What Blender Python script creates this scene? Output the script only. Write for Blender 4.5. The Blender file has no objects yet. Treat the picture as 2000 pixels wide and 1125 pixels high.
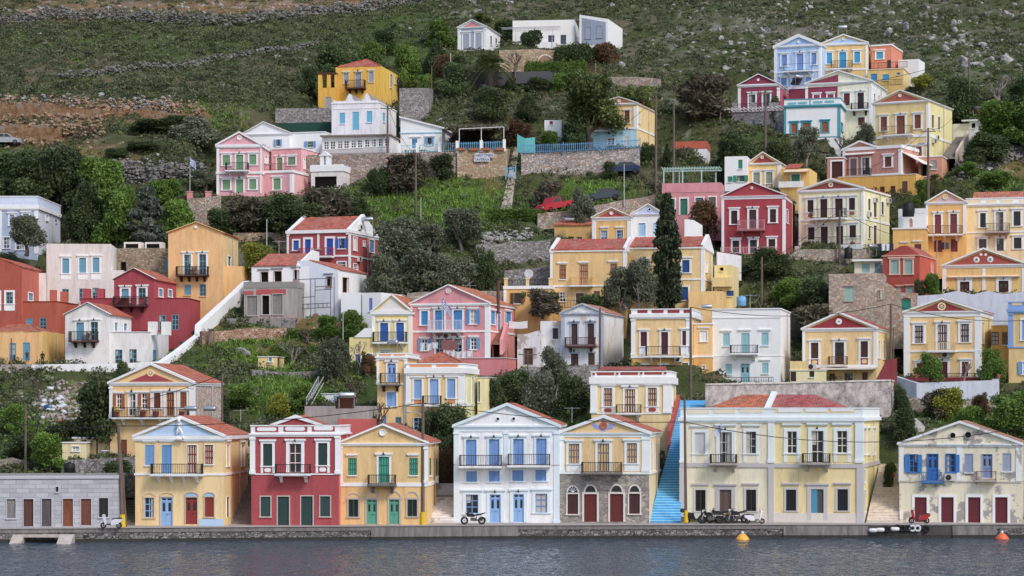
import bpy,bmesh,math,random
import numpy as np
from mathutils import Vector,Matrix
# --- camera, sky, sun
SC=bpy.context.scene
COL=SC.collection
F,HC,YH=4500.0,10.3,800.0
cd=bpy.data.cameras.new('camera')
cam=bpy.data.objects.new('camera',cd);COL.objects.link(cam)
cam.location=(0,0,HC);cam.rotation_euler=(math.pi/2,0,0)
cd.sensor_width=36;cd.lens=F/2000*36;cd.shift_y=(YH-562.5)/2000
cd.clip_start=1;cd.clip_end=3000
SC.camera=cam
wd=bpy.data.worlds.new('World');SC.world=wd;wd.use_nodes=True
wn=wd.node_tree.nodes;wl=wd.node_tree.links
sky=wn.new('ShaderNodeTexSky');sky.sky_type='NISHITA';sky.sun_disc=False
SUN_EL,SUN_AZ=math.radians(44),math.radians(142)
sky.sun_elevation=SUN_EL;sky.sun_rotation=SUN_AZ
sky.air_density=1.0;sky.dust_density=1.5;sky.ozone_density=1.0
bg=wn['Background'];wl.new(sky.outputs[0],bg.inputs[0]);bg.inputs[1].default_value=0.15
sd=bpy.data.lights.new('sun','SUN');sd.energy=1.6;sd.angle=math.radians(11);sd.color=(1.0,0.94,0.87)
sun=bpy.data.objects.new('sun',sd);COL.objects.link(sun)
sun.rotation_euler=Vector((-math.sin(SUN_AZ)*math.cos(SUN_EL),-math.cos(SUN_AZ)*math.cos(SUN_EL),-math.sin(SUN_EL))).to_track_quat('-Z','Y').to_euler()
sun.location=(60,-60,120)
SC.view_settings.view_transform='Standard';SC.view_settings.look='None'
SC.view_settings.exposure=0.24;SC.view_settings.gamma=1.0
RNG=np.random.default_rng(7);random.seed(7)
# --- photo <-> world
PROFILE=[(1034,180),(1024,188),(985,193),(930,198),(850,207),(750,225),(600,245),(500,257),(380,275),(300,285),(200,305),(150,315),(0,360),(-100,405),(-180,480)]
_pp=np.array([p[0]for p in PROFILE][::-1],float);_py=np.array([p[1]for p in PROFILE][::-1],float)
def YD(py):return float(np.interp(py,_pp,_py))
_yy=_py[::-1];_zz=HC+(YH-_pp[::-1])*_yy/F
def ZP(Y):return np.interp(Y,_yy,_zz)
def W3(px,py,Y):return Vector(((px-1000)*Y/F,Y,HC+(YH-py)*Y/F))
def ZOOMS(**k):return k
ZOOM=dict(SRC=(0,0,1),Z1=(0,780,3.75),Z2=(470,780,3.75),Z3=(860,780,3.75),Z4=(1300,740,3.515),Z5=(1640,760,3.517),A1=(0,560,3.75),A2=(0,370,3.75),A3=(430,400,3.75),A4=(680,540,3.515),A5=(960,390,3.75),A6=(1000,570,3.88),A7=(1340,540,4.326),A8=(1640,480,3.75),B1=(1260,270,4.3275),B2=(1600,340,4.3275),B3=(1400,40,3.88),B4=(1600,120,4.0175),B5=(400,160,4.0),B6=(850,160,4.255),B7=(840,10,4.545),B8=(560,90,5.356))
def P(zoom,x,y):
 z=ZOOM[zoom];return z[0]+x/z[2],z[1]+y/z[2]
 # --- noise (numpy)
def _hash(ix,iy,seed):
 h=(ix.astype(np.int64)*374761393+iy.astype(np.int64)*668265263+seed*982451653)&0x7fffffff
 h=((h^(h>>13))*1274126177)&0x7fffffff
 return((h^(h>>16))&0xffff)/65535.0
def vnoise(x,y,seed=0):
 x=np.asarray(x,float);y=np.asarray(y,float)
 ix=np.floor(x);iy=np.floor(y);fx=x-ix;fy=y-iy
 fx=fx*fx*(3-2*fx);fy=fy*fy*(3-2*fy)
 a=_hash(ix,iy,seed);b=_hash(ix+1,iy,seed);c=_hash(ix,iy+1,seed);d=_hash(ix+1,iy+1,seed)
 return(a*(1-fx)+b*fx)*(1-fy)+(c*(1-fx)+d*fx)*fy
def fbm(x,y,seed=0,o=4):
 s=0;a=.5
 for i in range(o):s=s+a*vnoise(x*2**i,y*2**i,seed+i*17);a*=.5
 return s
 # --- materials
SAT=.88
def hexlin(h,k=1.0):
 o=[]
 for i in(0,2,4):
  c=int(h[i:i+2],16)/255
  o.append((c/12.92 if c<=.04045 else((c+.055)/1.055)**2.4)*k)
 o=[o[0]*1.02,o[1]*.985,o[2]*1.03];g=.3*o[0]+.6*o[1]+.1*o[2]
 return tuple(max(.004,min(.86,g+(x-g)*SAT))for x in o)
_M={}
def _new(name):
 m=bpy.data.materials.new(name);m.use_nodes=True
 n=m.node_tree.nodes;return m,n,m.node_tree.links,n['Principled BSDF']
def _coord(n,l):
 tc=n.new('ShaderNodeTexCoord');oi=n.new('ShaderNodeObjectInfo')
 mu=n.new('ShaderNodeVectorMath');mu.operation='SCALE';mu.inputs[0].default_value=(37,53,11)
 l.new(oi.outputs['Random'],mu.inputs['Scale'])
 ad=n.new('ShaderNodeVectorMath');ad.operation='ADD'
 l.new(tc.outputs['Object'],ad.inputs[0]);l.new(mu.outputs[0],ad.inputs[1])
 return ad.outputs[0]
def _scaled(n,l,v,s):
 mp=n.new('ShaderNodeMapping');mp.inputs['Scale'].default_value=s;l.new(v,mp.inputs['Vector']);return mp.outputs[0]
def _noise(n,l,v,scale,detail=4,rough=.6):
 t=n.new('ShaderNodeTexNoise');t.inputs['Scale'].default_value=scale;t.inputs['Detail'].default_value=detail;t.inputs['Roughness'].default_value=rough
 l.new(v,t.inputs['Vector']);return t.outputs['Fac']
def _ramp(n,l,v,stops):
 r=n.new('ShaderNodeValToRGB');e=r.color_ramp.elements
 while len(e)<len(stops):e.new(.5)
 for i,(p,c)in enumerate(stops):
  e[i].position=p;e[i].color=(*c,1)if len(c)==3 else c
 l.new(v,r.inputs[0]);return r.outputs[0]
def _mix(n,l,fac,a,b,mode='MIX'):
 m=n.new('ShaderNodeMix');m.data_type='RGBA';m.blend_type=mode
 for s,x in((m.inputs[0],fac),(m.inputs[6],a),(m.inputs[7],b)):
  if hasattr(x,'links')or isinstance(x,bpy.types.NodeSocket):l.new(x,s)
  else:s.default_value=x if not isinstance(x,tuple)else((*x,1)if len(x)==3 else x)
 return m.outputs[2]
def _bump(n,l,h,strength,dist,bs):
 b=n.new('ShaderNodeBump');b.inputs['Strength'].default_value=strength;b.inputs['Distance'].default_value=dist
 l.new(h,b.inputs['Height']);l.new(b.outputs[0],bs.inputs['Normal'])
ALB=1.14
def plaster(h,wear=.8):
 k=('pl',h,wear)
 if k in _M:return _M[k]
 m,n,l,b=_new('plaster_'+h);c=hexlin(h,ALB);v=_coord(n,l)
 big=_noise(n,l,v,.45,5,.65)
 streak=_noise(n,l,_scaled(n,l,v,(1.7,1.7,.30)),1.0,7,.78);spot=_noise(n,l,v,1.1,8,.72)
 fine=_noise(n,l,v,9,3)
 dark=tuple(x*(.76-.16*wear)+.01 for x in c);pale=tuple(min(.9,x*1.06+.012)for x in c)
 c1=_mix(n,l,_ramp(n,l,big,[(.30,(0,0,0)),(.72,(1,1,1))]),c,pale)
 c2=_mix(n,l,_ramp(n,l,streak,[(.46,(0,0,0)),(.72,(wear,)*3)]),c1,dark)
 c2=_mix(n,l,_ramp(n,l,spot,[(.60,(0,0,0)),(.70,(.75*wear,)*3)]),c2,tuple(x*.62+.02 for x in c))
 c3=_mix(n,l,.14,c2,fine,'OVERLAY')
 l.new(c3,b.inputs['Base Color']);b.inputs['Roughness'].default_value=.92;b.inputs['Specular IOR Level'].default_value=.2
 _bump(n,l,fine,.25,.02,b)
 _M[k]=m;return m
def peeling(h,h2,amount=.5):
 """old plaster fallen off in patches, showing the render or stone below"""
 k=('pe',h,h2,amount)
 if k in _M:return _M[k]
 m,n,l,b=_new('peeling_plaster_'+h);v=_coord(n,l);c=hexlin(h,ALB);c2=hexlin(h2,ALB)
 p=_noise(n,l,v,.75,7,.62);st=_noise(n,l,_scaled(n,l,v,(1.8,1.8,.25)),1.2,6,.7)
 f=_ramp(n,l,p,[(.60-.12*amount,(0,0,0)),(.635-.12*amount,(1,1,1))])
 a=_mix(n,l,_ramp(n,l,st,[(.42,(0,0,0)),(.75,(.6,)*3)]),c,tuple(x*.66 for x in c))
 q=_mix(n,l,_noise(n,l,v,3,4),tuple(x*.8 for x in c2),tuple(x*1.15 for x in c2))
 l.new(_mix(n,l,f,a,q),b.inputs['Base Color']);b.inputs['Roughness'].default_value=.95
 _bump(n,l,f,-.4,.03,b)
 _M[k]=m;return m
def paint(h,rough=.55,wear=.35):
 k=('pa',h,rough,wear)
 if k in _M:return _M[k]
 m,n,l,b=_new('paint_'+h);c=hexlin(h,ALB);v=_coord(n,l)
 s=_noise(n,l,_scaled(n,l,v,(5,5,.8)),1.6,5,.7)
 l.new(_mix(n,l,_ramp(n,l,s,[(.35,(0,0,0)),(.75,(wear,)*3)]),c,tuple(x*.72+.012 for x in c)),b.inputs['Base Color'])
 b.inputs['Roughness'].default_value=rough;b.inputs['Specular IOR Level'].default_value=.35
 _M[k]=m;return m
def stone(kind='rubble',a='8c8478',bcol='a89c88',mortar='6a645c',scale=3.0,orange=.0):
 k=('st',kind,a,bcol,mortar,scale,orange)
 if k in _M:return _M[k]
 m,n,l,b=_new('masonry_'+kind);v=_coord(n,l)
 wob=n.new('ShaderNodeVectorMath');wob.operation='ADD'
 nz=n.new('ShaderNodeTexNoise');nz.inputs['Scale'].default_value=1.5;l.new(v,nz.inputs['Vector'])
 sc=n.new('ShaderNodeVectorMath');sc.operation='SCALE';sc.inputs['Scale'].default_value=.25;l.new(nz.outputs['Color'],sc.inputs[0])
 l.new(v,wob.inputs[0]);l.new(sc.outputs[0],wob.inputs[1])
 v2=_scaled(n,l,wob.outputs[0],(1,1,1.45))
 vo=n.new('ShaderNodeTexVoronoi');vo.inputs['Scale'].default_value=scale;l.new(v2,vo.inputs['Vector'])
 ve=n.new('ShaderNodeTexVoronoi');ve.feature='DISTANCE_TO_EDGE';ve.inputs['Scale'].default_value=scale;l.new(v2,ve.inputs['Vector'])
 sp=n.new('ShaderNodeSeparateColor');l.new(vo.outputs['Color'],sp.inputs[0])
 ca,cb=hexlin(a,ALB),hexlin(bcol,ALB)
 col=_mix(n,l,sp.outputs[0],tuple(x*.75 for x in ca),tuple(min(.85,x*1.2)for x in cb))
 if orange>0:
  col=_mix(n,l,_ramp(n,l,sp.outputs[1],[(1-orange,(0,0,0)),(1-orange+.02,(.8,)*3)]),col,hexlin('b0815a',ALB))
 col=_mix(n,l,.25,col,_noise(n,l,v,5,5),'OVERLAY')
 col=_mix(n,l,_ramp(n,l,_noise(n,l,v,.35,4),[(.45,(0,0,0)),(.75,(.45,)*3)]),col,tuple(x*.55 for x in ca))
 e=_ramp(n,l,ve.outputs['Distance'],[(.02,(0,0,0)),(.09,(1,1,1))])
 l.new(_mix(n,l,e,hexlin(mortar,ALB),col),b.inputs['Base Color']);b.inputs['Roughness'].default_value=.95
 _bump(n,l,e,.6,.06,b)
 _M[k]=m;return m
def ashlar(a='a9abae',joint='86878a',bw=1.0,rh=.34):
 k=('as',a,joint,bw,rh)
 if k in _M:return _M[k]
 m,n,l,b=_new('ashlar_masonry');v=_coord(n,l);tc=n.new('ShaderNodeTexCoord')
 cx=n.new('ShaderNodeSeparateXYZ');l.new(tc.outputs['Object'],cx.inputs[0])
 ad=n.new('ShaderNodeMath');l.new(cx.outputs[0],ad.inputs[0]);l.new(cx.outputs[1],ad.inputs[1])
 cc=n.new('ShaderNodeCombineXYZ');l.new(ad.outputs[0],cc.inputs[0]);l.new(cx.outputs[2],cc.inputs[1])
 br=n.new('ShaderNodeTexBrick');l.new(cc.outputs[0],br.inputs['Vector'])
 c=hexlin(a,ALB)
 br.inputs['Color1'].default_value=(*[x*.84 for x in c],1);br.inputs['Color2'].default_value=(*[min(.85,x*1.1)for x in c],1)
 br.inputs['Mortar'].default_value=(*hexlin(joint,ALB),1)
 br.inputs['Scale'].default_value=1;br.inputs['Brick Width'].default_value=bw;br.inputs['Row Height'].default_value=rh;br.inputs['Mortar Size'].default_value=.018
 col=_mix(n,l,.22,br.outputs['Color'],_noise(n,l,v,1.4,6,.7),'OVERLAY')
 l.new(col,b.inputs['Base Color']);b.inputs['Roughness'].default_value=.9
 _bump(n,l,br.outputs['Fac'],-.4,.02,b)
 _M[k]=m;return m
def concrete(h='a29d94',dark='5b5650',amount=.6,ss=(2.5,2.5,.35)):
 k=('co',h,dark,amount,ss)
 if k in _M:return _M[k]
 m,n,l,b=_new('concrete_'+h);v=_coord(n,l);c=hexlin(h,ALB)
 big=_noise(n,l,v,.6,6,.7);st=_noise(n,l,_scaled(n,l,v,ss),1.1,8,.78)
 c1=_mix(n,l,_ramp(n,l,st,[(.42,(0,0,0)),(.66,(amount,)*3)]),c,hexlin(dark,ALB))
 l.new(_mix(n,l,.3,c1,big,'OVERLAY'),b.inputs['Base Color']);b.inputs['Roughness'].default_value=.93
 _bump(n,l,big,.3,.03,b)
 _M[k]=m;return m
def tiles(h='c0623c',ax=0):
 """terracotta tiles; ax = axis of the run along the eave (0 x, 1 y)"""
 k=('ti',h,ax)
 if k in _M:return _M[k]
 m,n,l,b=_new('roof_tiles_'+h);v=_coord(n,l);tc=n.new('ShaderNodeTexCoord')
 s=n.new('ShaderNodeSeparateXYZ');l.new(tc.outputs['Object'],s.inputs[0])
 def wave(sock,freq):
  mu=n.new('ShaderNodeMath');mu.operation='MULTIPLY';mu.inputs[1].default_value=freq;l.new(sock,mu.inputs[0])
  si=n.new('ShaderNodeMath');si.operation='SINE';l.new(mu.outputs[0],si.inputs[0])
  ab=n.new('ShaderNodeMath');ab.operation='MULTIPLY_ADD';ab.inputs[1].default_value=.5;ab.inputs[2].default_value=.5;l.new(si.outputs[0],ab.inputs[0]);return ab.outputs[0]
 w1=wave(s.outputs[ax],2*math.pi/.24);w2=wave(s.outputs[1-ax],2*math.pi/.36)
 vo=n.new('ShaderNodeTexVoronoi');vo.inputs['Scale'].default_value=3.2;l.new(v,vo.inputs['Vector'])
 sp=n.new('ShaderNodeSeparateColor');l.new(vo.outputs['Color'],sp.inputs[0])
 c=tuple(x*.86 for x in hexlin(h,ALB))
 col=_mix(n,l,sp.outputs[0],tuple(x*.60 for x in c),tuple(min(.85,x*1.35+.02)for x in c))
 col=_mix(n,l,_ramp(n,l,w2,[(.0,(.75,)*3),(.22,(0,0,0))]),col,tuple(x*.45 for x in c))
 col=_mix(n,l,_ramp(n,l,_noise(n,l,v,.8,5),[(.46,(0,0,0)),(.72,(.65,)*3)]),col,hexlin('8d7c68',ALB))
 l.new(col,b.inputs['Base Color']);b.inputs['Roughness'].default_value=.85
 mx=n.new('ShaderNodeMath');l.new(w1,mx.inputs[0]);l.new(w2,mx.inputs[1]);_bump(n,l,mx.outputs[0],.5,.06,b)
 _M[k]=m;return m
def wood(h='6b4430'):
 k=('wo',h)
 if k in _M:return _M[k]
 m,n,l,b=_new('weathered_wood_'+h);v=_coord(n,l);c=hexlin(h,ALB)
 g=_noise(n,l,_scaled(n,l,v,(14,14,.7)),1,6,.7)
 l.new(_mix(n,l,_ramp(n,l,g,[(.3,(0,0,0)),(.75,(1,1,1))]),tuple(x*.5 for x in c),tuple(x*1.35+.01 for x in c)),b.inputs['Base Color'])
 b.inputs['Roughness'].default_value=.85;_M[k]=m;return m
def plain(name,rgb,rough=.6,metal=0.0,spec=.4):
 k=('p',name)
 if k in _M:return _M[k]
 m,n,l,b=_new(name);v=_coord(n,l)
 f=_noise(n,l,v,6,4)
 l.new(_mix(n,l,f,tuple(x*.85 for x in rgb),tuple(min(.9,x*1.12)for x in rgb)),b.inputs['Base Color'])
 b.inputs['Roughness'].default_value=rough;b.inputs['Metallic'].default_value=metal;b.inputs['Specular IOR Level'].default_value=spec
 _M[k]=m;return m
def GLASS():return plain('window_glass',(.022,.027,.032),.08,0,.6)
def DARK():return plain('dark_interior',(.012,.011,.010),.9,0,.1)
def IRON():return plain('black_iron',(.020,.018,.018),.5,0,.4)
def leafmat(name,dark,light,trans=.25):
 k=('lf',name)
 if k in _M:return _M[k]
 m,n,l,b=_new(name)
 at=n.new('ShaderNodeAttribute');at.attribute_name='tint'
 oi=n.new('ShaderNodeObjectInfo')
 c=_ramp(n,l,at.outputs['Fac'],[(0,dark),(1,light)])
 hs=n.new('ShaderNodeHueSaturation');l.new(c,hs.inputs['Color'])
 mr=n.new('ShaderNodeMapRange');mr.inputs[3].default_value=.8;mr.inputs[4].default_value=1.25;l.new(oi.outputs['Random'],mr.inputs[0]);l.new(mr.outputs[0],hs.inputs['Value'])
 l.new(hs.outputs[0],b.inputs['Base Color']);b.inputs['Roughness'].default_value=.65;b.inputs['Specular IOR Level'].default_value=.25
 tr=n.new('ShaderNodeBsdfTranslucent');l.new(hs.outputs[0],tr.inputs[0])
 ms=n.new('ShaderNodeMixShader');ms.inputs[0].default_value=trans
 l.new(b.outputs[0],ms.inputs[1]);l.new(tr.outputs[0],ms.inputs[2]);l.new(ms.outputs[0],n['Material Output'].inputs[0])
 _M[k]=m;return m
 # --- mesh building
class MB:
 def __init__(s):s.v=[];s.f=[];s.m=[];s.mats=[]
 def mi(s,mat):
  if mat not in s.mats:s.mats.append(mat)
  return s.mats.index(mat)
 def face(s,pts,mat):
  i=len(s.v);s.v+=[tuple(p)for p in pts];s.f.append(list(range(i,i+len(pts))));s.m.append(s.mi(mat))
 def box(s,x0,x1,y0,y1,z0,z1,mat):
  if x1<x0:x0,x1=x1,x0
  if y1<y0:y0,y1=y1,y0
  if z1<z0:z0,z1=z1,z0
  i=len(s.v)
  s.v+=[(x0,y0,z0),(x1,y0,z0),(x1,y1,z0),(x0,y1,z0),(x0,y0,z1),(x1,y0,z1),(x1,y1,z1),(x0,y1,z1)]
  k=s.mi(mat)
  for q in((3,2,1,0),(4,5,6,7),(0,1,5,4),(1,2,6,5),(2,3,7,6),(3,0,4,7)):
   s.f.append([i+j for j in q]);s.m.append(k)
 def prism(s,pts,y0,y1,mat,axis='y'):
  """polygon pts (a,b) counter-clockwise seen from -axis, extruded along axis"""
  def mk(a,b,t):return(a,t,b)if axis=='y' else((t,a,b)if axis=='x' else(a,b,t))
  n=len(pts);i=len(s.v);k=s.mi(mat)
  s.v+=[mk(a,b,y0)for a,b in pts]+[mk(a,b,y1)for a,b in pts]
  s.f.append([i+j for j in range(n)]);s.m.append(k)
  s.f.append([i+n+j for j in range(n-1,-1,-1)]);s.m.append(k)
  for j in range(n):
   q=(j+1)%n;s.f.append([i+q,i+j,i+n+j,i+n+q]);s.m.append(k)
 def tube(s,pts,r0,r1,mat,n=6,cap=True):
  pts=[Vector(p)for p in pts];i0=len(s.v);k=s.mi(mat);N=len(pts)
  for j,p in enumerate(pts):
   d=(pts[min(j+1,N-1)]-pts[max(j-1,0)]).normalized()
   a=d.cross(Vector((0,0,1)))
   if a.length<1e-3:a=Vector((1,0,0))
   a.normalize();b=d.cross(a);r=r0+(r1-r0)*j/max(1,N-1)
   for q in range(n):
    t=2*math.pi*q/n;s.v.append(tuple(p+(a*math.cos(t)+b*math.sin(t))*r))
  for j in range(N-1):
   for q in range(n):
    u=(q+1)%n;s.f.append([i0+j*n+q,i0+j*n+u,i0+(j+1)*n+u,i0+(j+1)*n+q]);s.m.append(k)
  if cap:
   s.f.append([i0+q for q in range(n)][::-1]);s.m.append(k);s.f.append([i0+(N-1)*n+q for q in range(n)]);s.m.append(k)
 def lathe(s,prof,c,mat,n=16,axis='z'):
  """prof (r, h) list revolved about an axis through c"""
  i0=len(s.v);k=s.mi(mat)
  for r,h in prof:
   for q in range(n):
    t=2*math.pi*q/n;a,b=r*math.cos(t),r*math.sin(t)
    s.v.append((c[0]+a,c[1]+b,c[2]+h)if axis=='z' else((c[0]+a,c[1]+h,c[2]+b)if axis=='y' else(c[0]+h,c[1]+a,c[2]+b)))
  for j in range(len(prof)-1):
   for q in range(n):
    u=(q+1)%n;s.f.append([i0+j*n+q,i0+j*n+u,i0+(j+1)*n+u,i0+(j+1)*n+q]);s.m.append(k)
 def ball(s,c,r,mat,n=10,h=6):
  if not hasattr(r,'__len__'):r=(r,r,r)
  i0=len(s.v);k=s.mi(mat)
  for j in range(h+1):
   t=math.pi*j/h
   for q in range(n):
    u=2*math.pi*q/n;s.v.append((c[0]+r[0]*math.sin(t)*math.cos(u),c[1]+r[1]*math.sin(t)*math.sin(u),c[2]+r[2]*math.cos(t)))
  for j in range(h):
   for q in range(n):
    u=(q+1)%n;s.f.append([i0+(j+1)*n+q,i0+(j+1)*n+u,i0+j*n+u,i0+j*n+q]);s.m.append(k)
 def build(s,name,parent=None,smooth=False):
  me=bpy.data.meshes.new(name);me.from_pydata(s.v,[],s.f)
  for m in s.mats:me.materials.append(m)
  me.polygons.foreach_set('material_index',s.m)
  if smooth:me.polygons.foreach_set('use_smooth',[True]*len(s.f))
  me.update()
  o=bpy.data.objects.new(name,me);COL.objects.link(o)
  if parent is not None:o.parent=parent
  return o
def tag(o,label=None,cat=None,group=None,kind=None):
 if label:o['label']=label
 if cat:o['category']=cat
 if group:o['group']=group
 if kind:o['kind']=kind
 return o
def empty(name,loc,rz=0,label=None,cat=None,group=None):
 o=bpy.data.objects.new(name,None);COL.objects.link(o);o.location=loc;o.rotation_euler=(0,0,rz);o.empty_display_size=.5
 return tag(o,label,cat,group)
def copy_tree(o,parent=None):
 c=o.copy();COL.objects.link(c);c.parent=parent
 for ch in o.children:copy_tree(ch,c)
 return c
def npmesh(name,V,nper,mat,tint=None,parent=None,smooth=False):
 """V (n*nper, 3) points, every nper of them one face"""
 me=bpy.data.meshes.new(name);nv=len(V);nf=nv//nper
 me.vertices.add(nv);me.vertices.foreach_set('co',np.asarray(V,np.float32).ravel())
 me.loops.add(nv);me.loops.foreach_set('vertex_index',np.arange(nv,dtype=np.int32))
 me.polygons.add(nf);me.polygons.foreach_set('loop_start',np.arange(0,nv,nper,dtype=np.int32))
 if smooth:me.polygons.foreach_set('use_smooth',np.ones(nf,bool))
 me.update(calc_edges=True)
 if tint is not None:
  a=me.attributes.new('tint','FLOAT','POINT');a.data.foreach_set('value',np.asarray(tint,np.float32))
 me.materials.append(mat)
 o=bpy.data.objects.new(name,me);COL.objects.link(o)
 if parent is not None:o.parent=parent
 return o
CAPS=[]
def cap(c,e,hw,hd,z,rise=0.0,slack=1.0):CAPS.append((c[0],c[1],e[0],e[1],hw,hd,z,rise,slack))
_MASK_FREE=[]
# --- houses
HOUSES=[]
WHITE='dfe3e8'
class House:
 """A house whose front is seen between photo columns x0..x1 (side wall back to xs), standing at the depth of its base row."""
 def __init__(s,zoom,label,x0,x1,xs,yb,yt,wall,d=9.0,trim=WHITE,lower=None,ysplit=None,side=None,front=False,Y=None,th=None,name='house',cat='house',fnd=3.0,roof='9a948c',wear=.8,usplit=None,wleft=None):
  s.zoom=zoom;s.k=ZOOM[zoom][2];s.d=d
  (X0,YB),(X1,YT)=P(zoom,x0,yb),P(zoom,x1,yt);XS=P(zoom,xs,0)[0]
  Yc=Y or(F*(HC-1.05)/(YB-YH)if front else YD(YB))
  t0,t1,ts=(X0-1000)/F,(X1-1000)/F,(XS-1000)/F
  s.C=(t1*Yc,Yc)
  a=math.atan(ts);q=(ts*s.C[1]-s.C[0])/d*math.cos(a)
  s.th=th=math.radians(th)if th is not None else a+math.asin(max(-.9,min(.9,q)))
  s.c,s.s=math.cos(th),math.sin(th)
  s.w=(s.C[0]-t0*s.C[1])/(s.c+t0*s.s)
  s.P0=(s.C[0]-s.w*s.c,s.C[1]+s.w*s.s)
  s.base=1.05 if front else HC+(YH-YB)*Yc/F
  s.x0,s.x1=x0,x1;s.fnd=fnd
  s.H=s.uv(x0,yt)[1]
  s.mw=wall if not isinstance(wall,str)else plaster(wall,wear)
  s.mlow=None if lower is None else(lower if not isinstance(lower,str)else plaster(lower,wear))
  s.zs=s.uv(x0,ysplit)[1]if ysplit is not None else None
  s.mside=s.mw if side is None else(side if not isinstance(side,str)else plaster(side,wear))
  s.us=s.uv(usplit,yt)[0]if usplit is not None else None;s.mleft=plaster(wleft,wear)if wleft else None
  s.mt=trim if not isinstance(trim,str)else plaster(trim,.3)
  s.mroof=concrete(roof)
  s.hf=[];s.hs=[];s.prof=None;s.tr=MB();s.rooft=None
  s.root=empty(name,(s.P0[0],s.P0[1],s.base),-th,label,cat)
  mid=(s.P0[0]+s.c*s.w/2+s.s*d/2,s.P0[1]-s.s*s.w/2+s.c*d/2)
  cap(mid,(s.c,-s.s),s.w/2,d/2,s.base-.05)
  HOUSES.append(s)
 def uv(s,x,y,v=0.0):
  px,py=P(s.zoom,x,y);dx=(px-1000)/F;ax,ay=s.P0[0]+v*s.s,s.P0[1]+v*s.c
  u=(dx*ay-ax)/(s.c+dx*s.s);t=ay-u*s.s
  return u,HC+t*(YH-py)/F-s.base
 def vz(s,x,y):
  px,py=P(s.zoom,x,y);dx=(px-1000)/F
  den=s.s-dx*s.c;den=den if abs(den)>.01 else.01
  v=(dx*s.C[1]-s.C[0])/den;v=max(.0,min(s.d,v));t=s.C[1]+v*s.c
  return v,HC+t*(YH-py)/F-s.base
 def m(s,px):return px/s.k*s.C[1]/F
 # --- openings
 def win(s,x0,y0,x1,y1,kind='S',col='6f93c4',c2='cdb98a',sw=0,sc=None,hood=False,sill=True,apron=None,pl='f',door=False,sn=None,hw=0):
  f=s.uv if pl=='f' else s.vz
  (a0,zt),(a1,zb)=f(x0,y0),f(x1,y1)
  if pl=='s' and a1-a0<.3:a1=min(s.d-.1,a0+.75)
  if a1<=a0+.05:return
  (s.hf if pl=='f' else s.hs).append((a0,a1,zb,zt))
  top=getattr(s,'w',0)
  def B(mb,u0,u1,d0,d1,z0,z1,mat):
   if pl=='f':mb.box(u0,u1,-d1,-d0,z0,z1,mat)
   else:mb.box(s.w+d0,s.w+d1,u0,u1,z0,z1,mat)
  mt=s.mt if sc is None else(plaster(sc,.3)if isinstance(sc,str)else sc)
  mc=paint(col)if isinstance(col,str)else col
  mb=MB();swm=s.m(sw)if sw else 0
  if swm:
   B(mb,a0-swm,a0,0,.06,zb,zt,mt);B(mb,a1,a1+swm,0,.06,zb,zt,mt);B(mb,a0-swm,a1+swm,0,.06,zt,zt+swm,mt)
  else:
   t=.06
   B(mb,a0,a0+t,-.10,-.01,zb,zt,mc);B(mb,a1-t,a1,-.10,-.01,zb,zt,mc);B(mb,a0+t,a1-t,-.10,-.01,zt-t,zt,mc)
  if hood:
   hz=zt+swm+(s.m(hw)if hw else.02);B(mb,a0-swm-.12,a1+swm+.12,0,.16,hz,hz+.13,mt);B(mb,a0-swm-.06,a1+swm+.06,0,.10,hz-.08,hz,mt)
  if sill and not door:B(mb,a0-swm-.05,a1+swm+.05,0,.11,zb-.09,zb,mt)
  if apron is not None:
   ah,acol=apron;zz=f(x0,ah)[1]
   if swm:B(mb,a0-swm,a0-.0,0,.05,zz,zb-.09,mt);B(mb,a1,a1+swm,0,.05,zz,zb-.09,mt)
   B(mb,a0,a1,0,.025,zz,zb-.09,plaster(acol,.2)if isinstance(acol,str)else acol)
   if sn:
    uu,hh=(a1-a0),(zb-.09-zz);mn=plaster(sn,.2)
    pts=[(a0+uu*.14,zz+hh*.36),(a0+uu*.26,zz+hh*.18),(a1-uu*.26,zz+hh*.18),(a1-uu*.14,zz+hh*.36),(a1-uu*.14,zz+hh*.64),(a1-uu*.26,zz+hh*.82),(a0+uu*.26,zz+hh*.82),(a0+uu*.14,zz+hh*.64)]
    if pl=='f':mb.prism(pts,-.045,-.02,mn)
  w=mb.build('door' if door else 'window',s.root)
  if door and hood and pl=='f' and kind!='P':
   q=MB();uq=(a0+a1)/2;q.tube([(uq,-.02,zt+.32),(uq,-.26,zt+.40),(uq,-.30,zt+.30)],.025,.02,IRON(),5);q.lathe([(.03,.08),(.10,-.06),(.08,-.12),(.02,-.12)],(uq,-.30,zt+.26),IRON(),8);q.build('wall_lamp',s.root)
   # --- what fills it
  um=(a0+a1)/2;hgt=zt-zb
  def bars(mb,nv,nh,t,d0,d1,mat,u0=a0,u1=a1,z0=zb,z1=zt):
   for i in range(nv+1):
    u=u0+(u1-u0)*i/nv;B(mb,max(u0,u-t/2),min(u1,u+t/2),d0,d1,z0,z1,mat)
   for i in range(nh+1):
    z=z0+(z1-z0)*i/nh;B(mb,u0,u1,d0+.003,d1-.003,max(z0,z-t/2),min(z1,z+t/2),mat)
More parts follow.
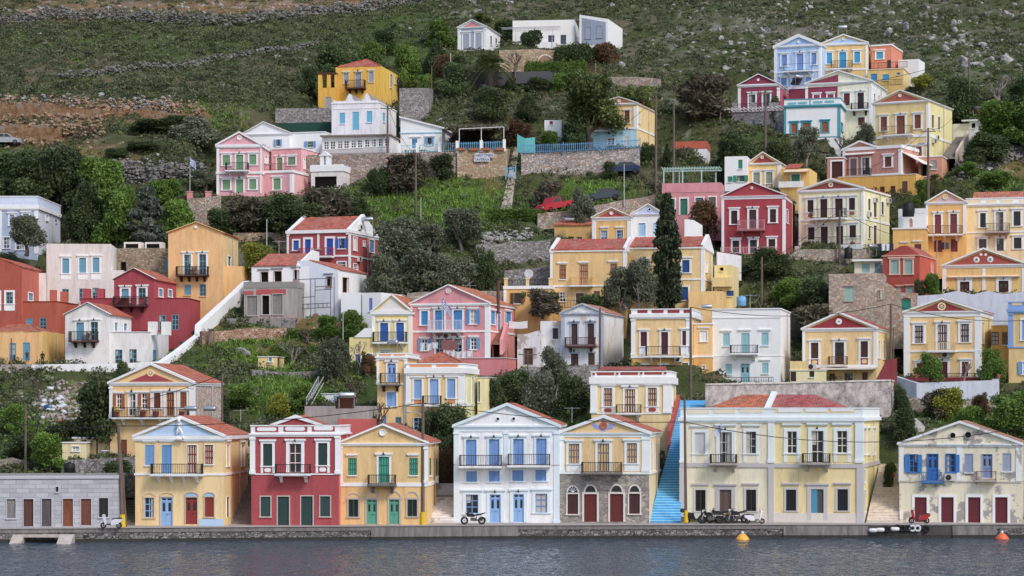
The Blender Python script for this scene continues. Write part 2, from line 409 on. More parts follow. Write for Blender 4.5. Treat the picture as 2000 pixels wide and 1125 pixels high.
  if kind=='S':
   q=MB();B(q,a0+.01,um-.006,-.10,-.06,zb+.01,zt-.01,mc);B(q,um+.006,a1-.01,-.10,-.06,zb+.01,zt-.01,mc)
   t=.07
   for l,r in((a0+.01,um-.012),(um+.012,a1-.01)):
    bars(q,1,2 if hgt<1.9 else 3,t*1.6,-.06,-.045,mc,l,r,zb+.01,zt-.01)
    n=int((hgt)/.13)
    for i in range(1,n):
     z=zb+hgt*i/n;B(q,l+t*.8,r-t*.8,-.06,-.052,z,z+.045,mc)
   q.build('shutter',w)
   q=MB();B(q,a0,a1,-.2,-.11,zb,zt,DARK());q.build('pane',w)
  elif kind=='L':
   q=MB();B(q,a0+.01,a1-.01,-.10,-.065,zb+.01,zt-.01,paint(c2,.8))
   bars(q,4,3,.11,-.065,-.04,mc);q.build('shutter',w)
  elif kind in 'GO':
   q=MB();B(q,a0,a1,-.14,-.12,zb,zt,GLASS());q.build('pane',w)
   if random.random()<.55:
    q=MB();cu=plain('curtain',(.52,.49,.44),.9);kz=random.choice((0,.35,.55));q2=random.choice(((a0+.02,um-.12),(um+.12,a1-.02),(a0+.02,a1-.02)))
    B(q,q2[0],q2[1],-.12,-.112,zb+hgt*kz+.02,zt-.03,cu);q.build('curtain',w)
   q=MB();bars(q,2,3,.07,-.11,-.07,mc);B(q,a0,a0+.07,-.12,-.06,zb,zt,mc);B(q,a1-.07,a1,-.12,-.06,zb,zt,mc);q.build('sash',w)
   if kind=='O':
    mo=paint(c2);lw=(a1-a0)*.5
    for l in(a0-lw-.02,a1+.02):
     q=MB();B(q,l,l+lw,.065,.10,zb,zt,mo);bars(q,1,2,.1,.10,.115,mo,l,l+lw);q.build('shutter',w)
  elif kind=='D':
   q=MB()
   fz=zb+hgt*.45;tz=zt-hgt*.16
   B(q,a0+.02,a1-.02,-.10,-.07,zb,zt-.02,mc)
   bars(q,2,1,.12,-.07,-.04,mc);B(q,a0,a1,-.07,-.038,fz-.08,fz+.02,mc);B(q,a0,a1,-.07,-.038,tz,tz+.1,mc)
   q.build('door_leaf',w)
   q=MB();g=.14
   for l,r in((a0,um),(um,a1)):B(q,l+g*.9,r-g*.9,-.069,-.06,fz+.12,tz-.08,GLASS())
   B(q,a0+.12,a1-.12,-.069,-.06,tz+.14,zt-.08,GLASS());q.build('pane',w)
   q=MB();B(q,um+.03,um+.09,-.038,.02,fz-.14,fz-.10,IRON());q.build('handle',w)
  elif kind=='P':
   q=MB();B(q,a0+.01,um-.008,-.12,-.07,zb,zt-.01,mc);B(q,um+.008,a1-.01,-.12,-.07,zb,zt-.01,mc)
   for i in range(1,8):
    u=a0+(a1-a0)*i/8
    if abs(u-um)>.05:B(q,u-.008,u+.008,-.07,-.064,zb+.02,zt-.03,DARK())
   for z in(zb+hgt*.18,zb+hgt*.8):B(q,a0+.03,um-.03,-.07,-.055,z,z+.07,mc);B(q,um+.03,a1-.03,-.07,-.055,z,z+.07,mc)
   q.build('door_leaf',w)
  elif kind=='B':
   q=MB();B(q,a0,a1,-.9,-.6,zb,zt,DARK());q.build('pane',w)
  elif kind=='R':
   q=MB();B(q,a0,a1,-.16,-.14,zb,zt,GLASS());q.build('pane',w)
   q=MB();bars(q,5,5,.03,-.05,-.02,IRON());bars(q,2,1,.07,-.14,-.1,mc);q.build('grille',w)
  return w
 def wins(s,kind,col,rects,**k):
  for r in rects:s.win(*r,kind=kind,col=col,**k)
 def arch(s,x0,x1,ytop,yspr,sw=8,fill=None,sc=None,fan=False):
  """round head over an opening; fill is a paint or None for a dark light"""
  (u0,z0),(u1,_),(_,z1)=s.uv(x0,yspr),s.uv(x1,yspr),s.uv(x0,ytop)
  um,r,h=(u0+u1)/2,(u1-u0)/2,z1-z0;t=s.m(sw);mt=s.mt if sc is None else(plaster(sc)if isinstance(sc,str)else sc);mb=MB();N=12
  pi=[(um-r*math.cos(math.pi*i/N),z0+h*math.sin(math.pi*i/N))for i in range(N+1)]
  po=[(um-(r+t)*math.cos(math.pi*i/N),z0+(h+t)*math.sin(math.pi*i/N))for i in range(N+1)]
  for i in range(N):mb.prism([pi[i],pi[i+1],po[i+1],po[i]],-.07,.0,mt)
  a=mb.build('arch',s.root)
  mb=MB();mb.prism(pi[::-1][::-1],-.02,.0,(paint(fill)if isinstance(fill,str)else(fill or GLASS())))
  if fan:
   for i in range(1,6):
    t2=math.pi*i/6;mb.tube([(um,-.04,z0),(um-r*math.cos(t2)*.98,-.04,z0+h*math.sin(t2)*.98)],.025,.025,s.mt,4)
  mb.build('pane',a)
 def oculus(s,x,y,r,ring=None,fill=None,inner=.6,rosette=False):
  u,z=s.uv(x,y);R=s.m(r);mb=MB();N=20
  mr=s.mt if ring is None else plaster(ring,.2);mf=DARK()if fill is None else(plaster(fill,.2)if isinstance(fill,str)else fill)
  o=[(u+R*math.cos(2*math.pi*i/N),z+R*math.sin(2*math.pi*i/N))for i in range(N)]
  q=[(u+R*inner*math.cos(2*math.pi*i/N),z+R*inner*math.sin(2*math.pi*i/N))for i in range(N)]
  if inner<.98:
   for i in range(N):
    j=(i+1)%N;mb.prism([q[i],q[j],o[j],o[i]][::-1],-.12,-.0,mr)
  mb.prism(q,-.065,-.0,mf)
  if rosette:
   for i in range(6):
    t=math.pi*i/3;mb.tube([(u,-.09,z),(u+R*inner*.9*math.cos(t),-.09,z+R*inner*.9*math.sin(t))],R*.09,R*.09,mr,5)
  mb.build('medallion',s.root)
  # --- trim
 def tb(s,u0,u1,z0,z1,p=.06,mat=None):s.tr.box(u0,u1,-p,0,z0,z1,mat or s.mt)
 def band(s,y0,y1,x=None,p=.07,mat=None,side=True,u0=None,u1=None):
  x=s.x0 if x is None else x
  z1,z0=s.uv(x,y0)[1],s.uv(x,y1)[1]
  a=-p if u0 is None else s.uv(u0,y0)[0];b=s.w+(p if side else 0)if u1 is None else s.uv(u1,y0)[0]
  mat=plaster(mat,.3)if isinstance(mat,str)else(mat or s.mt)
  s.tr.box(a,b,-p,0,z0,z1,mat)
  if side and u1 is None:s.tr.box(s.w,s.w+p,0,s.d,z0,z1,mat)
 def pil(s,x0,x1,y0,y1,p=.05,mat=None,capital=True):
  u0,z1=s.uv(x0,y0);u1,z0=s.uv(x1,y1);mat=plaster(mat,.3)if isinstance(mat,str)else(mat or s.mt)
  if u0<.25:u0=-p
  if u1>s.w-.25:u1=s.w+p
  s.tr.box(u0,u1,-p,0,z0,z1,mat)
  if u1>s.w:
   s.tr.box(s.w,s.w+p,0,min(.55,s.d*.1),z0,z1,mat)
  if capital:
   s.tr.box(u0-.05,u1+.05,-p-.06,-p,z1-.22,z1-.06,mat);s.tr.box(u0-.04,u1+.04,-p-.05,-p,z0,z0+.25,mat)
 def panel(s,x0,y0,x1,y1,mat,p=.03,lozenge=False):
  (u0,z1),(u1,z0)=s.uv(x0,y0),s.uv(x1,y1);mat=plaster(mat,.25)if isinstance(mat,str)else mat
  if lozenge:
   h=(z1-z0)/2;zm=(z0+z1)/2;N=6;h2=min(h,(u1-u0)/2)
   pts=[(u1-h2+h2*math.sin(math.pi*i/N),zm-h*math.cos(math.pi*i/N))for i in range(N+1)]+[(u0+h2-h2*math.sin(math.pi*i/N),zm+h*math.cos(math.pi*i/N))for i in range(N+1)]
   s.tr.prism(pts,-p,0,mat)
  else:s.tr.box(u0,u1,-p,0,z0,z1,mat)
 def lintel(s,x0,x1,y,h=12,mat=None):
  (u0,z1),(u1,_)=s.uv(x0,y),s.uv(x1,y);z0=z1-s.m(h)
  s.tr.box(u0,u1,-.14,0,z0,z1,mat or s.mt);s.tr.box(u0+.06,u1-.06,-.08,0,z0-.09,z0,mat or s.mt)
  # --- roofs and pediments
 def gable(s,xa,ya,tymp=None,tile='c0623c',rake=.26,cor=.30,roof=True,tin=None,lip=.06,ov=.18):
  ua,za=s.uv(xa,ya);s.prof=[(0,s.H),(ua,za-lip),(s.w,s.H)]
  za-=lip
  H,w=s.H,s.w
  if cor:
   s.tr.box(-ov,w+ov,-.18,0,H-cor,H-.0,s.mt);s.tr.box(-ov*.5,w+ov*.5,-.11,0,H-cor-.12,H-cor,s.mt)
   s.tr.box(w,w+ov,0,s.d,H-cor,H,s.mt)
  mb=MB()
  e1=(-ov,H-ov*(za-H)/max(ua,.1));e2=(w+ov,H-ov*(za-H)/max(w-ua,.1));up=.12
  for a,b in((e1,(ua,za)),((ua,za),e2)):
   mb.prism([(a[0],a[1]-rake+up+.05),(b[0],b[1]-rake+up+.05),(b[0],b[1]+up),(a[0],a[1]+up)],-.24,.28,s.mt)
  mb.build('cornice',s.root)
  if tymp is not None:
   mt=plaster(tymp,.3)if isinstance(tymp,str)else tymp
   g=rake*.6;k=tin if tin is not None else.0
   t0=.35+k*ua;b0=H+.02+k*(za-H)*.35
   mb=MB();sl=(za-H)/max(ua,.1);sr=(za-H)/max(w-ua,.1)
   mb.prism([(t0*1.6,b0),(w-t0*1.6,b0),(ua,b0+max(.2,(za-H-g-.12)*(1-k*1.15)))],-.03,0,mt);mb.build('pediment',s.root)
  if roof:
   s.roof_slab([e1,(ua,za)],tile);s.roof_slab([(ua,za),e2],tile)
 def roof_slab(s,seg,tile,y0=.28,y1=None):
  (a0,b0),(a1,b1)=seg;y1=s.d+.15 if y1 is None else y1
  mb=MB();mb.prism([(a0,b0+.015),(a1,b1+.015),(a1,b1+.13),(a0,b0+.13)],y0,y1,tiles(tile,1));mb.build('roof',s.root)
 def flat(s,cor=.22,par=None,pmat=None):
  s.tr.box(-.09,s.w+.09,-.09,0,s.H-cor,s.H,s.mt);s.tr.box(s.w,s.w+.09,0,s.d,s.H-cor,s.H,s.mt)
 def parapet(s,ytop,ycor,cor=.28,panels=(),pcol=None,mat=None,deep=True):
  """a parapet above the cornice line"""
  z1=s.uv(s.x0,ytop)[1];zc=s.uv(s.x0,ycor)[1];mat=plaster(mat,.3)if isinstance(mat,str)else(mat or s.mt)
  s.tr.box(-.2,s.w+.2,-.2,0,zc-cor,zc,s.mt);s.tr.box(-.1,s.w+.1,-.12,0,zc-cor-.14,zc-cor,s.mt);s.tr.box(s.w,s.w+.2,0,s.d,zc-cor,zc,s.mt)
  s.tr.box(-.04,s.w+.04,-.04,.22,zc,z1-.1,mat);s.tr.box(s.w-.18,s.w+.04,.22,s.d,zc,z1-.1,mat);s.tr.box(-.04,.18,.22,s.d,zc,z1-.1,mat)
  s.tr.box(-.1,s.w+.1,-.1,.26,z1-.1,z1,s.mt);s.tr.box(s.w-.2,s.w+.1,.26,s.d,z1-.1,z1,s.mt)
  for(x0,y0,x1,y1)in panels:s.panel(x0,y0,x1,y1,pcol,p=.07)
  s.H=zc
 def hip(s,xl,yl,xr,yr,ridge,tile='c0623c',y0=.1):
  """hipped roof; (xl,yl)-(xr,yr) eave row in the photo, ridge [(x,y),(x,y)] or one apex"""
  ul,zl=s.uv(xl,yl);ur,_=s.uv(xr,yr)
  vm=s.d/2;R=[s.uv(*q,vm)for q in ridge]
  R=[(min(max(u,ul+.5),ur-.5),vm,z)for u,z in R]
  if len(R)==1:R=R*2
  mb=MB();t=tiles(tile,0)
  A,B_,C_,D=(ul,y0,zl),(ur,y0,zl),(ur,s.d-y0,zl),(ul,s.d-y0,zl)
  if R[0]==R[1]:
   for q in((A,B_,R[0]),(B_,C_,R[0]),(C_,D,R[0]),(D,A,R[0])):mb.face(q,t)
  else:
   mb.face((A,B_,R[1],R[0]),t);mb.face((B_,C_,R[1]),t);mb.face((C_,D,R[0],R[1]),t);mb.face((D,A,R[0]),t)
  mb.box(ul-.05,ur+.05,y0-.1,s.d-y0+.1,zl-.12,zl-.02,t)
  for a,b in((A,R[0]),(B_,R[1]),(R[0],R[1])):
   if a!=b:mb.tube([a,b],.1,.1,t,6)
  mb.build('roof',s.root)
 def sideroof(s,yr,tile='b8563c',x=None,par=.35,depth=.5,left=True,right=True,mat=None):
  """ridge parallel to the front, gable parapets at the ends"""
  H=s.H;vm=s.d*depth;zr=s.uv(x if x is not None else(s.x0+s.x1)/2,yr,vm)[1];t=tiles(tile,0);mb=MB();mt=mat or s.mt
  mb.prism([(-.15,H-.02),(vm,zr),(vm,zr+.12),(-.15,H+.12)],.1,s.w-.1,t,'x');mb.prism([(vm,zr),(s.d+.1,H-.02),(s.d+.1,H+.1),(vm,zr+.12)],.1,s.w-.1,t,'x')
  mb.tube([(.1,vm,zr+.1),(s.w-.1,vm,zr+.1)],.1,.1,t,6);mb.build('roof',s.root)
  s.sp=[(0,H),(vm,zr),(s.d,H)]
  for u0,u1,on in((-.05,.3,left),(s.w-.3,s.w+.06,right)):
   mb=MB()
   if on:mb.prism([(-.1,H-.3),(s.d+.1,H-.3),(s.d+.1,H+.25),(vm,zr+.38),(-.1,H+.25)],u0,u1,mt,'x')
   if mb.v:mb.build('gable_parapet',s.root)
   # --- balconies
 def bal(s,x0,x1,ys,yr,dep=.95,brackets=2,slab=WHITE,col=None,th=.14,step=.14,curved=False,nobars=False,bcol=None):
  (u0,zs),(u1,zs2)=s.uv(x0,ys),s.uv(x1,ys);zr=s.uv(x0,yr)[1];zs=(zs+zs2)/2
  zr=(zr+s.uv(x1,yr)[1])/2
  zr=zr+.0;dep=dep;h=max(.7,zr-zs)
  ms=slab if not isinstance(slab,str)else plaster(slab,.8);mb=MB()
  mb.box(u0-.08,u1+.08,-dep-.08,0,zs-th,zs,ms);mb.box(u0-.03,u1+.03,-dep-.03,0,zs-th-.06,zs-th,ms)
  mbk=plaster(bcol,.8)if bcol else ms
  for i in range(brackets):
   u=u0+(u1-u0)*((i+.5)/brackets if brackets>2 else(.14 if i==0 else.86));g=zs-th-.06
   mb.prism([(0,g-.55),(0,g),(-dep*.75,g),(-dep*.75,g-.14),(-dep*.4,g-.22),(-.16,g-.5)][::-1],u-.11,u+.11,mbk,'x')
  b=mb.build('balcony',s.root)
  q=MB();mi=IRON()if col is None else paint(col);r=.016
  n=max(3,int((u1-u0)/step))
  def post(x,y,t=r):
   if curved:
    q.tube([(x,y,zs),(x,y-.10*(1 if y<-.2 else 0),zs+h*.3),(x,y,zs+h)],t,t,mi,4,False)
   else:q.box(x-t,x+t,y-t,y+t,zs,zs+h,mi)
  if not nobars:
   for i in range(1,n):post(u0+(u1-u0)*i/n,-dep)
   k=max(2,int(dep/step))
   for i in range(1,k):post(u0,-dep*i/k);post(u1,-dep*i/k)
  for u in(u0,u1):post(u,-dep,.028)
  for z in(zs+.08,zs+h):
   t=.026
   q.box(u0-t,u1+t,-dep-t,-dep+t,z-t,z+t,mi);q.box(u0-t,u0+t,-dep+t,0,z-t,z+t,mi);q.box(u1-t,u1+t,-dep+t,0,z-t,z+t,mi)
  q.build('railing',b)
  return b
 def fence(s,x0,x1,yb,yr,dep=.0,col=None,step=.16):
  """a railing standing in front of the house wall, a part of its terrace"""
  (u0,zs),(u1,_)=s.uv(x0,yb),s.uv(x1,yb);zr=s.uv(x0,yr)[1];q=MB();mi=IRON()if col is None else paint(col);n=int((u1-u0)/step)
  for i in range(n+1):
   t=.014 if i%8 else.03;u=u0+(u1-u0)*i/n;q.box(u-t,u+t,-dep-t,-dep+t,zs,zr,mi)
  for z in(zs+.08,zr):q.box(u0,u1,-dep-.024,-dep+.024,z-.024,z+.024,mi)
  return q.build('railing',s.root)
 def slab(s,x0,x1,y0,y1,dep,mat,y2=0.0,name='terrace'):
  (u0,z1),(u1,z0)=s.uv(x0,y0),s.uv(x1,y1);mb=MB();mb.box(u0,u1,-dep,y2,z0,z1,mat if not isinstance(mat,str)else plaster(mat));return mb.build(name,s.root)
 def at(s,x,y,out=.0,pl='f'):
  """world point on the wall, out metres in front of it"""
  if pl=='f':
   u,z=s.uv(x,y);lx,ly=u,-out
  else:
   v,z=s.vz(x,y);lx,ly=s.w+out,v
  return Vector((s.P0[0]+lx*s.c+ly*s.s,s.P0[1]-lx*s.s+ly*s.c,s.base+z))
  # --- finish: wall with real openings
 def done(s):
  w,d,H=s.w,s.d,s.H;mb=MB();R=.2
  def plane(pt,W,holes,matup,matlow,rev):
   us=sorted({0.,W,*([s.us]if s.us and rev==R and W==w else[]),*[a for h in holes for a in h[:2]if 0<a<W]});zs={-s.fnd,H}
   for h in holes:zs|={z for z in h[2:]if-s.fnd<z<H}
   if s.zs is not None and matlow:zs.add(s.zs)
   zs=sorted(zs)
   for i in range(len(us)-1):
    for j in range(len(zs)-1):
     uc,zc=(us[i]+us[i+1])/2,(zs[j]+zs[j+1])/2
     if any(h[0]<uc<h[1]and h[2]<zc<h[3]for h in holes):continue
     mt=matlow if(matlow and s.zs is not None and zc<s.zs)else matup
     if s.us and W==w and uc<s.us:mt=s.mleft
     mb.face([pt(us[i],zs[j],0),pt(us[i+1],zs[j],0),pt(us[i+1],zs[j+1],0),pt(us[i],zs[j+1],0)],mt)
   for a,b,z0,z1 in holes:
    z1=min(z1,H)
    mt=matlow if(matlow and s.zs is not None and(z0+z1)/2<s.zs)else matup
    q=[(a,z0),(b,z0),(b,z1),(a,z1)]
    for i in range(4):
     e,f=q[i],q[(i+1)%4]
     mb.face([pt(*f,0),pt(*e,0),pt(*e,rev),pt(*f,rev)],mt)
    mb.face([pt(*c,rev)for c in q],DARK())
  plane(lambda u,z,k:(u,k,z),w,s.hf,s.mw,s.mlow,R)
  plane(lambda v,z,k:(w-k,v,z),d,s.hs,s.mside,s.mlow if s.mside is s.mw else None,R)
  for q in([(0,d,-s.fnd),(0,0,-s.fnd),(0,0,H),(0,d,H)],[(w,d,-s.fnd),(0,d,-s.fnd),(0,d,H),(w,d,H)]):mb.face(q,s.mside)
  if s.prof:
   f=[(u,z)for u,z in s.prof]
   mb.face([(0,0,H),(w,0,H)]+[(u,0,z)for u,z in f[::-1]if(u,z)not in((0,H),(w,H))],s.mw)
   mb.face([(w,d,H),(0,d,H)]+[(u,d,z)for u,z in f if(u,z)not in((0,H),(w,H))],s.mw)
   for(a0,b0),(a1,b1)in zip(f,f[1:]):mb.face([(a0,0,b0),(a1,0,b1),(a1,d,b1),(a0,d,b0)],s.mroof)
  elif getattr(s,'sp',None):
   q=s.sp
   for x in(0,w):mb.face([(x,v,z)for v,z in q],s.mside)
  else:mb.face([(0,0,H-.001),(w,0,H-.001),(w,d,H-.001),(0,d,H-.001)],s.mroof)
  mb.build('wall',s.root)
  if d>7.5 and s.fnd>2.5 and w>5:
   q=MB();v0=d*.62;q.tube([(w+.09,v0,H-.2),(w+.09,v0,.1)],.05,.05,paint('b9b2a6'),6);q.tube([(.7+w*.0,-.10,-.1),(.7,-.10,.3)],.03,.03,paint('b9b2a6'),4)if False else None;q.build('downpipe',s.root)
  if s.tr.v:s.tr.build('trim',s.root)
  # --- the row on the quay
TEAL='5f98ac'
h=House('Z1','long low grey ashlar building with weathered wooden doors on the quay',-120,870,880,936,562,ashlar(),d=8,trim='b4b6b8',front=True,th=-6,name='warehouse',cat='building')
for a,b,c,e,k,col in((50,730,115,870,'P','8d8a88'),(172,730,245,930,'P','5f3a32'),(305,728,378,930,'P','5e5657'),(460,728,535,930,'P','8a4b2c'),(593,728,668,922,'P','7d4630')):
 h.win(a,b,c,e,k,wood(col),sw=5,sc='b9bbbd',door=e>900)
h.win(725,722,793,862,'R','5c4436',sw=4,sc='b9bbbd');h.win(410,640,427,678,'B','555555',sw=3)
h.band(560,572,p=.1);h.flat()
h=House('Z1','yellow house with pale blue pediment holding two white figures, blue and red doors',990,1637,1815,926,265,'e2c68c',d=10,front=True,side='e6c98a')
h.gable(1318,125,tymp='a9c4de',tile='c2603c',cor=.32)
h.band(540,556);h.lintel(1043,1148,295);h.lintel(1165,1292,293);h.lintel(1345,1455,291);h.lintel(1478,1582,289)
h.win(1062,333,1130,482,'S','6f9cc8');h.win(1185,333,1258,540,'S','6496c6',door=True)
h.win(1372,335,1442,540,'L','7c3a2c','ead9ba',door=True,sw=5);h.win(1500,333,1563,475,'L','7c3a2c','ead9ba',sw=3)
h.bal(1125,1490,545,472,brackets=4)
h.win(1058,720,1128,865,'G','7aa5cc',sw=8,sc='cdb795');h.win(1178,718,1263,925,'D','86b0d6',door=True,sw=8,sc='b9ae9c')
h.win(1360,718,1445,915,'D','8e2f26',door=True,sw=8,sc='b3a894');h.win(1500,716,1567,860,'S','8c3026',sw=8,sc='b3a894')
h.arch(1052,1132,690,712,6,fill='dfc28a',sc='cdb795');h.arch(1172,1270,687,710,6,fill='dfc28a',sc='cdb795')
h.arch(1354,1450,684,710,6,fill='9bbcd8',sc='b3a894');h.arch(1494,1572,684,710,6,fill='9bbcd8',sc='b3a894')
h.panel(1460,876,1636,932,'a5c3da');h.panel(1000,926,1270,936,'bcd3e2')
for r in((1657,330,1680,485),(1765,335,1788,485)):h.win(*r,kind='S',col='d9c3a0',sw=3,pl='s',hood=True,hw=20)
h.win(1657,715,1680,860,'P','8a4a44',pl='s',sw=3,door=True)
YELLOW_FRONT=h
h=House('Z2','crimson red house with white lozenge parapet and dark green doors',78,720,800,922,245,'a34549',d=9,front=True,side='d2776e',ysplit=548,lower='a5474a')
h.parapet(188,248,cor=.13,panels=((108,193,277,240),(315,192,490,237),(523,188,690,235)),pcol='a34549')
for r in((120,205,263,232),(327,201,472,230),(536,196,678,227)):h.panel(*r,'e4e6ea',p=.10,lozenge=True)
ua,za=h.uv(400,112);u0,z0=h.uv(235,188);u1,_=h.uv(580,185);z0=h.uv(400,186)[1]
q=MB();q.prism([(u0,z0),(u1,z0),(ua,za-.2)],.0,.2,plaster('a34549'));q.prism([(u0-.3,z0),(u0+.3,z0),(ua,za-.28),(ua,za)],-.15,.25,h.mt);q.prism([(u1-.3,z0),(u1+.3,z0),(ua,za),(ua,za-.28)],-.15,.25,h.mt)
q.build('pediment',h.root)
q=MB();q.prism([(u0,z0),(ua,za-.05),(u1,z0)][::-1],.3,7.5,tiles('c2603c',1));q.build('roof',h.root)
h.band(543,552);h.pil(75,107,275,545,p=.1);h.pil(692,722,265,545,p=.1)
h.win(165,325,232,487,'S','29403c',sw=18,hood=True,apron=(540,'a34549'),sn='e4e6ea');h.win(568,320,635,482,'S','29403c',sw=18,hood=True,apron=(538,'a34549'),sn='e4e6ea')
h.win(355,325,445,535,'G','d8c0c0',sw=22,hood=True,door=True);h.bal(265,515,542,475,curved=True)
h.win(147,713,218,858,'S','2d4846',sw=8,sc='b2aba2');h.win(272,712,355,922,'P','2c4745',sw=8,sc='b2aba2',door=True)
h.win(443,710,528,922,'P','2c4745',sw=8,sc='b2aba2',door=True);h.win(583,710,655,857,'S','2d4846',sw=8,sc='b2aba2')
h=House('Z2','mustard yellow gabled house with green louvred windows and arched stone doorways',722,1365,1450,918,318,'d6b678',d=10,front=True,side='dfbf80',ysplit=630,lower='dcb470')
h.gable(1040,182,tile='c5653f',cor=.12,rake=.2);h.band(610,637,p=.06);h.pil(724,747,340,612);h.pil(1340,1366,345,612)
h.oculus(1040,243,25,inner=.75,fill='e6e6e0');h.lintel(770,858,399,9);h.lintel(1218,1307,397,9)
h.win(788,430,850,555,'L','24705c','58b898');h.win(1235,430,1298,555,'L','24705c','58b898')
h.win(1010,420,1088,612,'L','22735c','4fae92',sw=14,hood=True,door=True);h.bal(943,1138,620,552,slab='6f6a64')
for r,a,d in(((790,733,862,860),(780,872,690,733),0),((923,733,998,915),(911,1008,680,733),1),((1088,733,1162,915),(1076,1172,676,733),1),((1222,733,1292,857),(1212,1302,680,733),0)):
 h.win(*r,kind='D' if d else 'R',col='4f9c80' if d else '3f8d72',sw=12,sc='a9a49b',door=bool(d));h.arch(*a,sw=8,fill='dcb878',sc='b5b0a8')
for r in((1383,430,1396,555),(1425,435,1440,555)):h.win(*r,kind='L',col='24705c',c2='58b898',pl='s')
MUSTARD=h
h=House('Z3','white house with pale blue trim and blue shutters, twin balconies on one floor',103,868,872,905,190,'e3e0e6',d=11,trim='cbdbea',front=True,th=4)
h.gable(487,30,tile='c2603c',cor=.14,rake=.3);h.band(192,236,p=.05)
h.pil(103,137,236,905);h.pil(465,500,236,470);h.pil(830,868,236,905);h.band(478,484,mat='b98f92',p=.05)
h.wins('S','6d95c9',((188,295,264,485),(357,292,432,484),(534,290,610,482),(702,287,778,480)),sw=16,hood=True,door=True)
h.bal(150,450,487,408,brackets=0);h.bal(503,803,482,400,brackets=0)
h.wins('S','6d95c9',((190,527,268,604),(357,524,435,602),(528,520,608,598),(697,517,775,596)),sw=13)
h.win(187,697,278,835,'G','6e92bd',sw=24,hood=True);h.win(697,690,783,828,'G','5f87ba',sw=24,hood=True)
h.win(362,697,442,902,'D','84add8',sw=24,hood=True,door=True);h.win(535,694,612,900,'D','84add8',sw=24,hood=True,door=True)
h.oculus(422,143,13,inner=.8);h.oculus(538,142,13,inner=.8)
h=House('Z3','house with grey stone ground floor, yellow upper floor and blue rosette pediment',868,1530,1608,908,242,'d8b981',d=10,trim='d9e3ea',front=True,side='e2cda0',ysplit=540,lower=stone('squared rubble','8e8880','aaa293','8a857c',2.6))
h.gable(1195,118,tymp='d6b67e',tile='c2603c',cor=.10,rake=.3,tin=.02);h.band(243,276,p=.05);h.band(532,546,p=.1)
h.pil(866,908,278,532);h.pil(1475,1530,276,530)
h.win(940,325,1018,470,'L','806a66','d8bb7c',sw=17,hood=True,apron=(528,'e6e6e6'),sn='f0f0f0');h.win(1365,320,1440,468,'L','806a66','d8bb7c',sw=17,hood=True,apron=(526,'e6e6e6'),sn='f0f0f0')
h.win(1152,323,1237,530,'L','806a66','d8bb7c',sw=17,hood=True,door=True);h.bal(1045,1330,534,460,slab='77726c')
for r,a in(((932,693,1010,840),(936,1006,638,680)),((1383,690,1462,838),(1388,1458,633,676))):
 h.win(*r,kind='S',col='4b2a26',sw=10,sc='d3cdc2');h.arch(*a,sw=11,sc='d3cdc2',fan=a[0]<1000)
for r,a in(((1053,693,1147,897),(1062,1138,632,678)),((1243,692,1340,897),(1252,1330,631,677))):
 h.win(*r,kind='P',col='6c2a26',sw=14,sc='cfc9be',door=True);h.arch(*a,sw=11,sc='cfc9be')
for r in((1538,320,1548,530),(1562,320,1572,530),(1586,325,1596,530)):h.win(*r,kind='S',col='b87d5c',sw=3,pl='s')
u,z=h.uv(1195,192);q=MB();lav=plaster('8f9bcb',.2)
for i in range(6):
 a=(-.15,.12,.32)[i%3];sg=1 if i<3 else-1
 q.ball((u+sg*(.42+.14*(i%3)),-.03,z+a*.5-.12),(.40-.08*(i%3),.03,.13),lav,10,5)
q.ball((u,-.03,z+.42),(.14,.03,.22),lav,8,5);q.ball((u,-.03,z-.36),(.25,.03,.14),lav,8,5);q.build('leaf_ornament',h.root)
h.oculus(1195,192,28,ring='b5604a',fill='c9a060',inner=.62,rosette=True)
h=House('Z4','large double yellow mansion with hipped tile roofs and stone pilasters',105,1350,1466,990,262,'ecd094',d=15,trim='d7e2ec',front=True,side='efd492',ysplit=582,lower='e9cc90',usplit=725,wleft='e6d8b6')
h.parapet(197,262,cor=.30,panels=((152,212,302,240),(330,210,480,236),(510,206,668,233)),pcol='e2d6b8')
for r in((770,203,940,230),(960,200,1112,227),(1135,197,1293,224)):h.panel(*r,'eef0f0',p=.09,lozenge=True)
h.panel(745,203,1302,234,'ecd094',p=.055)
h.band(576,604,p=.09,mat='b7b4b0');h.band(910,990,p=.05,mat='d2cabb',side=True)
h.pil(105,132,280,576,p=.08);h.pil(704,746,278,576,p=.1);h.pil(1302,1350,274,576,p=.1)
for a,b in((105,132),(706,744),(1312,1350)):h.pil(a,b,606,990,p=.11,mat='b9b6b4',capital=False)
h.win(200,368,273,512,'S','c3c5c3',sw=20,hood=True,hw=22,apron=(576,'e6d8b6'));h.win(370,365,455,575,'G','a9a9a4',sw=24,hood=True,hw=22,door=True);h.win(553,362,622,512,'G','9fa5a3',sw=20,hood=True,hw=22,apron=(574,'e6d8b6'))
h.win(833,360,902,510,'G','d9d3c4',sw=22,hood=True,hw=22,apron=(572,'ecd094'));h.win(1000,357,1085,572,'G','d9d3c4',sw=22,hood=True,hw=22,door=True);h.win(1175,357,1248,508,'G','d9d3c4',sw=22,hood=True,hw=22,apron=(570,'ecd094'))
h.bal(318,492,578,518,slab='a8a196');h.bal(948,1132,575,512,slab='a8a39a')
h.win(205,762,275,908,'R','6a5a50',sw=14,sc='c4bfb6',hood=True,hw=22);h.win(552,760,622,908,'R','6a5a50',sw=14,sc='c4bfb6',hood=True,hw=22)
h.win(370,760,452,985,'P',wood('6d5650'),sw=28,sc='b7b5b2',hood=True,door=True)
h.win(827,760,897,905,'R','2f3c48',sw=14,sc='bab8b4',hood=True,hw=22);h.win(1180,757,1252,905,'R','1f4a63',sw=14,sc='bab8b4',hood=True,hw=22)
w=h.win(1000,757,1085,970,'P','5b5552',sw=28,sc='bab8b4',hood=True,door=True)
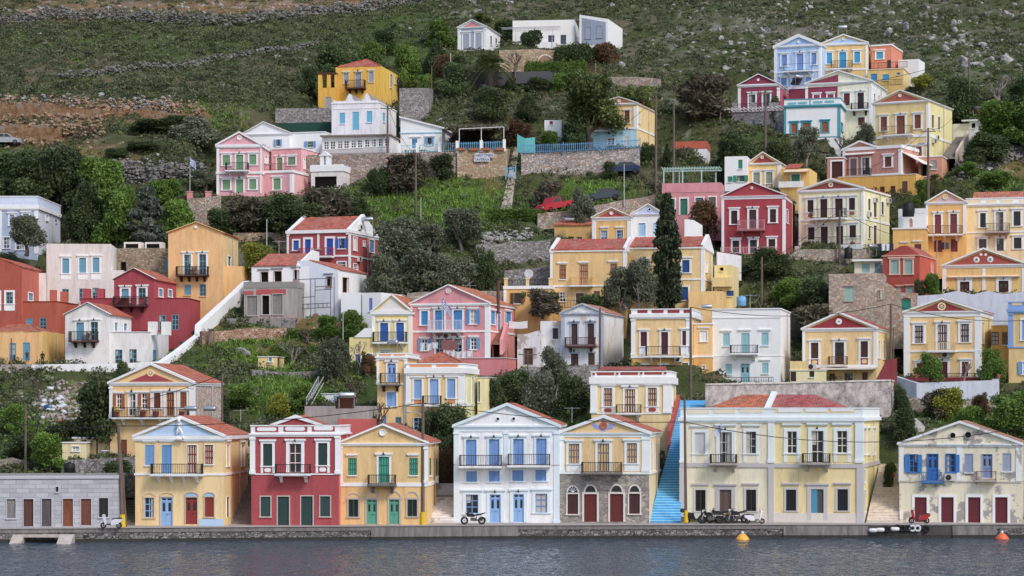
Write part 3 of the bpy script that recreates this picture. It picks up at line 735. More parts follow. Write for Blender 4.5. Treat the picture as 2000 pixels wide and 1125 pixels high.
(u0,z1),(u1,z0)=h.uv(1002,759),h.uv(1042,968);q=MB();q.box(u0,u1,.0,.05,z0,z1,paint('3f8fa8'));q.build('door_leaf',w)
for x in(1360,1388,1424):h.win(x,345,x+14,515,'S','c9b79a',sw=6,pl='s',hood=True)
h.win(1360,625,1371,708,'G','444444',sw=4,pl='s');h.win(1360,765,1371,908,'G','444444',sw=4,pl='s')
zc=h.H;t1,t2=tiles('cb6b3e',0),tiles('b5524c',0)
(ua,za),(ub,zb)=h.uv(520,108,6.5),h.uv(1030,86,6.5);um=h.uv(745,140,6.5)[0];zr=za
for nm,x0,x1,xr0,xr1,mt in(('roof',.5,um,ua,um,t1),('roof',um,h.w-.6,um,ub,t2)):
 q=MB();y0,y1,ym=.8,12.5,6.5
 q.face([(x0,y0,zc+.1),(x1,y0,zc+.1),(xr1,ym,zr),(xr0,ym,zr)],mt);q.face([(x1,y1,zc+.1),(x0,y1,zc+.1),(xr0,ym,zr),(xr1,ym,zr)],mt)
 q.face([(x0,y1,zc+.1),(x0,y0,zc+.1),(xr0,ym,zr)],mt);q.face([(x1,y0,zc+.1),(x1,y1,zc+.1),(xr1,ym,zr)],mt);q.build(nm,h.root)
q=MB();sl=(zr-zc-.1)/5.7
q.prism([(.3,zc),(6.5,zr-.05),(12.9,zc),(12.9,zc+.35),(6.5,zr+.28),(.3,zc+.3)][::-1],um-.22,um+.22,h.mt,'x');q.build('ridge_wall',h.root)
MANSION=h
h=House('Z5','peeling derelict house with bright blue shutters and worn dark red doors',410,1245,1268,920,372,peeling('ddd6b8','9a958c',.55),d=11,trim=peeling('dde4e6','a9a49a',.3),front=True,th=14)
h.gable(823,222,tile='b07a5c',cor=.12,rake=.24);h.band(374,394,p=.05);h.band(628,637,p=.07,mat='b5b0a4')
h.pil(412,440,396,628,capital=False);h.pil(803,843,396,630,capital=False);h.pil(1210,1245,392,632,capital=False)
h.oculus(778,318,24,inner=.78);h.oculus(882,314,26,inner=.8)
h.win(478,450,535,570,'O','2a6fb5','3079bd',sw=4,sc=paint('2a6fb5'));h.win(603,447,675,632,'D','2a6fb5',sw=4,sc=paint('2a6fb5'),door=True)
h.win(733,447,793,570,'G','2a6fb5',sw=5,sc=paint('2a6fb5'))
(u0,z1),(u1,z0)=h.uv(797,450),h.uv(824,570);q=MB();q.box(u0,u1,-.1,-.065,z0,z1,paint('3079bd'));q.build('shutter',h.root)
h.win(857,443,918,572,'S','8b9cb4');h.win(1117,440,1180,565,'S','9aa6b6');h.win(978,447,1048,610,'D','8090b4',sw=4,sc='b6b6b2',door=True)
h.bal(567,703,634,570,dep=.5,col='2f6fae',slab='3c74a8',brackets=0,nobars=False);h.bal(940,1075,624,567,dep=.6,col='6a3a30',slab='a39c90',brackets=0,nobars=True)
h.wins('P','6d2630',((515,742,598,915),(697,742,783,918),(882,742,967,918),(1068,742,1153,920)),sw=18,sc='e3e2dc',door=True)
DERELICT=h
# --- second row
h=House('A1','yellow house with red triangle pediment, brown shutters and a rubble stone side wall',805,1415,1625,1245,700,'dcb87c',d=9,trim='dfe2e4',side=stone('pink rubble','b3a596','c8bcae','a89a8c',3.2,.15))
h.gable(1107,562,tymp='e0bc80',tile='c2603c',cor=.12,rake=.26,tin=.0);h.band(702,725,p=.08);h.band(955,966,p=.08,side=False)
h.panel(945,664,1265,692,'dcb87c',p=.02)
u,z=h.uv(945,684);u1=h.uv(1272,684)[0];ua,za=h.uv(1105,612);q=MB();z0=h.H+.06;q.prism([(u,z0),(u1,z0),(ua,z0+.8)],-.07,-.03,plaster('a3454a'));q.build('pediment_panel',h.root)
h.oculus(1105,632,26,ring='e0cfa2',fill='d9c79a',inner=.6,rosette=True);h.pil(805,826,730,955);h.pil(1385,1415,725,955)
for x in(840,1015,1110,1205,1305):h.pil(x-8,x+4,760,950,capital=False,mat='e6e6e2')
h.win(853,785,893,895,'O','d8d4cc','9a5630',sw=6,hood=True);h.win(943,783,995,945,'G','dcd8d2',sw=8,hood=True,door=True);h.win(1037,781,1080,893,'O','d8d4cc','9a5630',sw=6,hood=True)
h.win(1127,778,1177,890,'L','6d3422','4a3628',sw=10,hood=True);h.win(1220,775,1277,945,'L','6d3422','d39a58',sw=10,hood=True,door=True);h.win(1320,772,1368,887,'L','7a3c24','d39a58',sw=10,hood=True)
h.bal(843,1390,958,885,brackets=4,dep=.8,th=.1);h.win(885,1120,930,1250,'P','8e4a2c',door=True)
CREAMBROWN=h
h=House('Z1','small cream flat-roofed annex with a two-pane window above the grey warehouse',455,632,705,440,312,'e6d3a0',d=6,trim='e9e8e0',name='annex',cat='annex')
h.flat(.1);h.win(527,345,580,378,'G','e8e8e8',sw=4)
h=House('Z1','low cream porch block behind the small annex, with an air unit on its roof',535,800,805,425,275,'e2cf9c',d=3,Y=204.5,trim='e9e8e0',name='annex',cat='annex',th=4)
h.flat(.15);h.win(705,295,717,415,'P','6b3a2a')
h=House('A4','narrow yellow tower house with one balcony and pale blue shutters',200,398,400,1055,545,'e0bd7e',d=8,th=6,Y=209.6)
h.parapet(525,548,cor=.15,panels=((215,528,295,546),(315,526,390,544)),pcol='d99a6c');h.band(735,743);h.pil(200,212,560,735);h.pil(384,400,560,1040)
h.win(270,598,327,730,'D','7fa6d8',sw=11,door=True,hood=True);h.bal(228,357,735,665,brackets=2,dep=.8,curved=True,slab='8a8478',bcol='3a3632')
h.win(265,795,330,892,'S','7ba3d4',sw=7);h.win(230,955,262,1040,'S','6f93c2');h.win(325,965,365,1050,'P','4f7f92',door=True)
h=House('A4','pale yellow villa with little tiled hip roof, orange frieze and tall blue shutters',400,795,887,1045,628,'e2c27e',d=8,Y=208.5,side='efdf9e',ysplit=880,lower='dcb46a')
h.parapet(595,628,cor=.5,panels=((425,600,575,622),(605,598,755,620)),pcol='d98f5c');h.hip(470,592,780,590,[(640,520)],tile='bb5f3c',y0=.5)
h.band(878,888);h.pil(408,432,660,876);h.pil(755,795,655,876)
h.win(452,707,505,838,'S','7ba4d2',sw=12,hood=True,apron=(876,'d98f5c'));h.win(562,705,620,875,'S','84abd6',sw=14,hood=True,door=True);h.win(680,703,735,835,'S','7ba4d2',sw=12,hood=True,apron=(872,'d98f5c'))
h.bal(520,642,880,820,dep=.8)
for r in((797,680,812,868),(846,690,860,868)):h.win(*r,kind='S',col='d6cdb0',sw=6,pl='s')
h.win(450,970,510,1055,'G','6d93c4',sw=3)
h=House('A4','cream ancillary wall and room stepping down beside the yellow villa',888,960,1020,900,690,'e9d6a0',d=5,Y=214,name='annex',cat='annex',th=8);h.flat(.05);h.win(893,720,906,860,'P','7f8f92',sw=2)
h=House('A4','narrow pale yellow house with grey gable and deep blue doors over a balcony',167,430,432,640,236,'e2cf85',d=8,th=9,trim='e3e4e2',Y=229.5)
h.gable(300,124,tymp='d9d6cf',tile='c96a3e',cor=.35,rake=.2);h.pil(167,184,240,640,capital=False);h.pil(413,430,238,640,capital=False)
h.win(220,320,275,446,'S','2c62ad',sw=13,hood=True,door=True);h.win(330,318,383,445,'S','2c62ad',sw=13,hood=True,door=True);h.bal(182,405,452,383,dep=.8)
h.win(215,505,290,540,'G','dddddd',sw=5)
h=House('A4','low yellow side wing with two blue windows and white stepped wall',8,167,170,600,418,'dfcb86',d=6,th=9,Y=229.5,name='annex',cat='annex')
h.win(50,535,85,597,'S','2c55a0',sw=7);h.win(123,533,165,594,'S','2c55a0',sw=8)
q=MB();(ua,za),(ub,zb)=h.uv(40,418),h.uv(165,355);q.prism([(ua,za),(ub,za),(ub,zb),(ua+1.1,zb)],-.1,2.5,h.mt);q.build('gable_parapet',h.root)
h=House('A4','pink house with bright blue shutters and orange roof, a striped flag on its balcony',430,965,1145,640,187,'d18d90',d=11,side='dd9188',trim='e2e3e6')
h.gable(690,57,tile='cb6f42',cor=.16,rake=.16);h.band(373,385);h.pil(430,443,192,640,capital=False);h.pil(938,965,190,640)
h.win(502,238,548,332,'S','2f86c0',sw=13,hood=True);h.win(597,233,658,368,'S','2f86c0',sw=13,hood=True,door=True);h.win(725,232,783,366,'S','2f86c0',sw=13,hood=True,door=True)
h.win(836,230,880,325,'O','e0e0e0','3f8fc4',sw=9,hood=True);h.bal(565,798,374,303,col='d0d4d8')
h.wins('O','e0e0e0',((503,432,545,508),(840,424,882,500)),c2='5f9ac0',sw=8,hood=True);h.wins('G','7fa6c4',((600,430,655,530),(727,428,782,528)),sw=9,hood=True,door=True)
for r in((978,236,1008,330),(1075,240,1118,325)):h.win(*r,kind='S',col='3f94cb',pl='s',sw=6,hood=True)
h.win(1024,240,1046,370,'P','4f9bc0',pl='s',sw=4,door=True)
h.oculus(690,98,19,inner=.8,fill='d9b0ac',rosette=True)
PINK=h
h=House('A4','salmon pink terrace block with garden stairs below the pink house',770,1080,1150,640,558,'cf7f80',d=5,Y=226,side='c97673',name='terrace',cat='terrace',th=12,fnd=5);h.flat(.05)
h=House('A6','peeling whitewashed house with grey blue pilasters and brown shutters',378,685,845,580,160,peeling('dde0e4','c9bfb2',.5),d=9,side=peeling('eceae6','d2cabd',.25),trim=peeling('aebccb','c7c4be',.25))
h.gable(532,90,tile='b9795c',cor=.12,rake=.18,tymp=peeling('dfe2e6','c9bfb2',.5));h.pil(378,402,168,580);h.pil(662,688,165,580)
h.win(450,243,497,402,'S','4a3a33',sw=12,hood=True,door=True);h.win(573,240,622,400,'S','4a3a33',sw=12,hood=True,door=True);h.bal(415,635,406,347,col='5a2e2e',slab='6a4a48',dep=.7)
h.win(447,465,503,576,'S','4c3b34',hood=True,door=True);h.win(577,460,627,570,'S','5a463a',hood=True,door=True);h.band(405,415,side=False)
h=House('A6','white peeling side wing with one brown window and broken parapet',215,378,380,580,222,peeling('e0e1e4','c2b8aa',.5),d=7,th=10,Y=231.5,name='annex',cat='annex');h.win(308,275,352,357,'S','4a3c34',sw=3)
h=House('A6','ruinous white lean-to with a weathered arched door',40,215,217,580,320,peeling('d5d4d4','a89f94',.75),d=5,th=10,Y=230.5,name='annex',cat='annex');h.win(92,430,157,552,'P','54402f',sw=4,sc='8f887e',door=True)
q=MB();(ua,za),(ub,zb),(uc,zc)=h.uv(110,320),h.uv(215,290),h.uv(160,320);q.prism([(ua,za),(ub,za),(ub,zb),(uc,zc+.2)],.0,.5,peeling('d5d4d4','a89f94',.75));q.build('broken_parapet',h.root)
h=House('A6','cream house with brown louvred windows and red panels along its white parapet',602,1200,1243,1125,645,'e4c98e',d=9,trim='e6e6ea',side='ecdcae')
h.parapet(600,645,cor=.62,panels=((643,612,775,632),(822,609,955,630),(1003,606,1136,627)),pcol='94423a')
for x,y in((620,624),(798,621),(980,618),(1162,615)):h.oculus(x,y,13,fill='94423a',inner=.85)
zt=h.uv(900,592)[1];zr=h.uv(900,566,3)[1];q=MB();q.prism([(.5,zt),(3,zr),(3.1,zr),(6,zt)],.6,h.w-.6,tiles('b4483c',0),'x');q.build('roof',h.root)
h.band(918,926,p=.06);h.pil(602,644,682,918,p=.09);h.pil(1145,1200,672,918,p=.09)
h.win(695,730,760,866,'L','6d4034','dccda8',sw=18,hood=True,apron=(916,'e6e6ea'));h.win(1030,727,1097,864,'L','6d4034','dccda8',sw=18,hood=True,apron=(914,'e6e6ea'))
h.panel(697,882,757,912,'94423a',p=.06,lozenge=True);h.panel(1034,878,1092,908,'94423a',p=.06,lozenge=True)
h.win(855,738,933,914,'L','6d4034','dccda8',sw=16,hood=True,door=True);h.bal(797,980,918,855)
h.win(1208,720,1216,862,'S','d8cdb4',pl='s',sw=4)
REDPANEL=h
h=House('A7','yellow house with dark red parapet panels and maroon shutters',-460,40,62,700,300,'e2c084',d=9,trim='e4e6ea',ysplit=680,lower='d9a95a',th=11,Y=224.5)
h.parapet(274,318,cor=.35,panels=[(a,278,b,308)for a,b in((-410,-325),(-290,-190),(-155,-55),(-20,38))],pcol='8c3a3a')
h.band(670,690,p=.08);h.pil(-455,-430,355,668);h.pil(0,40,350,668)
h.wins('S','57262c',((-384,468,-330,590),(-32,460,18,582)),sw=13,hood=True,apron=(660,'e4e6ea'));h.win(-210,470,-152,660,'S','57262c',sw=16,hood=True,door=True)
h.bal(-330,-45,672,592,curved=True);h.wins('L','9a7a4a',((-385,755,-330,800),(-225,755,-160,800)),c2='d2b070',sw=8,hood=True);h.win(-35,730,18,815,'L','8a6a3a','cfae6c',sw=8)
REDPARAPET=h
h=House('A7','narrow yellow extension with one white boarded window and terrace rail',62,218,222,700,395,'e0bd80',d=7,trim='e4e6ea',ysplit=680,lower='d8a654',th=11,Y=226,name='annex',cat='annex')
h.flat(.12);h.band(668,684);h.win(115,458,178,548,'S','e2e4e6',sw=3);h.win(137,752,163,792,'G','dddddd',sw=5);h.lintel(98,200,425,8)
h=House('A7','plain white cube house with turquoise shutters and one black balcony',220,797,880,890,272,'e8e6ea',d=10,side='f2f0ec',trim='e8e7ea',wear=.35)
h.tr.box(-.05,h.w+.05,-.06,0,h.H-.95,h.H-.85,h.mt);h.flat(.1);h.band(668,676,p=.04)
h.lintel(290,388,452,10);h.lintel(440,552,446,10);h.lintel(612,718,444,10);h.lintel(618,716,700,8)
h.wins('S','8fc0c4',((312,480,370,586),(637,473,697,582),(333,737,387,828),(642,730,697,820)));h.win(465,478,537,645,'S','8abdc0',door=True);h.win(460,735,537,893,'D','8cbfc6',door=True)
h.bal(383,607,650,582,brackets=2)
h.fence(150,752,893,855,dep=1.6)
WHITECUBE=h
h=House('A7','yellow house with deep red pediment and dark slatted windows with red aprons',987,1607,1730,888,440,'e0c084',d=10,trim='e9ebee',side='e8ca8a')
h.gable(1292,300,tymp='943236',tile='b5533c',cor=.10,rake=.24,tin=.02);h.band(438,468,p=.06);h.pil(987,1006,470,770,capital=False);h.pil(1583,1607,465,770,capital=False);h.band(748,772,side=False)
h.oculus(1292,381,26,fill='dcdcdc',inner=.3);h.oculus(1292,381,8,inner=.9)
h.win(1055,560,1118,692,'S','4d3024',sw=18,hood=True,apron=(745,'94383c'),sn='d9bb80');h.win(1475,547,1537,682,'S','4d3024',sw=18,hood=True,apron=(745,'94383c'),sn='d9bb80')
h.win(1258,556,1335,742,'D','3a2a26',sw=18,hood=True,door=True);h.bal(1215,1367,748,678,col='6a4a34',dep=.8,slab='d8d4cc')
for r in((1622,543,1640,690),(1662,540,1680,697)):h.win(*r,kind='S',col='c9bfa8',sw=7,pl='s')
h.win(1210,820,1257,888,'P','7a4a2c',door=True);h.win(1340,815,1405,886,'G','4a4f55',door=True);h.win(1487,810,1537,882,'P','7a4a2c',door=True)
u0,z0=h.uv(1150,780);u1,_=h.uv(1607,780);q=MB();q.prism([(0,z0+.15),(0,z0+.02),(-1.5,z0-.12),(-1.5,z0-.02)],u0,u1,plaster('cfc6b4'),'x')
for x in(1225,1395,1560):
 u=h.uv(x,780)[0];q.tube([(u,-1.4,z0-.1),(u-.35,-.05,z0-1.0),(u-.35,-.05,z0-2.4)],.03,.03,plain('galvanised_metal',(.45,.46,.47),.4),5)
q.build('canopy',h.root)
h.fence(1607,1725,700,690)if False else None
REDPED=h
h=House('A7','low cream annex with dark openings below the red pediment house',878,1185,1190,890,790,'e8d6a0',d=2.5,th=8,Y=224.3,name='annex',cat='annex')
h.win(882,805,930,887,'S','3e2c28',door=True);h.win(1042,800,1083,850,'S','352a28');h.flat(.06)
h.slab(878,1030,715,790,0,'e0c584',y2=1.6,name='stair_wall')
h=House('A8','yellow house with star rosette on red pediment, pruned trees on its terrace',473,1030,1120,975,484,'dfbe80',d=9,trim='eceef0',side='ead18c')
h.gable(748,384,tymp='e0c48c',tile='b5533c',cor=.10,rake=.24,tin=.0);h.band(484,524,p=.06)
q=MB();z0=h.H+.05;(ua,_),(u0,_),(u1,_)=h.uv(748,430),h.uv(570,478),h.uv(930,478);q.prism([(u0,z0),(u1,z0),(ua,z0+.95)],-.07,-.03,plaster('943a3c'));q.build('pediment_panel',h.root)
h.oculus(748,444,30,ring='e6d3a4',fill='dcc48e',inner=.65,rosette=True)
h.pil(473,515,526,975,capital=False);h.pil(988,1030,522,975,capital=False);h.band(766,780)
h.win(550,585,613,711,'L','33221f','d6c7bf',sw=17,hood=True);h.win(885,573,948,704,'L','33221f','d6c7bf',sw=17,hood=True);h.win(718,578,788,764,'L','33221f','d6c7bf',sw=16,hood=True,door=True)
h.bal(650,850,770,708,col='c9b98a',brackets=0)
h.wins('S','6a2e2a',((565,860,625,955),(895,850,940,955)),sw=15,hood=True);h.win(720,850,790,975,'S','5e2a26',sw=15,hood=True,door=True)
h.win(1040,560,1056,715,'S','d8b878',pl='s',sw=4)
h.slab(500,1165,968,990,3.0,'8a3236',y2=-2.8,name='terrace_wall');h.fence(540,1165,966,940,dep=2.9)
ROSETTE=h
h=House('A8','low ochre wing with a dark glazed door and slanting awning poles',1110,1240,1242,975,578,'d9a84c',d=5,Y=228.5,th=14,name='annex',cat='annex');h.flat(.1);h.win(1112,632,1165,725,'G','3a3034',door=True);h.win(1190,632,1230,725,'G','6a4a34');h.win(1060,840,1130,912,'S','4a2422')
h=House('A8','corner of a house with bright blue trim and blue shutters by the frame edge',1238,1560,1600,962,470,'dfc07e',d=9,trim='7da2d2',th=18,Y=223.5)
h.parapet(410,462,cor=.3,panels=((1262,417,1332,437),(1350,414,1450,434)),pcol='d9c08c');h.pil(1238,1272,490,745);h.band(740,750)
h.win(1335,545,1400,690,'S','6aa0d4',sw=14,sc='e6e8ea');h.win(1340,850,1400,940,'O','dddddd','6aa0d4',sw=10,sc='e6e8ea')
BLUETRIM=h
# --- third row, left
h=House('A1','low apricot cottage with shallow tiled hip roof and teal doors',-60,305,472,562,326,'dfb070',d=9,side='e8bf68',trim='dcae70')
h.hip(-60,326,300,326,[(-20,284),(232,280)],tile='b9603c');h.win(68,412,117,542,'G',TEAL,door=True);h.win(168,408,220,542,'S',TEAL,door=True)
h=House('A1','pale grey white house with teal shutters and iron balcony beside the apricot cottage',477,1088,1235,572,330,'dcd9d2',d=8,side='efece2',trim='f0f0ec',fnd=2)
h.flat(.04);h.wins('S',TEAL,((558,468,612,570),(665,465,717,569)),door=True);h.wins('G',TEAL,((843,460,897,566),(947,457,1002,563)),door=True);h.win(1120,462,1143,558,'S',TEAL,pl='s')
TH=h.th
g=House('A1','gabled upper storey of the pale grey white house with teal doors',477,800,962,572,205,'dcd9d2',d=8,side='f0ece0',trim='f0f0ec',fnd=0)
g.gable(643,117,tile='c0593a',cor=0,rake=.1);g.win(560,262,615,393,'S',TEAL,sw=13,hood=True,door=True);g.win(665,258,718,392,'G',TEAL,sw=13,hood=True,door=True)
for r in((838,262,860,325),(905,268,930,323)):g.win(*r,kind='S',col=TEAL,sw=8,pl='s')
g.bal(525,722,398,330,brackets=3,slab='6a4238',bcol='2e2a28',th=.08)
GREYWHITE=g
for x in(1068,1166):
 u,z=h.uv(x,330);q=MB();q.box(u-.05,u+.75,1.0,1.9,z-.3,z+1.05,plaster('e9e0d6'));q.build('chimney',h.root)
h=House('A2','crimson flat-topped house wing with teal doors and two chimney stubs',590,1375,1467,1032,795,'9c3f46',d=7,side='b0474c',trim='a8464c',fnd=2)
h.flat(.04);h.wins('G',TEAL,((1015,925,1068,1032),(1165,920,1215,1028),(1258,917,1310,1027)),door=True)
for x in(590,694):
 u,z=h.uv(x,800);q=MB();q.box(u+.02,u+.7,1.0,1.8,z-.3,z+1.1,plaster('b0444c'));q.build('chimney',h.root)
g=House('A2','crimson gabled house with orange roof, white framed teal doors and balcony',835,1130,1290,1032,660,'9d3e46',d=8,side='ad474c',trim='eeeef0',fnd=0)
g.gable(983,578,tile='c0593a',cor=0,rake=.08);g.win(893,728,943,849,'S',TEAL,sw=16,hood=True,door=True);g.win(1015,722,1068,848,'G',TEAL,sw=14,hood=True,door=True)
for r in((1163,727,1190,787),(1232,735,1258,787)):g.win(*r,kind='S',col=TEAL,sw=8,pl='s')
g.bal(850,1083,853,788,brackets=3,slab='5a3034',bcol='2e2426',th=.08)
CRIMSON=g
h=House('A2','terracotta red house wing with small teal windows at the frame edge',-60,413,590,1047,820,'a8553e',d=8,side='bb6249',trim='a8553e',fnd=2)
h.flat(.04);h.wins('S',TEAL,((42,948,95,990),(190,945,240,990)));h.win(290,941,340,1028,'G',TEAL)
for x in(392,502):
 v=h.vz(x,820)[0];q=MB();z=h.H;q.box(h.w-.75,h.w-.05,max(.05,v-.5),max(.4,v+.1),z-.1,z+1.15,plaster('bb5f48'));q.build('chimney',h.root)
g=House('A2','terracotta red upper storey with a sloping tile edge and white framed teal windows',-120,160,340,1047,570,'a9523f',d=10,side='bd6450',trim='eeeeee',fnd=0)
g.prof=[(0,g.H),(g.uv(0,508)[0],g.uv(0,508)[1]),(g.w,g.H-.02)]
g.roof_slab([g.prof[1],(g.w+.1,g.H-.04)],'c0593a',y0=-.05);g.win(45,752,95,836,'G',TEAL,sw=14,apron=(888,'eeeeee'));g.win(-40,752,-2,836,'G',TEAL,sw=12,apron=(888,'eeeeee'))
for r in((207,757,240,816),(288,760,312,815)):g.win(*r,kind='S',col=TEAL,sw=8,pl='s')
h=House('A2','light grey cube house with a row of three white framed teal windows',340,812,862,835,397,'cfc8be',d=8,side='e6e0d4',trim='ececec')
h.wins('S',TEAL,((457,505,507,614),(580,501,630,610),(679,498,728,608)),sw=11,hood=True,apron=(660,'f0f0f2'));h.wins('G',TEAL,((455,728,505,818),(580,725,628,822),(677,720,727,802)))
h.slab(285,345,612,835,0,'d6d0c6',y2=2,name='wing');h.slab(812,905,592,835,0,'d9d3c8',y2=2.5,name='wing')
h=House('A2','low tan rubble stone house with a flat roof and open doorway',855,1232,1235,640,432,stone('tan rubble','8f7f66','a5947a','7c6c56',3.4),d=6,th=4,Y=252,trim='9a8a72');h.win(885,530,925,608,'B','333333');h.win(1205,515,1228,600,'S',TEAL)
for x in(895,1050):
 u,z=h.uv(x,432);q=MB();q.box(u,u+1.9,.8,2.4,z-.1,z+.75,plaster('ead9cc'));q.box(u+.2,u+1.6,.76,.8,z+.1,z+.55,DARK());q.build('roof_box',h.root)
h=House('A2','tall apricot orange house with white medallion gable and teal shutters',1232,1628,1745,795,318,'ddb072',d=9,side='ecc384',trim='e3b678')
h.gable(1437,240,tile='c96a3e',cor=0,rake=.12);h.oculus(1437,273,14,fill='dfe3ea',inner=.95)
h.win(1350,478,1398,626,'G',TEAL,sw=13,hood=True,door=True,sc='f0f0f2');h.win(1460,475,1510,625,'G',TEAL,sw=13,hood=True,door=True,sc='f0f0f2');h.bal(1303,1530,630,568,brackets=4,slab='5f3c30',bcol='2e2624',th=.08)
h.win(1350,697,1400,773,'S',TEAL);h.win(1462,693,1510,780,'G',TEAL);h.win(1668,487,1690,565,'G',TEAL,sw=6,pl='s',sc='f0f0f2')
APRICOT=h
h=House('A3','apricot lower wing running out beside the tall apricot orange house',-22,160,222,640,452,'dcb478',d=6,th=12,Y=248.5,side='dfb468',trim='dcb478',name='wing',cat='annex')
h=House('A2','grey blue house with white stringcourses behind an olive tree',-80,275,442,470,125,'a6b2c8',d=12,side='ccd5e2',trim='e6eaf0')
h.parapet(48,118,cor=.4,panels=((0,88,78,118),(92,87,172,115),(185,85,268,112)),pcol='c2cbdc',mat='c6d0e0');h.pil(250,276,140,470,capital=False);h.pil(0,12,150,470,capital=False)
h.wins('S','8f9cba',((70,185,105,262),(168,178,212,262)),sw=10,hood=True);h.win(335,185,352,232,'G','dddddd',sw=6,pl='s');h.win(405,218,416,246,'S','6a2a3a',pl='s');h.wins('G','c8ccd6',((25,350,70,430),(115,345,175,440)),sw=6)
GREYBLUE=h
# --- third row, centre
h=House('A3','dark red house with royal blue doors and a tiled roof ridge along its front',492,942,1155,560,208,'a0474c',d=9,side='b0524f',trim='e9eaee',Y=252)
h.sideroof(100,tile='bd5e44',x=800);h.band(190,214,p=.16);h.band(376,388);h.pil(492,503,216,545,capital=False);h.pil(712,727,212,376,capital=False);h.pil(940,942,205,545,capital=False)
h.win(537,262,577,333,'S','2f5fae',sw=11);h.win(622,253,665,366,'S','2a4fae',sw=15,door=True);h.win(780,247,828,374,'S','2a4fae',sw=15,door=True);h.win(870,246,910,320,'O','2a55aa','2f5fae',sw=11)
h.bal(590,832,380,320,dep=.8,col='93304a',brackets=0)
h.win(975,236,1000,335,'S','dfe0e2',sw=7,pl='s',sc='f0f0f0');h.win(1046,265,1062,305,'S','dfe0e2',sw=5,pl='s');h.win(1093,255,1127,350,'S','4d86b0',sw=5,pl='s');h.win(975,432,1005,475,'G','dddddd',sw=6,pl='s')
h.win(860,420,920,470,'G','dddddd',sw=8)
REDBLUE=h
h=House('A3','unfinished white house with empty window holes and small tiled roofs',230,645,700,640,455,'dfe3ea',d=7,side='e6e8ec',trim='e3e6ea',th=13,wear=.15,Y=242.5)
h.wins('B','6a4030',((298,492,352,570),(395,487,450,562),(540,478,578,552)),sc='b98c78',sw=3)
for a,b,y in((275,362,470),(372,460,462),(520,590,452)):h.lintel(a,b,y,7,plaster('8f9094'))
zr=h.uv(640,362,5)[1];q=MB();q.prism([(-.1,h.H),(5,zr),(5,zr+.12),(-.1,h.H+.12)],.2,h.uv(560,440)[0],tiles('c4654a',0),'x');q.build('roof',h.root)
q=MB();q.prism([(-.1,h.H-.4),(7,h.H-.4),(7,zr+.35),(5,zr+.4),(-.1,h.H+.2)],h.uv(560,440)[0],h.uv(560,440)[0]+.25,h.mt,'x');q.build('gable_parapet',h.root)
g=House('A3','taller unfinished white block of grey render with scaffold poles in front',562,865,1042,828,420,'d2d8e2',d=8,side='ebeef2',trim='e3e6ea',th=18,wear=.15,Y=241.5)
g.prof=[(0,g.uv(645,412)[1]),(g.uv(645,412)[0],g.uv(645,408)[1]),(g.w,g.uv(862,478)[1])];g.H=min(g.prof[0][1],g.prof[2][1]);g.prof[0]=(0,g.H+.001)
g.prof=[(0,g.H),(.05,g.uv(645,410)[1]),(g.uv(645,412)[0],g.uv(645,408)[1]),(g.w,g.H)]
g.roof_slab([g.prof[2],(g.w+.1,g.H-.02)],'c4654a',y0=.25);g.win(778,526,818,600,'B','6a4030',sw=2,sc='b98c78');g.lintel(760,830,500,7,plaster('a0a2a6'));g.win(895,530,940,645,'B','6a4030',pl='s',sw=2,sc='b98c78')
WHITEBLOCK=g
h=House('A3','bare concrete porch with a red painted beam and blocked windows',175,562,575,830,568,concrete('a8a39c','6e6a66',.7),d=3.0,side=concrete('9a958d','5f5b57',.8),trim='b5b0a8',Y=239.5,th=9,name='porch',cat='porch')
h.win(308,665,360,803,'B','444444',sw=8,sc='b8b2aa');h.panel(172,632,245,657,'b0504e',p=.05);h.panel(266,620,482,655,'b0504e',p=.05);h.panel(195,668,275,810,'7e7a76',p=-.0)if False else None
h.win(197,668,272,810,'P',concrete('8f8b86','6a6662',.5),sw=6,sc='aaa59c');h.win(385,655,457,803,'P',concrete('8f8b86','6a6662',.5),sw=6,sc='aaa59c');h.tb(-.1,h.w+.1,-.25,0,.5,plaster('a04a40'));h.band(566,610,p=.05,mat='8c8882')
h.slab(65,560,835,905,.8,concrete('948f88','5f5b57',.7),y2=-.5,name='plinth')
PORCH=h
h=House('A3','low white flat block with a lilac blue door',1040,1180,1420,790,645,'eceef2',d=7,th=22,Y=239,name='annex',cat='annex',wear=.15);h.win(1090,683,1115,778,'S','7f84c8')
h=House('A3','plain white garden block between scaffold and lilac blue door',885,1035,1040,800,645,'d9dee8',d=5,th=8,Y=240,name='annex',cat='annex',wear=.15)
h=House('A5','ochre cottage with red triangular pediment and sky blue windows',740,1020,1030,400,130,'dcb068',d=8,trim='e3e3e2',th=14)
h.gable(880,58,tymp='a8464a',tile='b5533c',cor=.10,rake=.16,tin=.02);h.band(132,156,p=.05);h.pil(740,766,158,400,capital=False);h.pil(993,1022,156,400,capital=False);h.oculus(879,97,14,fill='e6e2da',inner=.9)
h.win(800,226,850,298,'G','7fb0d4',sw=2);h.win(916,224,965,294,'G','7fb0d4',sw=2);h.lintel(792,858,198,8);h.lintel(905,972,196,8)
h=House('A5','rough ochre stone side house with orange tile strip and blue shutters',460,740,742,310,190,peeling('d3a95c','b3905c',.4),d=7,th=12,Y=264,trim='d3a95c');h.sideroof(152,tile='c4653f',left=False,right=False);h.win(500,275,540,308,'S','6fb0d4');h.win(625,272,662,305,'G','8a96a8',sw=2)
h=House('A5','white cottage with pale lilac pediment and light blue shutters beside the cypress',1027,1260,1340,400,106,'e6e8ee',d=9,trim='eef0f4',side='f0efec',wear=.2)
h.gable(1148,30,tymp='b4c2de',tile='b5533c',cor=.06,rake=.18,tin=.0);h.oculus(1158,72,13,inner=.7);h.win(1080,172,1128,268,'S','9cc4e0',sw=3);h.win(1190,170,1227,268,'S','9cc4e0',sw=3)
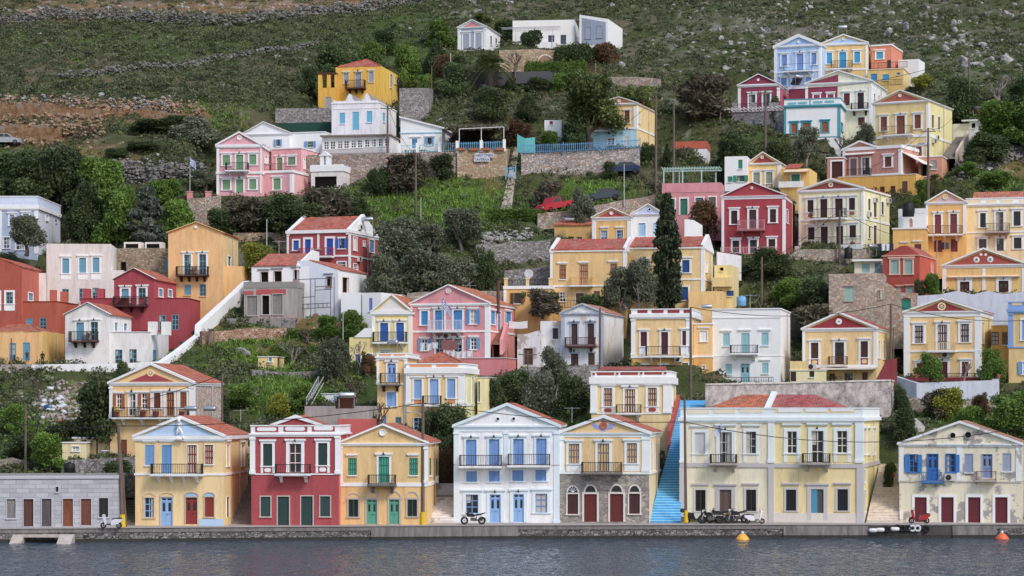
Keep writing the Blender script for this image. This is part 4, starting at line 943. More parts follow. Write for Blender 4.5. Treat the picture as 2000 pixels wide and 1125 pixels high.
h=House('A5','long yellow house wing with red tile roof and brown louvred windows',433,985,990,805,372,'dcb978',d=9,trim='e8e8ea',th=10,Y=241)
h.sideroof(300,tile='c25a44',x=730,left=True,right=True);h.band(366,384,p=.12);h.band(628,640);h.pil(433,447,386,800,capital=False);h.pil(962,985,384,800,capital=False)
h.win(497,480,545,582,'L','7d4630','d0a878');h.win(645,475,707,624,'L','7d4630','d0a878',door=True);h.win(870,470,920,575,'L','7d4630','d0a878');h.lintel(480,556,458,9);h.lintel(634,715,452,9);h.lintel(852,932,446,9)
h.bal(583,740,628,570,col='c9a05c',brackets=0,dep=.7);h.win(497,675,545,745,'G','dddddd');h.win(618,685,675,760,'D','6a4a42',sw=4,door=True);h.win(750,670,793,758,'L','6d3a30','c9a680');h.win(875,665,915,740,'L','6d3a30','c9a680');h.fence(280,880,800,742,dep=1.2)
LONGYELLOW=h
g=House('A5','yellow house with red tile roof and deep blue shutters behind the cypress',987,1555,1622,805,350,'dfc285',d=9,trim='e8e8ea',side='e6cd92',Y=242)
g.sideroof(284,tile='c25a44',x=1300);g.band(342,364,p=.12);g.band(582,594);g.pil(1533,1555,350,790,capital=False)
g.win(1397,443,1450,533,'S','27528f',sw=15,hood=True);g.win(1392,640,1440,735,'S','27528f',sw=12);g.win(1085,450,1140,535,'S','27528f',sw=15,hood=True);g.win(1080,645,1140,735,'S','27528f',sw=12);g.win(1568,450,1580,535,'S','d9dde6',sw=4,pl='s');g.win(1568,650,1580,700,'S','27528f',sw=4,pl='s')
h=House('A5','single storey yellow wing with roof terrace railing and brown door',92,432,436,790,636,'d9b168',d=6,trim='e4e4e2',Y=239.5,th=8,name='annex',cat='annex')
h.band(632,655,p=.1);h.pil(92,108,660,790,capital=False);h.pil(318,330,660,790,capital=False);h.win(332,680,388,790,'S','4f3a38',sw=10,door=True);h.win(165,683,212,760,'O','3a2c2a','5a3a34')
h.fence(95,425,632,588,dep=-.3)
for x in(92,250,418):
 u,z=h.uv(x,632);q=MB();q.box(u,u+.35,.1,.45,z,z+.75,plaster('dcbf84'));q.box(u-.05,u+.4,.05,.5,z+.75,z+.85,plaster('e6d6a6'));q.build('pillar',h.root)
h=House('A5','yellow terrace box house with a cream balustrade and dark blue window',1632,1760,1800,760,480,'e6cf8c',d=5,th=14,Y=243,trim='e6d090');h.win(1673,497,1700,520,'B','333333',sw=2);h.win(1722,666,1772,706,'S','24508f');h.win(1655,665,1690,690,'B','444444');h.slab(1632,1765,575,640,1.2,'e2c47c',y2=0,name='balcony')
h=House('A5','blank apricot yellow box room above the white cube house',1443,1690,1712,810,672,'e2ba74',d=5,th=10,Y=238,name='annex',cat='annex',trim='e2ba74')
# --- third row, right
h=House('B1','strong red house with white corner bands and brown shutters on two floors',650,1180,1268,992,492,'a43c45',d=10,trim='e6dcdc',side='ab4048')
h.gable(903,370,tymp='a43c45',tile='b5533c',cor=.06,rake=.16,tin=.0);h.band(492,520,p=.05);h.pil(650,668,522,990,capital=False);h.pil(1160,1182,518,985,capital=False);h.oculus(903,420,12,fill='dcb4b0',inner=.7)
h.wins('S','3c2626',((727,613,780,725),(1055,600,1107,711)),sw=17,hood=True);h.win(880,605,940,770,'S','48302c',sw=17,hood=True,door=True);h.bal(792,1012,775,697,col='b9868a',slab='a8686a')
h.wins('S','3c2626',((740,867,795,963),(1043,853,1100,950)),sw=15,hood=True);h.win(887,860,945,980,'D','33262a',sw=15,hood=True,door=True);h.win(1193,600,1208,722,'S','9a7a72',sw=5,pl='s');h.fence(650,1120,988,930,dep=1.0,col='c9a0a2')
STRONGRED=h
h=House('SRC','cream two-floor house with brown pediment, long railed balconies and dark brown shutters',1561,1686,1737,482,372,'e8d9a4',d=10,trim='eceef0',side='ebdca6')
h.gable(1624,349,tymp='8d4a40',tile='c2603c',cor=.2,rake=.25,tin=.02);h.pil(1561,1564,378,482,capital=False);h.pil(1682,1686,376,480,capital=False);h.band(429,433)
h.oculus(1623,361,4.6,inner=.65,fill='b98a5c')
for a,b,y0,y1,d in((1577,1589,391,414,0),(1602,1616,389,424,1),(1631,1646,388,423,1),(1658,1670,387,410,0),(1578,1591,444,468,0),(1603,1617,443,480,1),(1633,1647,442,480,1),(1659,1672,440,464,0)):h.win(a,y0,b,y1,'S','42291f',sw=4,hood=True,door=bool(d),apron=None if d else(y1+12,'e8d9a4'))
for x,y in((1583,421),(1664,417),(1584,477),(1665,475)):h.panel(x-5,y-3,x+5,y+3,'9a5546',p=.05,lozenge=True)
h.bal(1588,1654,427,409,brackets=2,curved=True);h.fence(1562,1686,482,466,dep=.9);h.slab(1558,1688,482,487,1.0,'dfe2e4',y2=-.02)
for r in((1695,388,1700,412),(1706,390,1712,425),(1721,394,1726,420),(1696,442,1700,466),(1706,440,1712,482)):h.win(*r,kind='S',col='5a3a2c',pl='s',sw=2)
CREAMTWO=h
h=House('B1','small yellow house with red pediment and grey green shutters',862,1140,1238,440,215,'e0bd72',d=8,trim='ebe6de',side='e6c880')
h.gable(995,117,tymp='95403c',tile='b5533c',cor=.08,rake=.18,tin=.02);h.band(212,228,p=.05);h.pil(1118,1140,215,440,capital=False);h.oculus(990,161,14,fill='d6a890',inner=.65)
h.win(915,290,970,390,'S','8c967c',sw=14,hood=True);h.win(1022,287,1077,382,'S','8c967c',sw=14,hood=True,apron=(425,'a5484a'),sn='e6cf9a')
h=House('B1','white cubic house with small green windows left of the small red pediment',672,862,866,440,155,'eceef0',d=7,th=12,Y=276,wear=.2);h.win(787,182,823,258,'S','2c8a6c');h.win(697,323,735,370,'S','2c8a6c');h.win(777,315,838,366,'O','2a5a52','2c8a6c')
h=House('B1','little yellow annex with green shutter, tile roof and awning',1142,1390,1462,420,262,'e0ba62',d=6,th=16,Y=274,side='e6c06c',name='annex',cat='annex')
h.win(1237,305,1307,370,'S','2c8a6c',sw=8);zr=h.uv(1280,222,3)[1];q=MB();q.prism([(-.1,h.H),(3,zr),(3,zr+.1),(-.1,h.H+.1)],.6,h.w-1.2,tiles('c2563c',0),'x');q.build('roof',h.root)
u0,z0=h.uv(1185,262);u1,_=h.uv(1385,262);q=MB();q.prism([(0,z0-.05),(0,z0-.14),(-1.3,z0-.5),(-1.3,z0-.42)],u0,u1,plaster('d9c7a0'),'x');q.build('awning',h.root)
h.slab(1142,1350,375,420,1.2,'e8e2d8',y2=-1.0,name='terrace_wall');h.panel(1150,385,1232,412,'a5484a',p=1.23)if False else None
h=House('B1','pink house with green shutters under a mint pergola terrace',195,640,645,648,460,'c98a88',d=5,th=10,Y=268,trim='e6d0cc')
h.win(212,515,250,597,'S','2a7a5e',sw=12);h.win(298,512,358,648,'P','2a7f62',sw=14,door=True);h.win(428,504,492,572,'S','5a7a74',sw=12);h.win(540,498,597,580,'S','6a6a5a',sw=12)
h.slab(143,642,382,458,-.0,'cd8a90',y2=4.5,name='parapet')
q=MB();mint=paint('a9cfc0')
for x in(155,212,265,315,475,578):
 u,z=h.uv(x,385);z2=h.uv(x,262)[1];v=.3 if x in(155,315,475)else 3.2;q.box(u-.06,u+.06,v,v+.12,z,z2,mint)
(u0,z),(u1,_)=h.uv(140,262),h.uv(625,262)
for v in(.3,3.2):q.box(u0,u1,v,v+.12,z,z+.16,mint)
for i in range(22):u=u0+(u1-u0)*i/21;q.box(u-.03,u+.03,0,3.9,z+.161,z+.24,mint)
q.build('pergola',h.root)
h=House('B2','small red ochre house with two cream framed grey green shutters',535,848,988,1010,690,'a84a3c',d=8,side='c4553f',trim='dcb79c',Y=243,roof='a8503f')
h.prof=[(0,h.H),(h.uv(690,606)[0],h.uv(690,606)[1]),(h.uv(742,604)[0],h.uv(742,604)[1]),(h.w,h.H)]
for r in((605,728,673,845),(722,724,788,843)):h.win(*r,kind='S',col='8fb0a4',sw=12,hood=True)
h.win(732,955,795,1012,'S','8fb0a4');h.win(655,955,690,980,'S','8fb0a4');h.lintel(645,720,938,6);h.lintel(722,806,934,6);h.win(945,750,960,830,'S','d8b8a8',sw=4,pl='s');h.flat(.08)
h=House('B2','low cream annex with grey green door beside the red ochre house',298,533,537,840,740,'e6d8b8',d=5,th=12,Y=247,name='annex',cat='annex',trim='dfe0d8');h.tr.box(-.2,h.w,-.5,4,h.H,h.H+.22,h.mt);h.win(362,755,427,835,'S','8fb4ac');h.win(468,750,532,838,'D','7fa0a8',door=True)
h=House('B2','sloping topped rubble stone ruin with pale green shutters',82,545,552,1150,845,stone('ruin rubble','a89884','b8aa98','988a78',3.4,.1),d=6,th=12,Y=238,trim='a89884',fnd=4)
u1=h.uv(455,835);u2=h.uv(540,905);h.prof=[(0,h.H),(u1[0],h.H+.05),(h.w,h.H-.02)]
h.win(213,952,293,1072,'S','8fb4a4');h.win(497,985,515,1058,'S','b8a89a',sw=2);h.win(520,990,540,1055,'S','b5c4b4');h.lintel(205,298,940,6)
g=House('B2','low rubble stone wall sloping down to a green door',545,830,835,1150,1008,stone('ruin rubble','a89884','b8aa98','988a78',3.4,.1),d=3,th=12,Y=238.3,trim='a89884',fnd=4,name='stone_wall',cat='wall')
g.prof=[(0,g.H),(.02,g.uv(545,900)[1]),(g.uv(695,1000)[0],g.uv(695,1000)[1]),(g.w,g.H-.01)];g.win(697,1065,775,1150,'P','1f8a78',door=True);g.arch(697,775,1045,1064,4,fill='5a4a3a',sc='a89884')
h=House('B2','broad yellow house with brick red pediment and two round eye windows',1045,1760,1790,1022,772,'dfba70',d=10,trim='eaebee',th=16)
h.gable(1388,626,tymp='a5503f',tile='b5533c',cor=.08,rake=.24,tin=.02);h.band(770,797,p=.06);h.pil(1045,1072,800,1020,capital=False);h.pil(1378,1405,798,1020,capital=False);h.pil(1712,1740,795,1020,capital=False)
for x,y in((1330,724),(1446,721)):h.oculus(x,y,26,fill='f0f0f0',inner=.98);h.oculus(x,y,13,ring='e8e8e8',inner=.9)
for x in(1368,1408):h.oculus(x,680,12,fill='efefef',inner=.98)
h.wins('D','4a1f20',((1190,910,1270,1022),(1517,902,1600,1018)),sw=22,hood=True,door=True)
u0,z=h.uv(1090,872);u1=h.uv(1695,872)[0];q=MB();q.tube([(u0,-.15,z),(u1,-.15,z)],.14,.14,plaster('e6c9a8'),8);q.build('awning',h.root);h.fence(1120,1700,1030,1015,dep=1.2,col='d8d0c0')
h=House('B2','mustard house with lilac pediment and dark red doors on a stone bracketed balcony',905,1238,1240,655,240,'dcae5e',d=9,trim='e6e7ea',th=15)
h.gable(1070,138,tymp='c5a3a8',tile='c4573f',cor=.1,rake=.2,tin=.06);h.band(238,262,p=.05);h.pil(905,920,265,510,capital=False);h.pil(1215,1240,258,505,capital=False);h.oculus(1065,193,22,ring='e2cf9c',fill='dcc58c',inner=.6,rosette=True)
h.win(977,342,1030,503,'D','8a2f30',sw=15,hood=True,door=True);h.win(1108,336,1165,498,'D','8a2f30',sw=15,hood=True,door=True);h.bal(918,1210,512,440,brackets=3,col='6a4a3c');h.win(970,560,1038,657,'P','84343a',door=True);h.win(1112,550,1170,657,'P','84343a',door=True)
LILACPED=h
h=House('B2','mustard side wing with stepped outer stair and dark red door',623,903,906,660,462,'d8aa58',d=6,th=13,Y=254,name='annex',cat='annex',trim='d9d4c8');h.band(456,468,p=.1);h.win(805,592,862,655,'D','7a3434',door=True);h.lintel(680,757,570,8);h.lintel(786,870,562,8)
h=House('B2','white rooftop room with an arched niche and black water tank',668,900,905,470,335,'f0efec',d=4,th=13,Y=256.5,name='annex',cat='annex',wear=.2);h.win(762,395,790,450,'S','c99a8c');h.arch(762,790,375,394,3,fill='b98a7c');h.slab(808,900,290,335,0,'f0efec',y2=.6,name='parapet');h.slab(668,705,295,335,0,'f0efec',y2=.6,name='parapet')
h=House('B2','long cream house with orange tile roof and white framed barred windows',1243,1780,1800,660,262,'e3cf98',d=9,trim='e8eaee',th=15)
h.parapet(205,248,cor=.22,panels=[(a,220,b,240)for a,b in((1265,1370),(1415,1500),(1535,1640),(1690,1770))],pcol='dccb98');h.H=h.H;h.band(490,502)
zr=h.uv(1550,148,4)[1];q=MB();q.prism([(.4,h.H+.3),(4,zr),(4.1,zr),(8.5,h.H+.3)],.6,h.w-.2,tiles('c9704c',0),'x');q.build('roof',h.root)
h.wins('R','6a5148',((1360,330,1408,450),(1643,315,1702,437)),sw=17,hood=True);h.win(1495,322,1557,483,'G','9a8a80',sw=17,hood=True,door=True);h.bal(1410,1610,490,420,col='6a5a50',slab='a89e92')
h.win(1350,550,1413,627,'G','6a4a30',sw=15,hood=True);h.win(1500,545,1560,648,'G','5a4a48',sw=15,hood=True,door=True);h.win(1645,537,1710,630,'R','6a5148',sw=15,hood=True)
# --- fourth row and hilltop, left
h=House('B5','pink two-storey house with green shutters and white corner trim',95,436,560,885,490,'d99fa4',d=10,trim='eceef0',side='e4b0ac')
h.gable(270,390,tymp='d99fa4',tile='b9603c',cor=.3,rake=.26,tin=.02,roof=False);h.roof_slab([(h.prof[1][0],h.prof[1][1]),(h.w+.2,h.H)],'dadcde');h.band(703,720,p=.12);h.pil(95,112,515,880,capital=False);h.pil(432,448,510,870,capital=False);h.oculus(271,437,20,fill='e2c8c8',inner=.6)
for r in((140,573,197,653),(348,567,402,646),(140,765,197,843),(348,760,402,840)):h.win(*r,kind='S',col='6d9a6c',sw=12,hood=True)
h.win(245,570,300,690,'S','6d9a6c',sw=12,hood=True,door=True);h.win(245,763,300,865,'S','6d9a6c',sw=12,hood=True,door=True);h.bal(175,345,694,637,curved=False)
for r in((468,575,486,642),(494,580,510,645)):h.win(*r,kind='S',col='e6e0dc',sw=4,pl='s')
PINKVILLA=h
g=House('B5','pink wing with roof terrace railing and green shuttered windows',440,682,824,870,702,'d99fa4',d=9,trim='eceef0',side='e2aaa8',Y=275.5,th=18,name='wing',cat='house wing')
g.band(696,715,p=.12);g.pil(664,682,720,865,capital=False);g.win(537,755,592,842,'S','6d9a6c',sw=12,hood=True);g.fence(450,665,692,640,dep=-.2,col='8a4a50')
h=House('B5','set back pink upper room with a green door above the terrace',520,752,824,870,520,'d6989c',d=6,trim='eceef0',side='e2aaa8',Y=278.6,th=18,name='wing',cat='house wing');h.flat(.12);h.win(565,592,607,690,'S','6f8a5c',sw=11,hood=True,door=True);h.win(650,588,708,648,'S','6d9070',sw=10,hood=True);h.win(772,600,786,680,'S','e6e0dc',sw=4,pl='s')
h=House('B5','white gabled house with blue shuttered window behind the pink house',300,662,705,520,408,'e6eaf0',d=9,trim='eef0f4',th=12,wear=.2,Y=286)
h.gable(460,312,tile='c98a6c',cor=.1,rake=.14,tymp='dfe6f0',tin=.0);h.win(557,450,587,502,'O','6a5a50','5a9fd0')
h=House('B5','low white flat house with blue shutters beside the glazed veranda',665,935,1025,520,395,'e8ebf0',d=8,th=14,wear=.2,Y=285.5);h.flat(.1);h.win(802,465,845,508,'O','6a5a50','5a9fd0')
h=House('B8','old white house with scalloped parapet and turquoise shutters',470,968,1145,955,600,'dcdcde',d=9,side='eceef0',trim='dedee0',Y=289,wear=.9)
H=h.H;h.prof=[(0,H)]
for i in range(1,24):
 x=470+498*i/24;t=(x-470)/498;h.prof.append((h.w*i/24,H+.25+.95*max(0,math.cos((t-.38)*2*math.pi/.36))**1.2*(1 if.2<t<.95 else.2)))
h.prof.append((h.w,H));h.band(595,606,p=.08);h.band(655,662,p=.05,side=False);h.wins('S','62b4cf',((553,697,610,812),(837,680,895,797)));h.win(688,688,757,877,'S','62b4cf',door=True);h.win(1005,690,1030,803,'S','62b4cf',pl='s')
h=House('B8','white house with sloping lean-to roof, blue door and blue shutters by the taverna',1190,1625,1660,1070,862,'e6eaf2',d=7,th=10,Y=286,wear=.25,trim='e9ecf0')
h.prof=[(0,h.H),(.03,h.uv(1190,755)[1]),(h.w,h.H-.01)];q=MB();(a,b),(c,e)=h.uv(1180,750),h.uv(1650,868);q.prism([(a,b),(c,e),(c,e+.2),(a,b+.2)],-.2,7.1,plaster('dcdde0'));q.build('roof',h.root)
h.win(1310,970,1365,1068,'D','4a90c4',door=True);h.win(1470,960,1515,1038,'O','4a3c34','58a0cc');h.lintel(1285,1405,945,9);h.lintel(1440,1555,938,9);h.band(905,915,p=.1,side=False,mat='a8d0e0')
h=House('B8','long glazed veranda with white window frames over a rough boarded wall',372,1085,1190,1125,950,'dcdcd8',d=5,th=9,Y=281.5,wear=.8,trim='e2e2de',name='veranda',cat='veranda')
h.tr.box(-.2,h.w+.2,-.5,5,h.H,h.H+.16,concrete('8f8478'));h.band(1085,1125,mat='b9b8b4',side=False)
for i in range(5):
 a=388+i*142
 h.win(a,1000-i*8,a+55,1078-i*8,'G','e6e8ea');h.win(a+66,998-i*8,a+122,1076-i*8,'G','e6e8ea')
h=House('B5','white open kiosk arch on a small roof beside the pink house',830,1080,1112,830,700,'dcd6d0',d=5,th=12,Y=277,name='outbuilding',cat='outbuilding',trim='eceef0');h.band(655,702,p=.1,mat='eceef0');h.slab(830,1080,650,700,0,'eceef0',y2=.3,name='parapet');h.win(860,740,1030,830,'B','3a3430')
(u0,z1),(u1,z0)=h.uv(890,575),h.uv(962,655);q=MB();mw=plaster('f0f0f0')
q.box(u0,u0+.5,.5,1.6,z0,z1,mw);q.box(u1-.45,u1,.5,1.6,z0,z1,mw);q.prism([(u0-.15,z1),(u1+.15,z1),((u0+u1)/2,z1+.6)],.4,1.7,mw);q.build('arch',h.root)
h=House('B8','bright ochre yellow house with grey shutters and hipped red roof',512,985,1165,645,220,'dfae38',d=9,side='e9b938',trim='dfae38')
h.hip(530,218,980,205,[(840,140)],tile='c4573f');h.wins('S','9aa0a8',((595,285,648,392),(857,268,910,376)),sw=4,hood=True,sc='d6ccb8',hw=8);h.win(720,275,780,440,'S','8f98a4',sw=3,hood=True,sc='d6ccb8',door=True)
h.bal(632,828,446,366,slab='6a4034',bcol='4a3028',brackets=3,th=.08);h.win(403,532,465,642,'S','9aa0a8',door=True)if False else None;h.wins('S','9aa0a8',((630,515,692,560),(820,505,880,560)))
for r in((1078,292,1102,445),(1125,325,1140,400)):h.win(*r,kind='S',col='a4aab0',pl='s',sw=2,sc='d6ccb8')
h=House('B8','lower ochre terrace wing with pillars and a brown beam pergola',328,512,515,645,438,'dba832',d=6,th=8,Y=303,trim='dfae38',name='wing',cat='house wing');h.win(403,532,465,642,'S','9aa0a8',door=True)
for a,b in((328,368),(420,455),(500,512)):h.slab(a,b,300,438,0,'dfae38',y2=.5,name='pillar')
u0,z=h.uv(328,300);u1=h.uv(515,300)[0];q=MB();q.box(u0,u1,.0,.2,z,z+.16,wood('6b3a28'));q.box(u0,u1,4,4.2,z,z+.16,wood('6b3a28'));[q.box(u0+(u1-u0)*i/6-.05,u0+(u1-u0)*i/6+.05,-.2,4.4,z+.161,z+.28,wood('6b3a28'))for i in range(7)];q.build('pergola',h.root)
MN=dict(trim='ece6de',wear=.25)
h=House('B7','little white temple-like house with pink pediment and slate blue windows',248,498,622,410,200,'e6e2dc',d=8,side='f2ede4',**MN)
h.gable(373,130,tymp='c47c84',tile='d8d2c8',cor=.08,rake=.16,tin=.05);h.panel(275,200,472,400,'98a0ae',p=.02);h.pil(248,270,205,410);h.pil(480,498,205,405);h.wins('G','4a5870',((293,255,348,402),(402,248,457,396)),sw=12,hood=True)
h.win(535,270,549,360,'G','5a5a62',pl='s');h.win(581,290,594,345,'G','5a5a62',pl='s')
h=House('B7','long low white house with round topped opening and rooftop pergola frame',733,1283,1322,372,138,'e2ddd6',d=9,side='f4efe6',**MN)
h.win(1048,268,1103,343,'G','5a6678');h.win(1158,264,1208,347,'G','5a6678');h.win(812,290,895,372,'B','444444');h.arch(812,895,255,289,3);h.slab(910,1115,345,400,1.5,'f0ece4',y2=-.6,name='terrace_wall')
q=MB();ir=plain('galvanised_metal',(.45,.46,.47),.4);z0,z1=h.uv(770,350)[1],h.uv(770,215)[1]
for x in(770,932,1092):
 u=h.uv(x,300)[0];q.tube([(u,-1.6,z0-.6),(u,-1.6,z1)],.04,.04,ir,5)
u0,u1=h.uv(640,300)[0],h.uv(1160,300)[0]
for v in(-1.6,-.9,-.2):q.tube([(u0,v,z1),(u1,v,z1+.1)],.035,.035,ir,5)
q.build('pergola',h.root)
h=House('B7','white house with slanted roofline and slate grey front panel',1325,1580,1708,408,135,'ece6de',d=9,side='f6f1e6',**MN)
h.prof=[(0,h.H),(.03,h.uv(1326,85)[1]),(h.w,h.H-.01)];(u0,za),(u1,zb)=h.uv(1347,112),h.uv(1560,150);z0=h.uv(1347,352)[1];q=MB();q.prism([(u0,z0),(u1,h.uv(1560,345)[1]),(u1,zb),(u0,za)],-.03,0,plaster('939cae'));q.build('facade_panel',h.root)
h.wins('S','6d7484',((1377,198,1427,298),(1478,190,1530,290)),sw=2,sc='7a8292');h.win(1380,420,1425,470,'G','5a6678')
h=House('B6','yellow house with brown louvres and sky blue ground floor by the taverna',1325,1675,1830,560,190,'d8b56e',d=9,trim='e6e6e4',side='e8c986',ysplit=398,lower='a9d4e0')
h.gable(1530,125,tymp='c77a58',tile='b5533c',cor=.1,rake=.16,tin=.03);h.band(186,202,p=.05);h.pil(1648,1676,205,398,capital=False);h.band(390,404,p=.08);h.oculus(1530,157,14,fill='e6d6c4',inner=.6);h.pil(1398,1412,210,395,capital=False)
h.win(1447,252,1495,390,'L','5e3022','cba468',sw=6,door=True);h.win(1573,240,1617,340,'L','5e3022','c2824c',sw=6,hood=True);h.win(1340,258,1365,360,'L','5e3022','c2824c');h.bal(1330,1525,402,350,brackets=0,dep=.7,nobars=True);h.win(1688,242,1702,345,'S','d6c3a0',pl='s',sw=4);h.win(1565,452,1615,555,'P','dfe6e8',door=True);h.win(1430,470,1490,520,'G','e0dcd8',sw=4)
TAVERNAHOUSE=h
h=House('B6','small white taverna kitchen with red window and dark verandah',908,1050,1055,560,318,'dfe0e2',d=5,th=5,Y=287,wear=.4,name='outbuilding',cat='outbuilding');h.win(950,325,978,355,'S','a03440');h.win(880,440,960,560,'B','444444');h.win(985,455,1040,560,'G','8fb4c8')
h=House('B6','long pale blue taverna dining room behind the blue fence',1055,1325,1328,575,420,'b9d2dc',d=4,th=6,Y=288,wear=.5,name='outbuilding',cat='outbuilding');h.win(1105,475,1150,545,'G','5a4a42');h.win(1210,470,1245,540,'G','4a4440');h.win(1285,465,1315,570,'P','8ab4c4')
h=House('B1','white roofless outhouse with a brick red top course',235,520,525,215,85,peeling('e3e2e0','b9b2a8',.3),d=5,th=10,Y=287,name='outbuilding',cat='outbuilding');h.slab(232,522,30,85,.06,'b8593f',y2=5,name='parapet')
# --- top right cluster
h=House('B3','pale sky blue house with darker blue shutters on the upper slope',437,785,788,505,195,'a4c2e6',d=9,trim='eceff4',th=22)
h.gable(622,105,tymp='9cbde4',tile='c8ccd2',cor=.2,rake=.5,tin=.05);h.pil(437,455,205,500,capital=False);h.pil(770,787,200,490,capital=False);h.band(392,402,side=False)
h.wins('S','6f97cf',((490,262,532,343),(717,248,755,332)),sw=10,hood=True);h.win(606,254,656,380,'S','6f97cf',sw=10,hood=True,door=True);h.bal(520,735,386,335,col='4a5a78',nobars=True);h.wins('S','6f97cf',((487,437,530,495),(567,433,612,495),(673,431,718,474)),sw=9,hood=True);h.oculus(622,160,12,fill='d9e6f2',inner=.8)
h=House('B3','yellow house with pale blue pediment and turquoise shutters next to the sky blue house',789,1140,1170,480,178,'dfbc74',d=9,trim='e9ebee',side='e8cd88')
h.gable(960,107,tymp='a4c0e0',tile='c8ccd2',cor=.18,rake=.2,tin=.03);h.pil(789,803,188,480,capital=False);h.pil(1126,1141,182,470,capital=False);h.band(372,384)
h.wins('S','2f9ecb',((833,246,873,327),(1042,238,1085,320)),sw=10,hood=True);h.win(929,241,980,362,'S','2f9ecb',sw=10,hood=True,door=True);h.bal(870,1028,368,312);h.oculus(960,140,14,ring='dcc490',fill='e2d4b0',inner=.6)
h=House('B3','coral flat house with one turquoise window at the end of the hilltop row',1172,1322,1348,370,186,'d98868',d=7,trim='e9ebee',th=22,Y=314);h.flat(.2);h.win(1210,240,1260,290,'S','3aa5d0',sw=12,hood=True);h.win(1290,300,1320,360,'G','6a4a44',door=True)
h=House('B3','low ochre block with turquoise windows and terrace railings under the coral house',1142,1415,1462,515,372,'dcb664',d=6,trim='e2d2a8',side='e8cd8a',Y=309);h.flat(.08);h.win(1168,404,1215,455,'S','2f86c0');h.win(1256,409,1305,452,'S','2f9ecb');h.win(1363,395,1390,412,'S','3f6f94');h.fence(1150,1440,368,322,dep=-.2);h.fence(1230,1410,505,460,dep=1.0)
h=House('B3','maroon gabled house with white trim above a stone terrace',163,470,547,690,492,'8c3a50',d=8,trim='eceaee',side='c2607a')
h.gable(315,406,tymp='8c3a50',tile='c8ccd2',cor=.1,rake=.16,tin=.04);h.band(488,510,p=.05);h.pil(163,182,515,690,capital=False);h.pil(455,472,508,685,capital=False);h.wins('G','5a6270',((245,562,292,690),(352,556,402,690)),sw=12,hood=True,door=True);h.oculus(315,448,11,fill='efefef',inner=.95)
h=House('B3','double gabled house, one half maroon and one half cream',674,1170,1285,800,480,'ecdfc4',d=10,trim='efeff0',side='f4ead6')
h.gable(922,378,tile='d8d4cc',cor=.12,rake=.2);h.band(482,498,p=.05);h.pil(674,690,500,790,capital=False);h.pil(1152,1170,492,780,capital=False)
ua,za=h.uv(922,392);u0=h.uv(702,480)[0];q=MB();z0=h.H+.03;sl=(h.prof[1][1]-h.H)/h.prof[1][0];q.prism([(u0,z0),(ua-.04,z0),(ua-.04,h.prof[1][1]-.45),(u0+.2,z0+.1)],-.03,0,plaster('8c3a50'));q.build('pediment',h.root);h.panel(692,508,915,640,'8c3a50',p=.03)
for r in((735,565,780,640),(840,560,885,640)):h.win(*r,kind='G',col='5a5a62',sw=10,hood=True)
h.win(962,553,1008,644,'S','6a2c2e',sw=10,hood=True);h.win(1067,548,1115,670,'D','3c2226',sw=11,hood=True,door=True);h.bal(1025,1150,677,630,dep=.7,bcol='3a3634');h.win(1070,735,1122,795,'S','5a3026',sw=3);h.band(690,700,side=False)
for r in((1188,553,1200,600),(1222,565,1232,610)):h.win(*r,kind='S',col='7a5a50',pl='s',sw=3)
h=House('B3','maroon linking room with flat white roof between the gabled houses',545,672,675,690,505,'8c3a50',d=5,trim='dcd6da',th=20,Y=303.5,name='annex',cat='annex');h.flat(.3)
h=House('B3','white house outlined in teal with teal framed brown shutters',512,932,990,895,648,'e9ecf0',d=9,trim='3f97a4',side='f2f3f4',wear=.2)
h.parapet(598,645,cor=.22,panels=(),mat='e9ecf0');h.pil(512,526,660,890,capital=False);h.pil(915,932,648,885,capital=False);h.band(888,894,p=.05);h.pil(703,712,603,640,p=.07,capital=False)
for r in((538,622,605,636),(615,618,685,632),(730,612,805,626),(818,607,892,621)):h.panel(*r,'6db0b8',p=.09,lozenge=True)
h.wins('S','9a5a34',((565,782,607,856),(652,778,705,832),(797,770,842,845)),sw=12,hood=True);h.win(940,772,955,850,'S','3f97a4',pl='s',sw=4)
TEALTRIM=h
h=House('B3','grey rubble stone basement terrace with an arched window under the maroon house',115,512,516,900,690,stone('grey squared rubble','8e8c8c','a3a09c','7d7a78',4.2),d=5,th=18,Y=297.5,name='terrace',cat='terrace',trim='8e8c8c')
h.win(255,755,290,830,'G','7f9fc4');h.win(347,760,368,800,'G','8fb0d0');h.win(445,770,462,830,'S','6a6a6a');
for a in(115,255,395,430):h.slab(a,a+36,622,690,0,stone('grey squared rubble','8e8c8c','a3a09c','7d7a78',4.2),y2=.5,name='pillar')
h.fence(150,470,690,632,dep=-.2);q=MB();mw=paint('cfccc8');u0,z=h.uv(60,700);u1=h.uv(510,700)[0]
for v in(-2.8,-.1):q.box(u0,u1,v,v+.1,z,z+.14,mw)
for i in range(16):u=u0+(u1-u0)*i/15;q.box(u-.05,u+.05,-3.0,.0,z+.141,z+.24,mw)
q.box(u0,u0+.1,-2.8,-2.7,-1,z,mw);q.build('pergola',h.root)
h=House('B4','large yellow house with brick red pediment and brown shutters near the top of the stairs',422,856,1043,745,330,'e6c884',d=10,trim='ebecee',side='f0d896')
h.gable(636,223,tymp='b0604a',tile='d8d2c8',cor=.1,rake=.2,tin=.03);h.band(326,344,p=.05);h.pil(422,438,346,740,capital=False);h.pil(838,857,340,735,capital=False);h.band(592,612);h.oculus(635,267,14,fill='e6dcd2',inner=.7)
h.wins('S','82472e',((482,436,532,543),(748,419,798,524)),sw=13,hood=True);h.win(608,428,672,572,'S','82472e',sw=14,hood=True,door=True);h.bal(517,738,578,513,curved=True,col='7a6048')
for r in((880,417,900,528),(930,432,948,540)):h.win(*r,kind='S',col='6a5a50',pl='s',sw=6)
h.wins('S','8a5436',((670,672,718,740),(762,668,805,740)),sw=10,hood=True)
BIGYELLOW=h
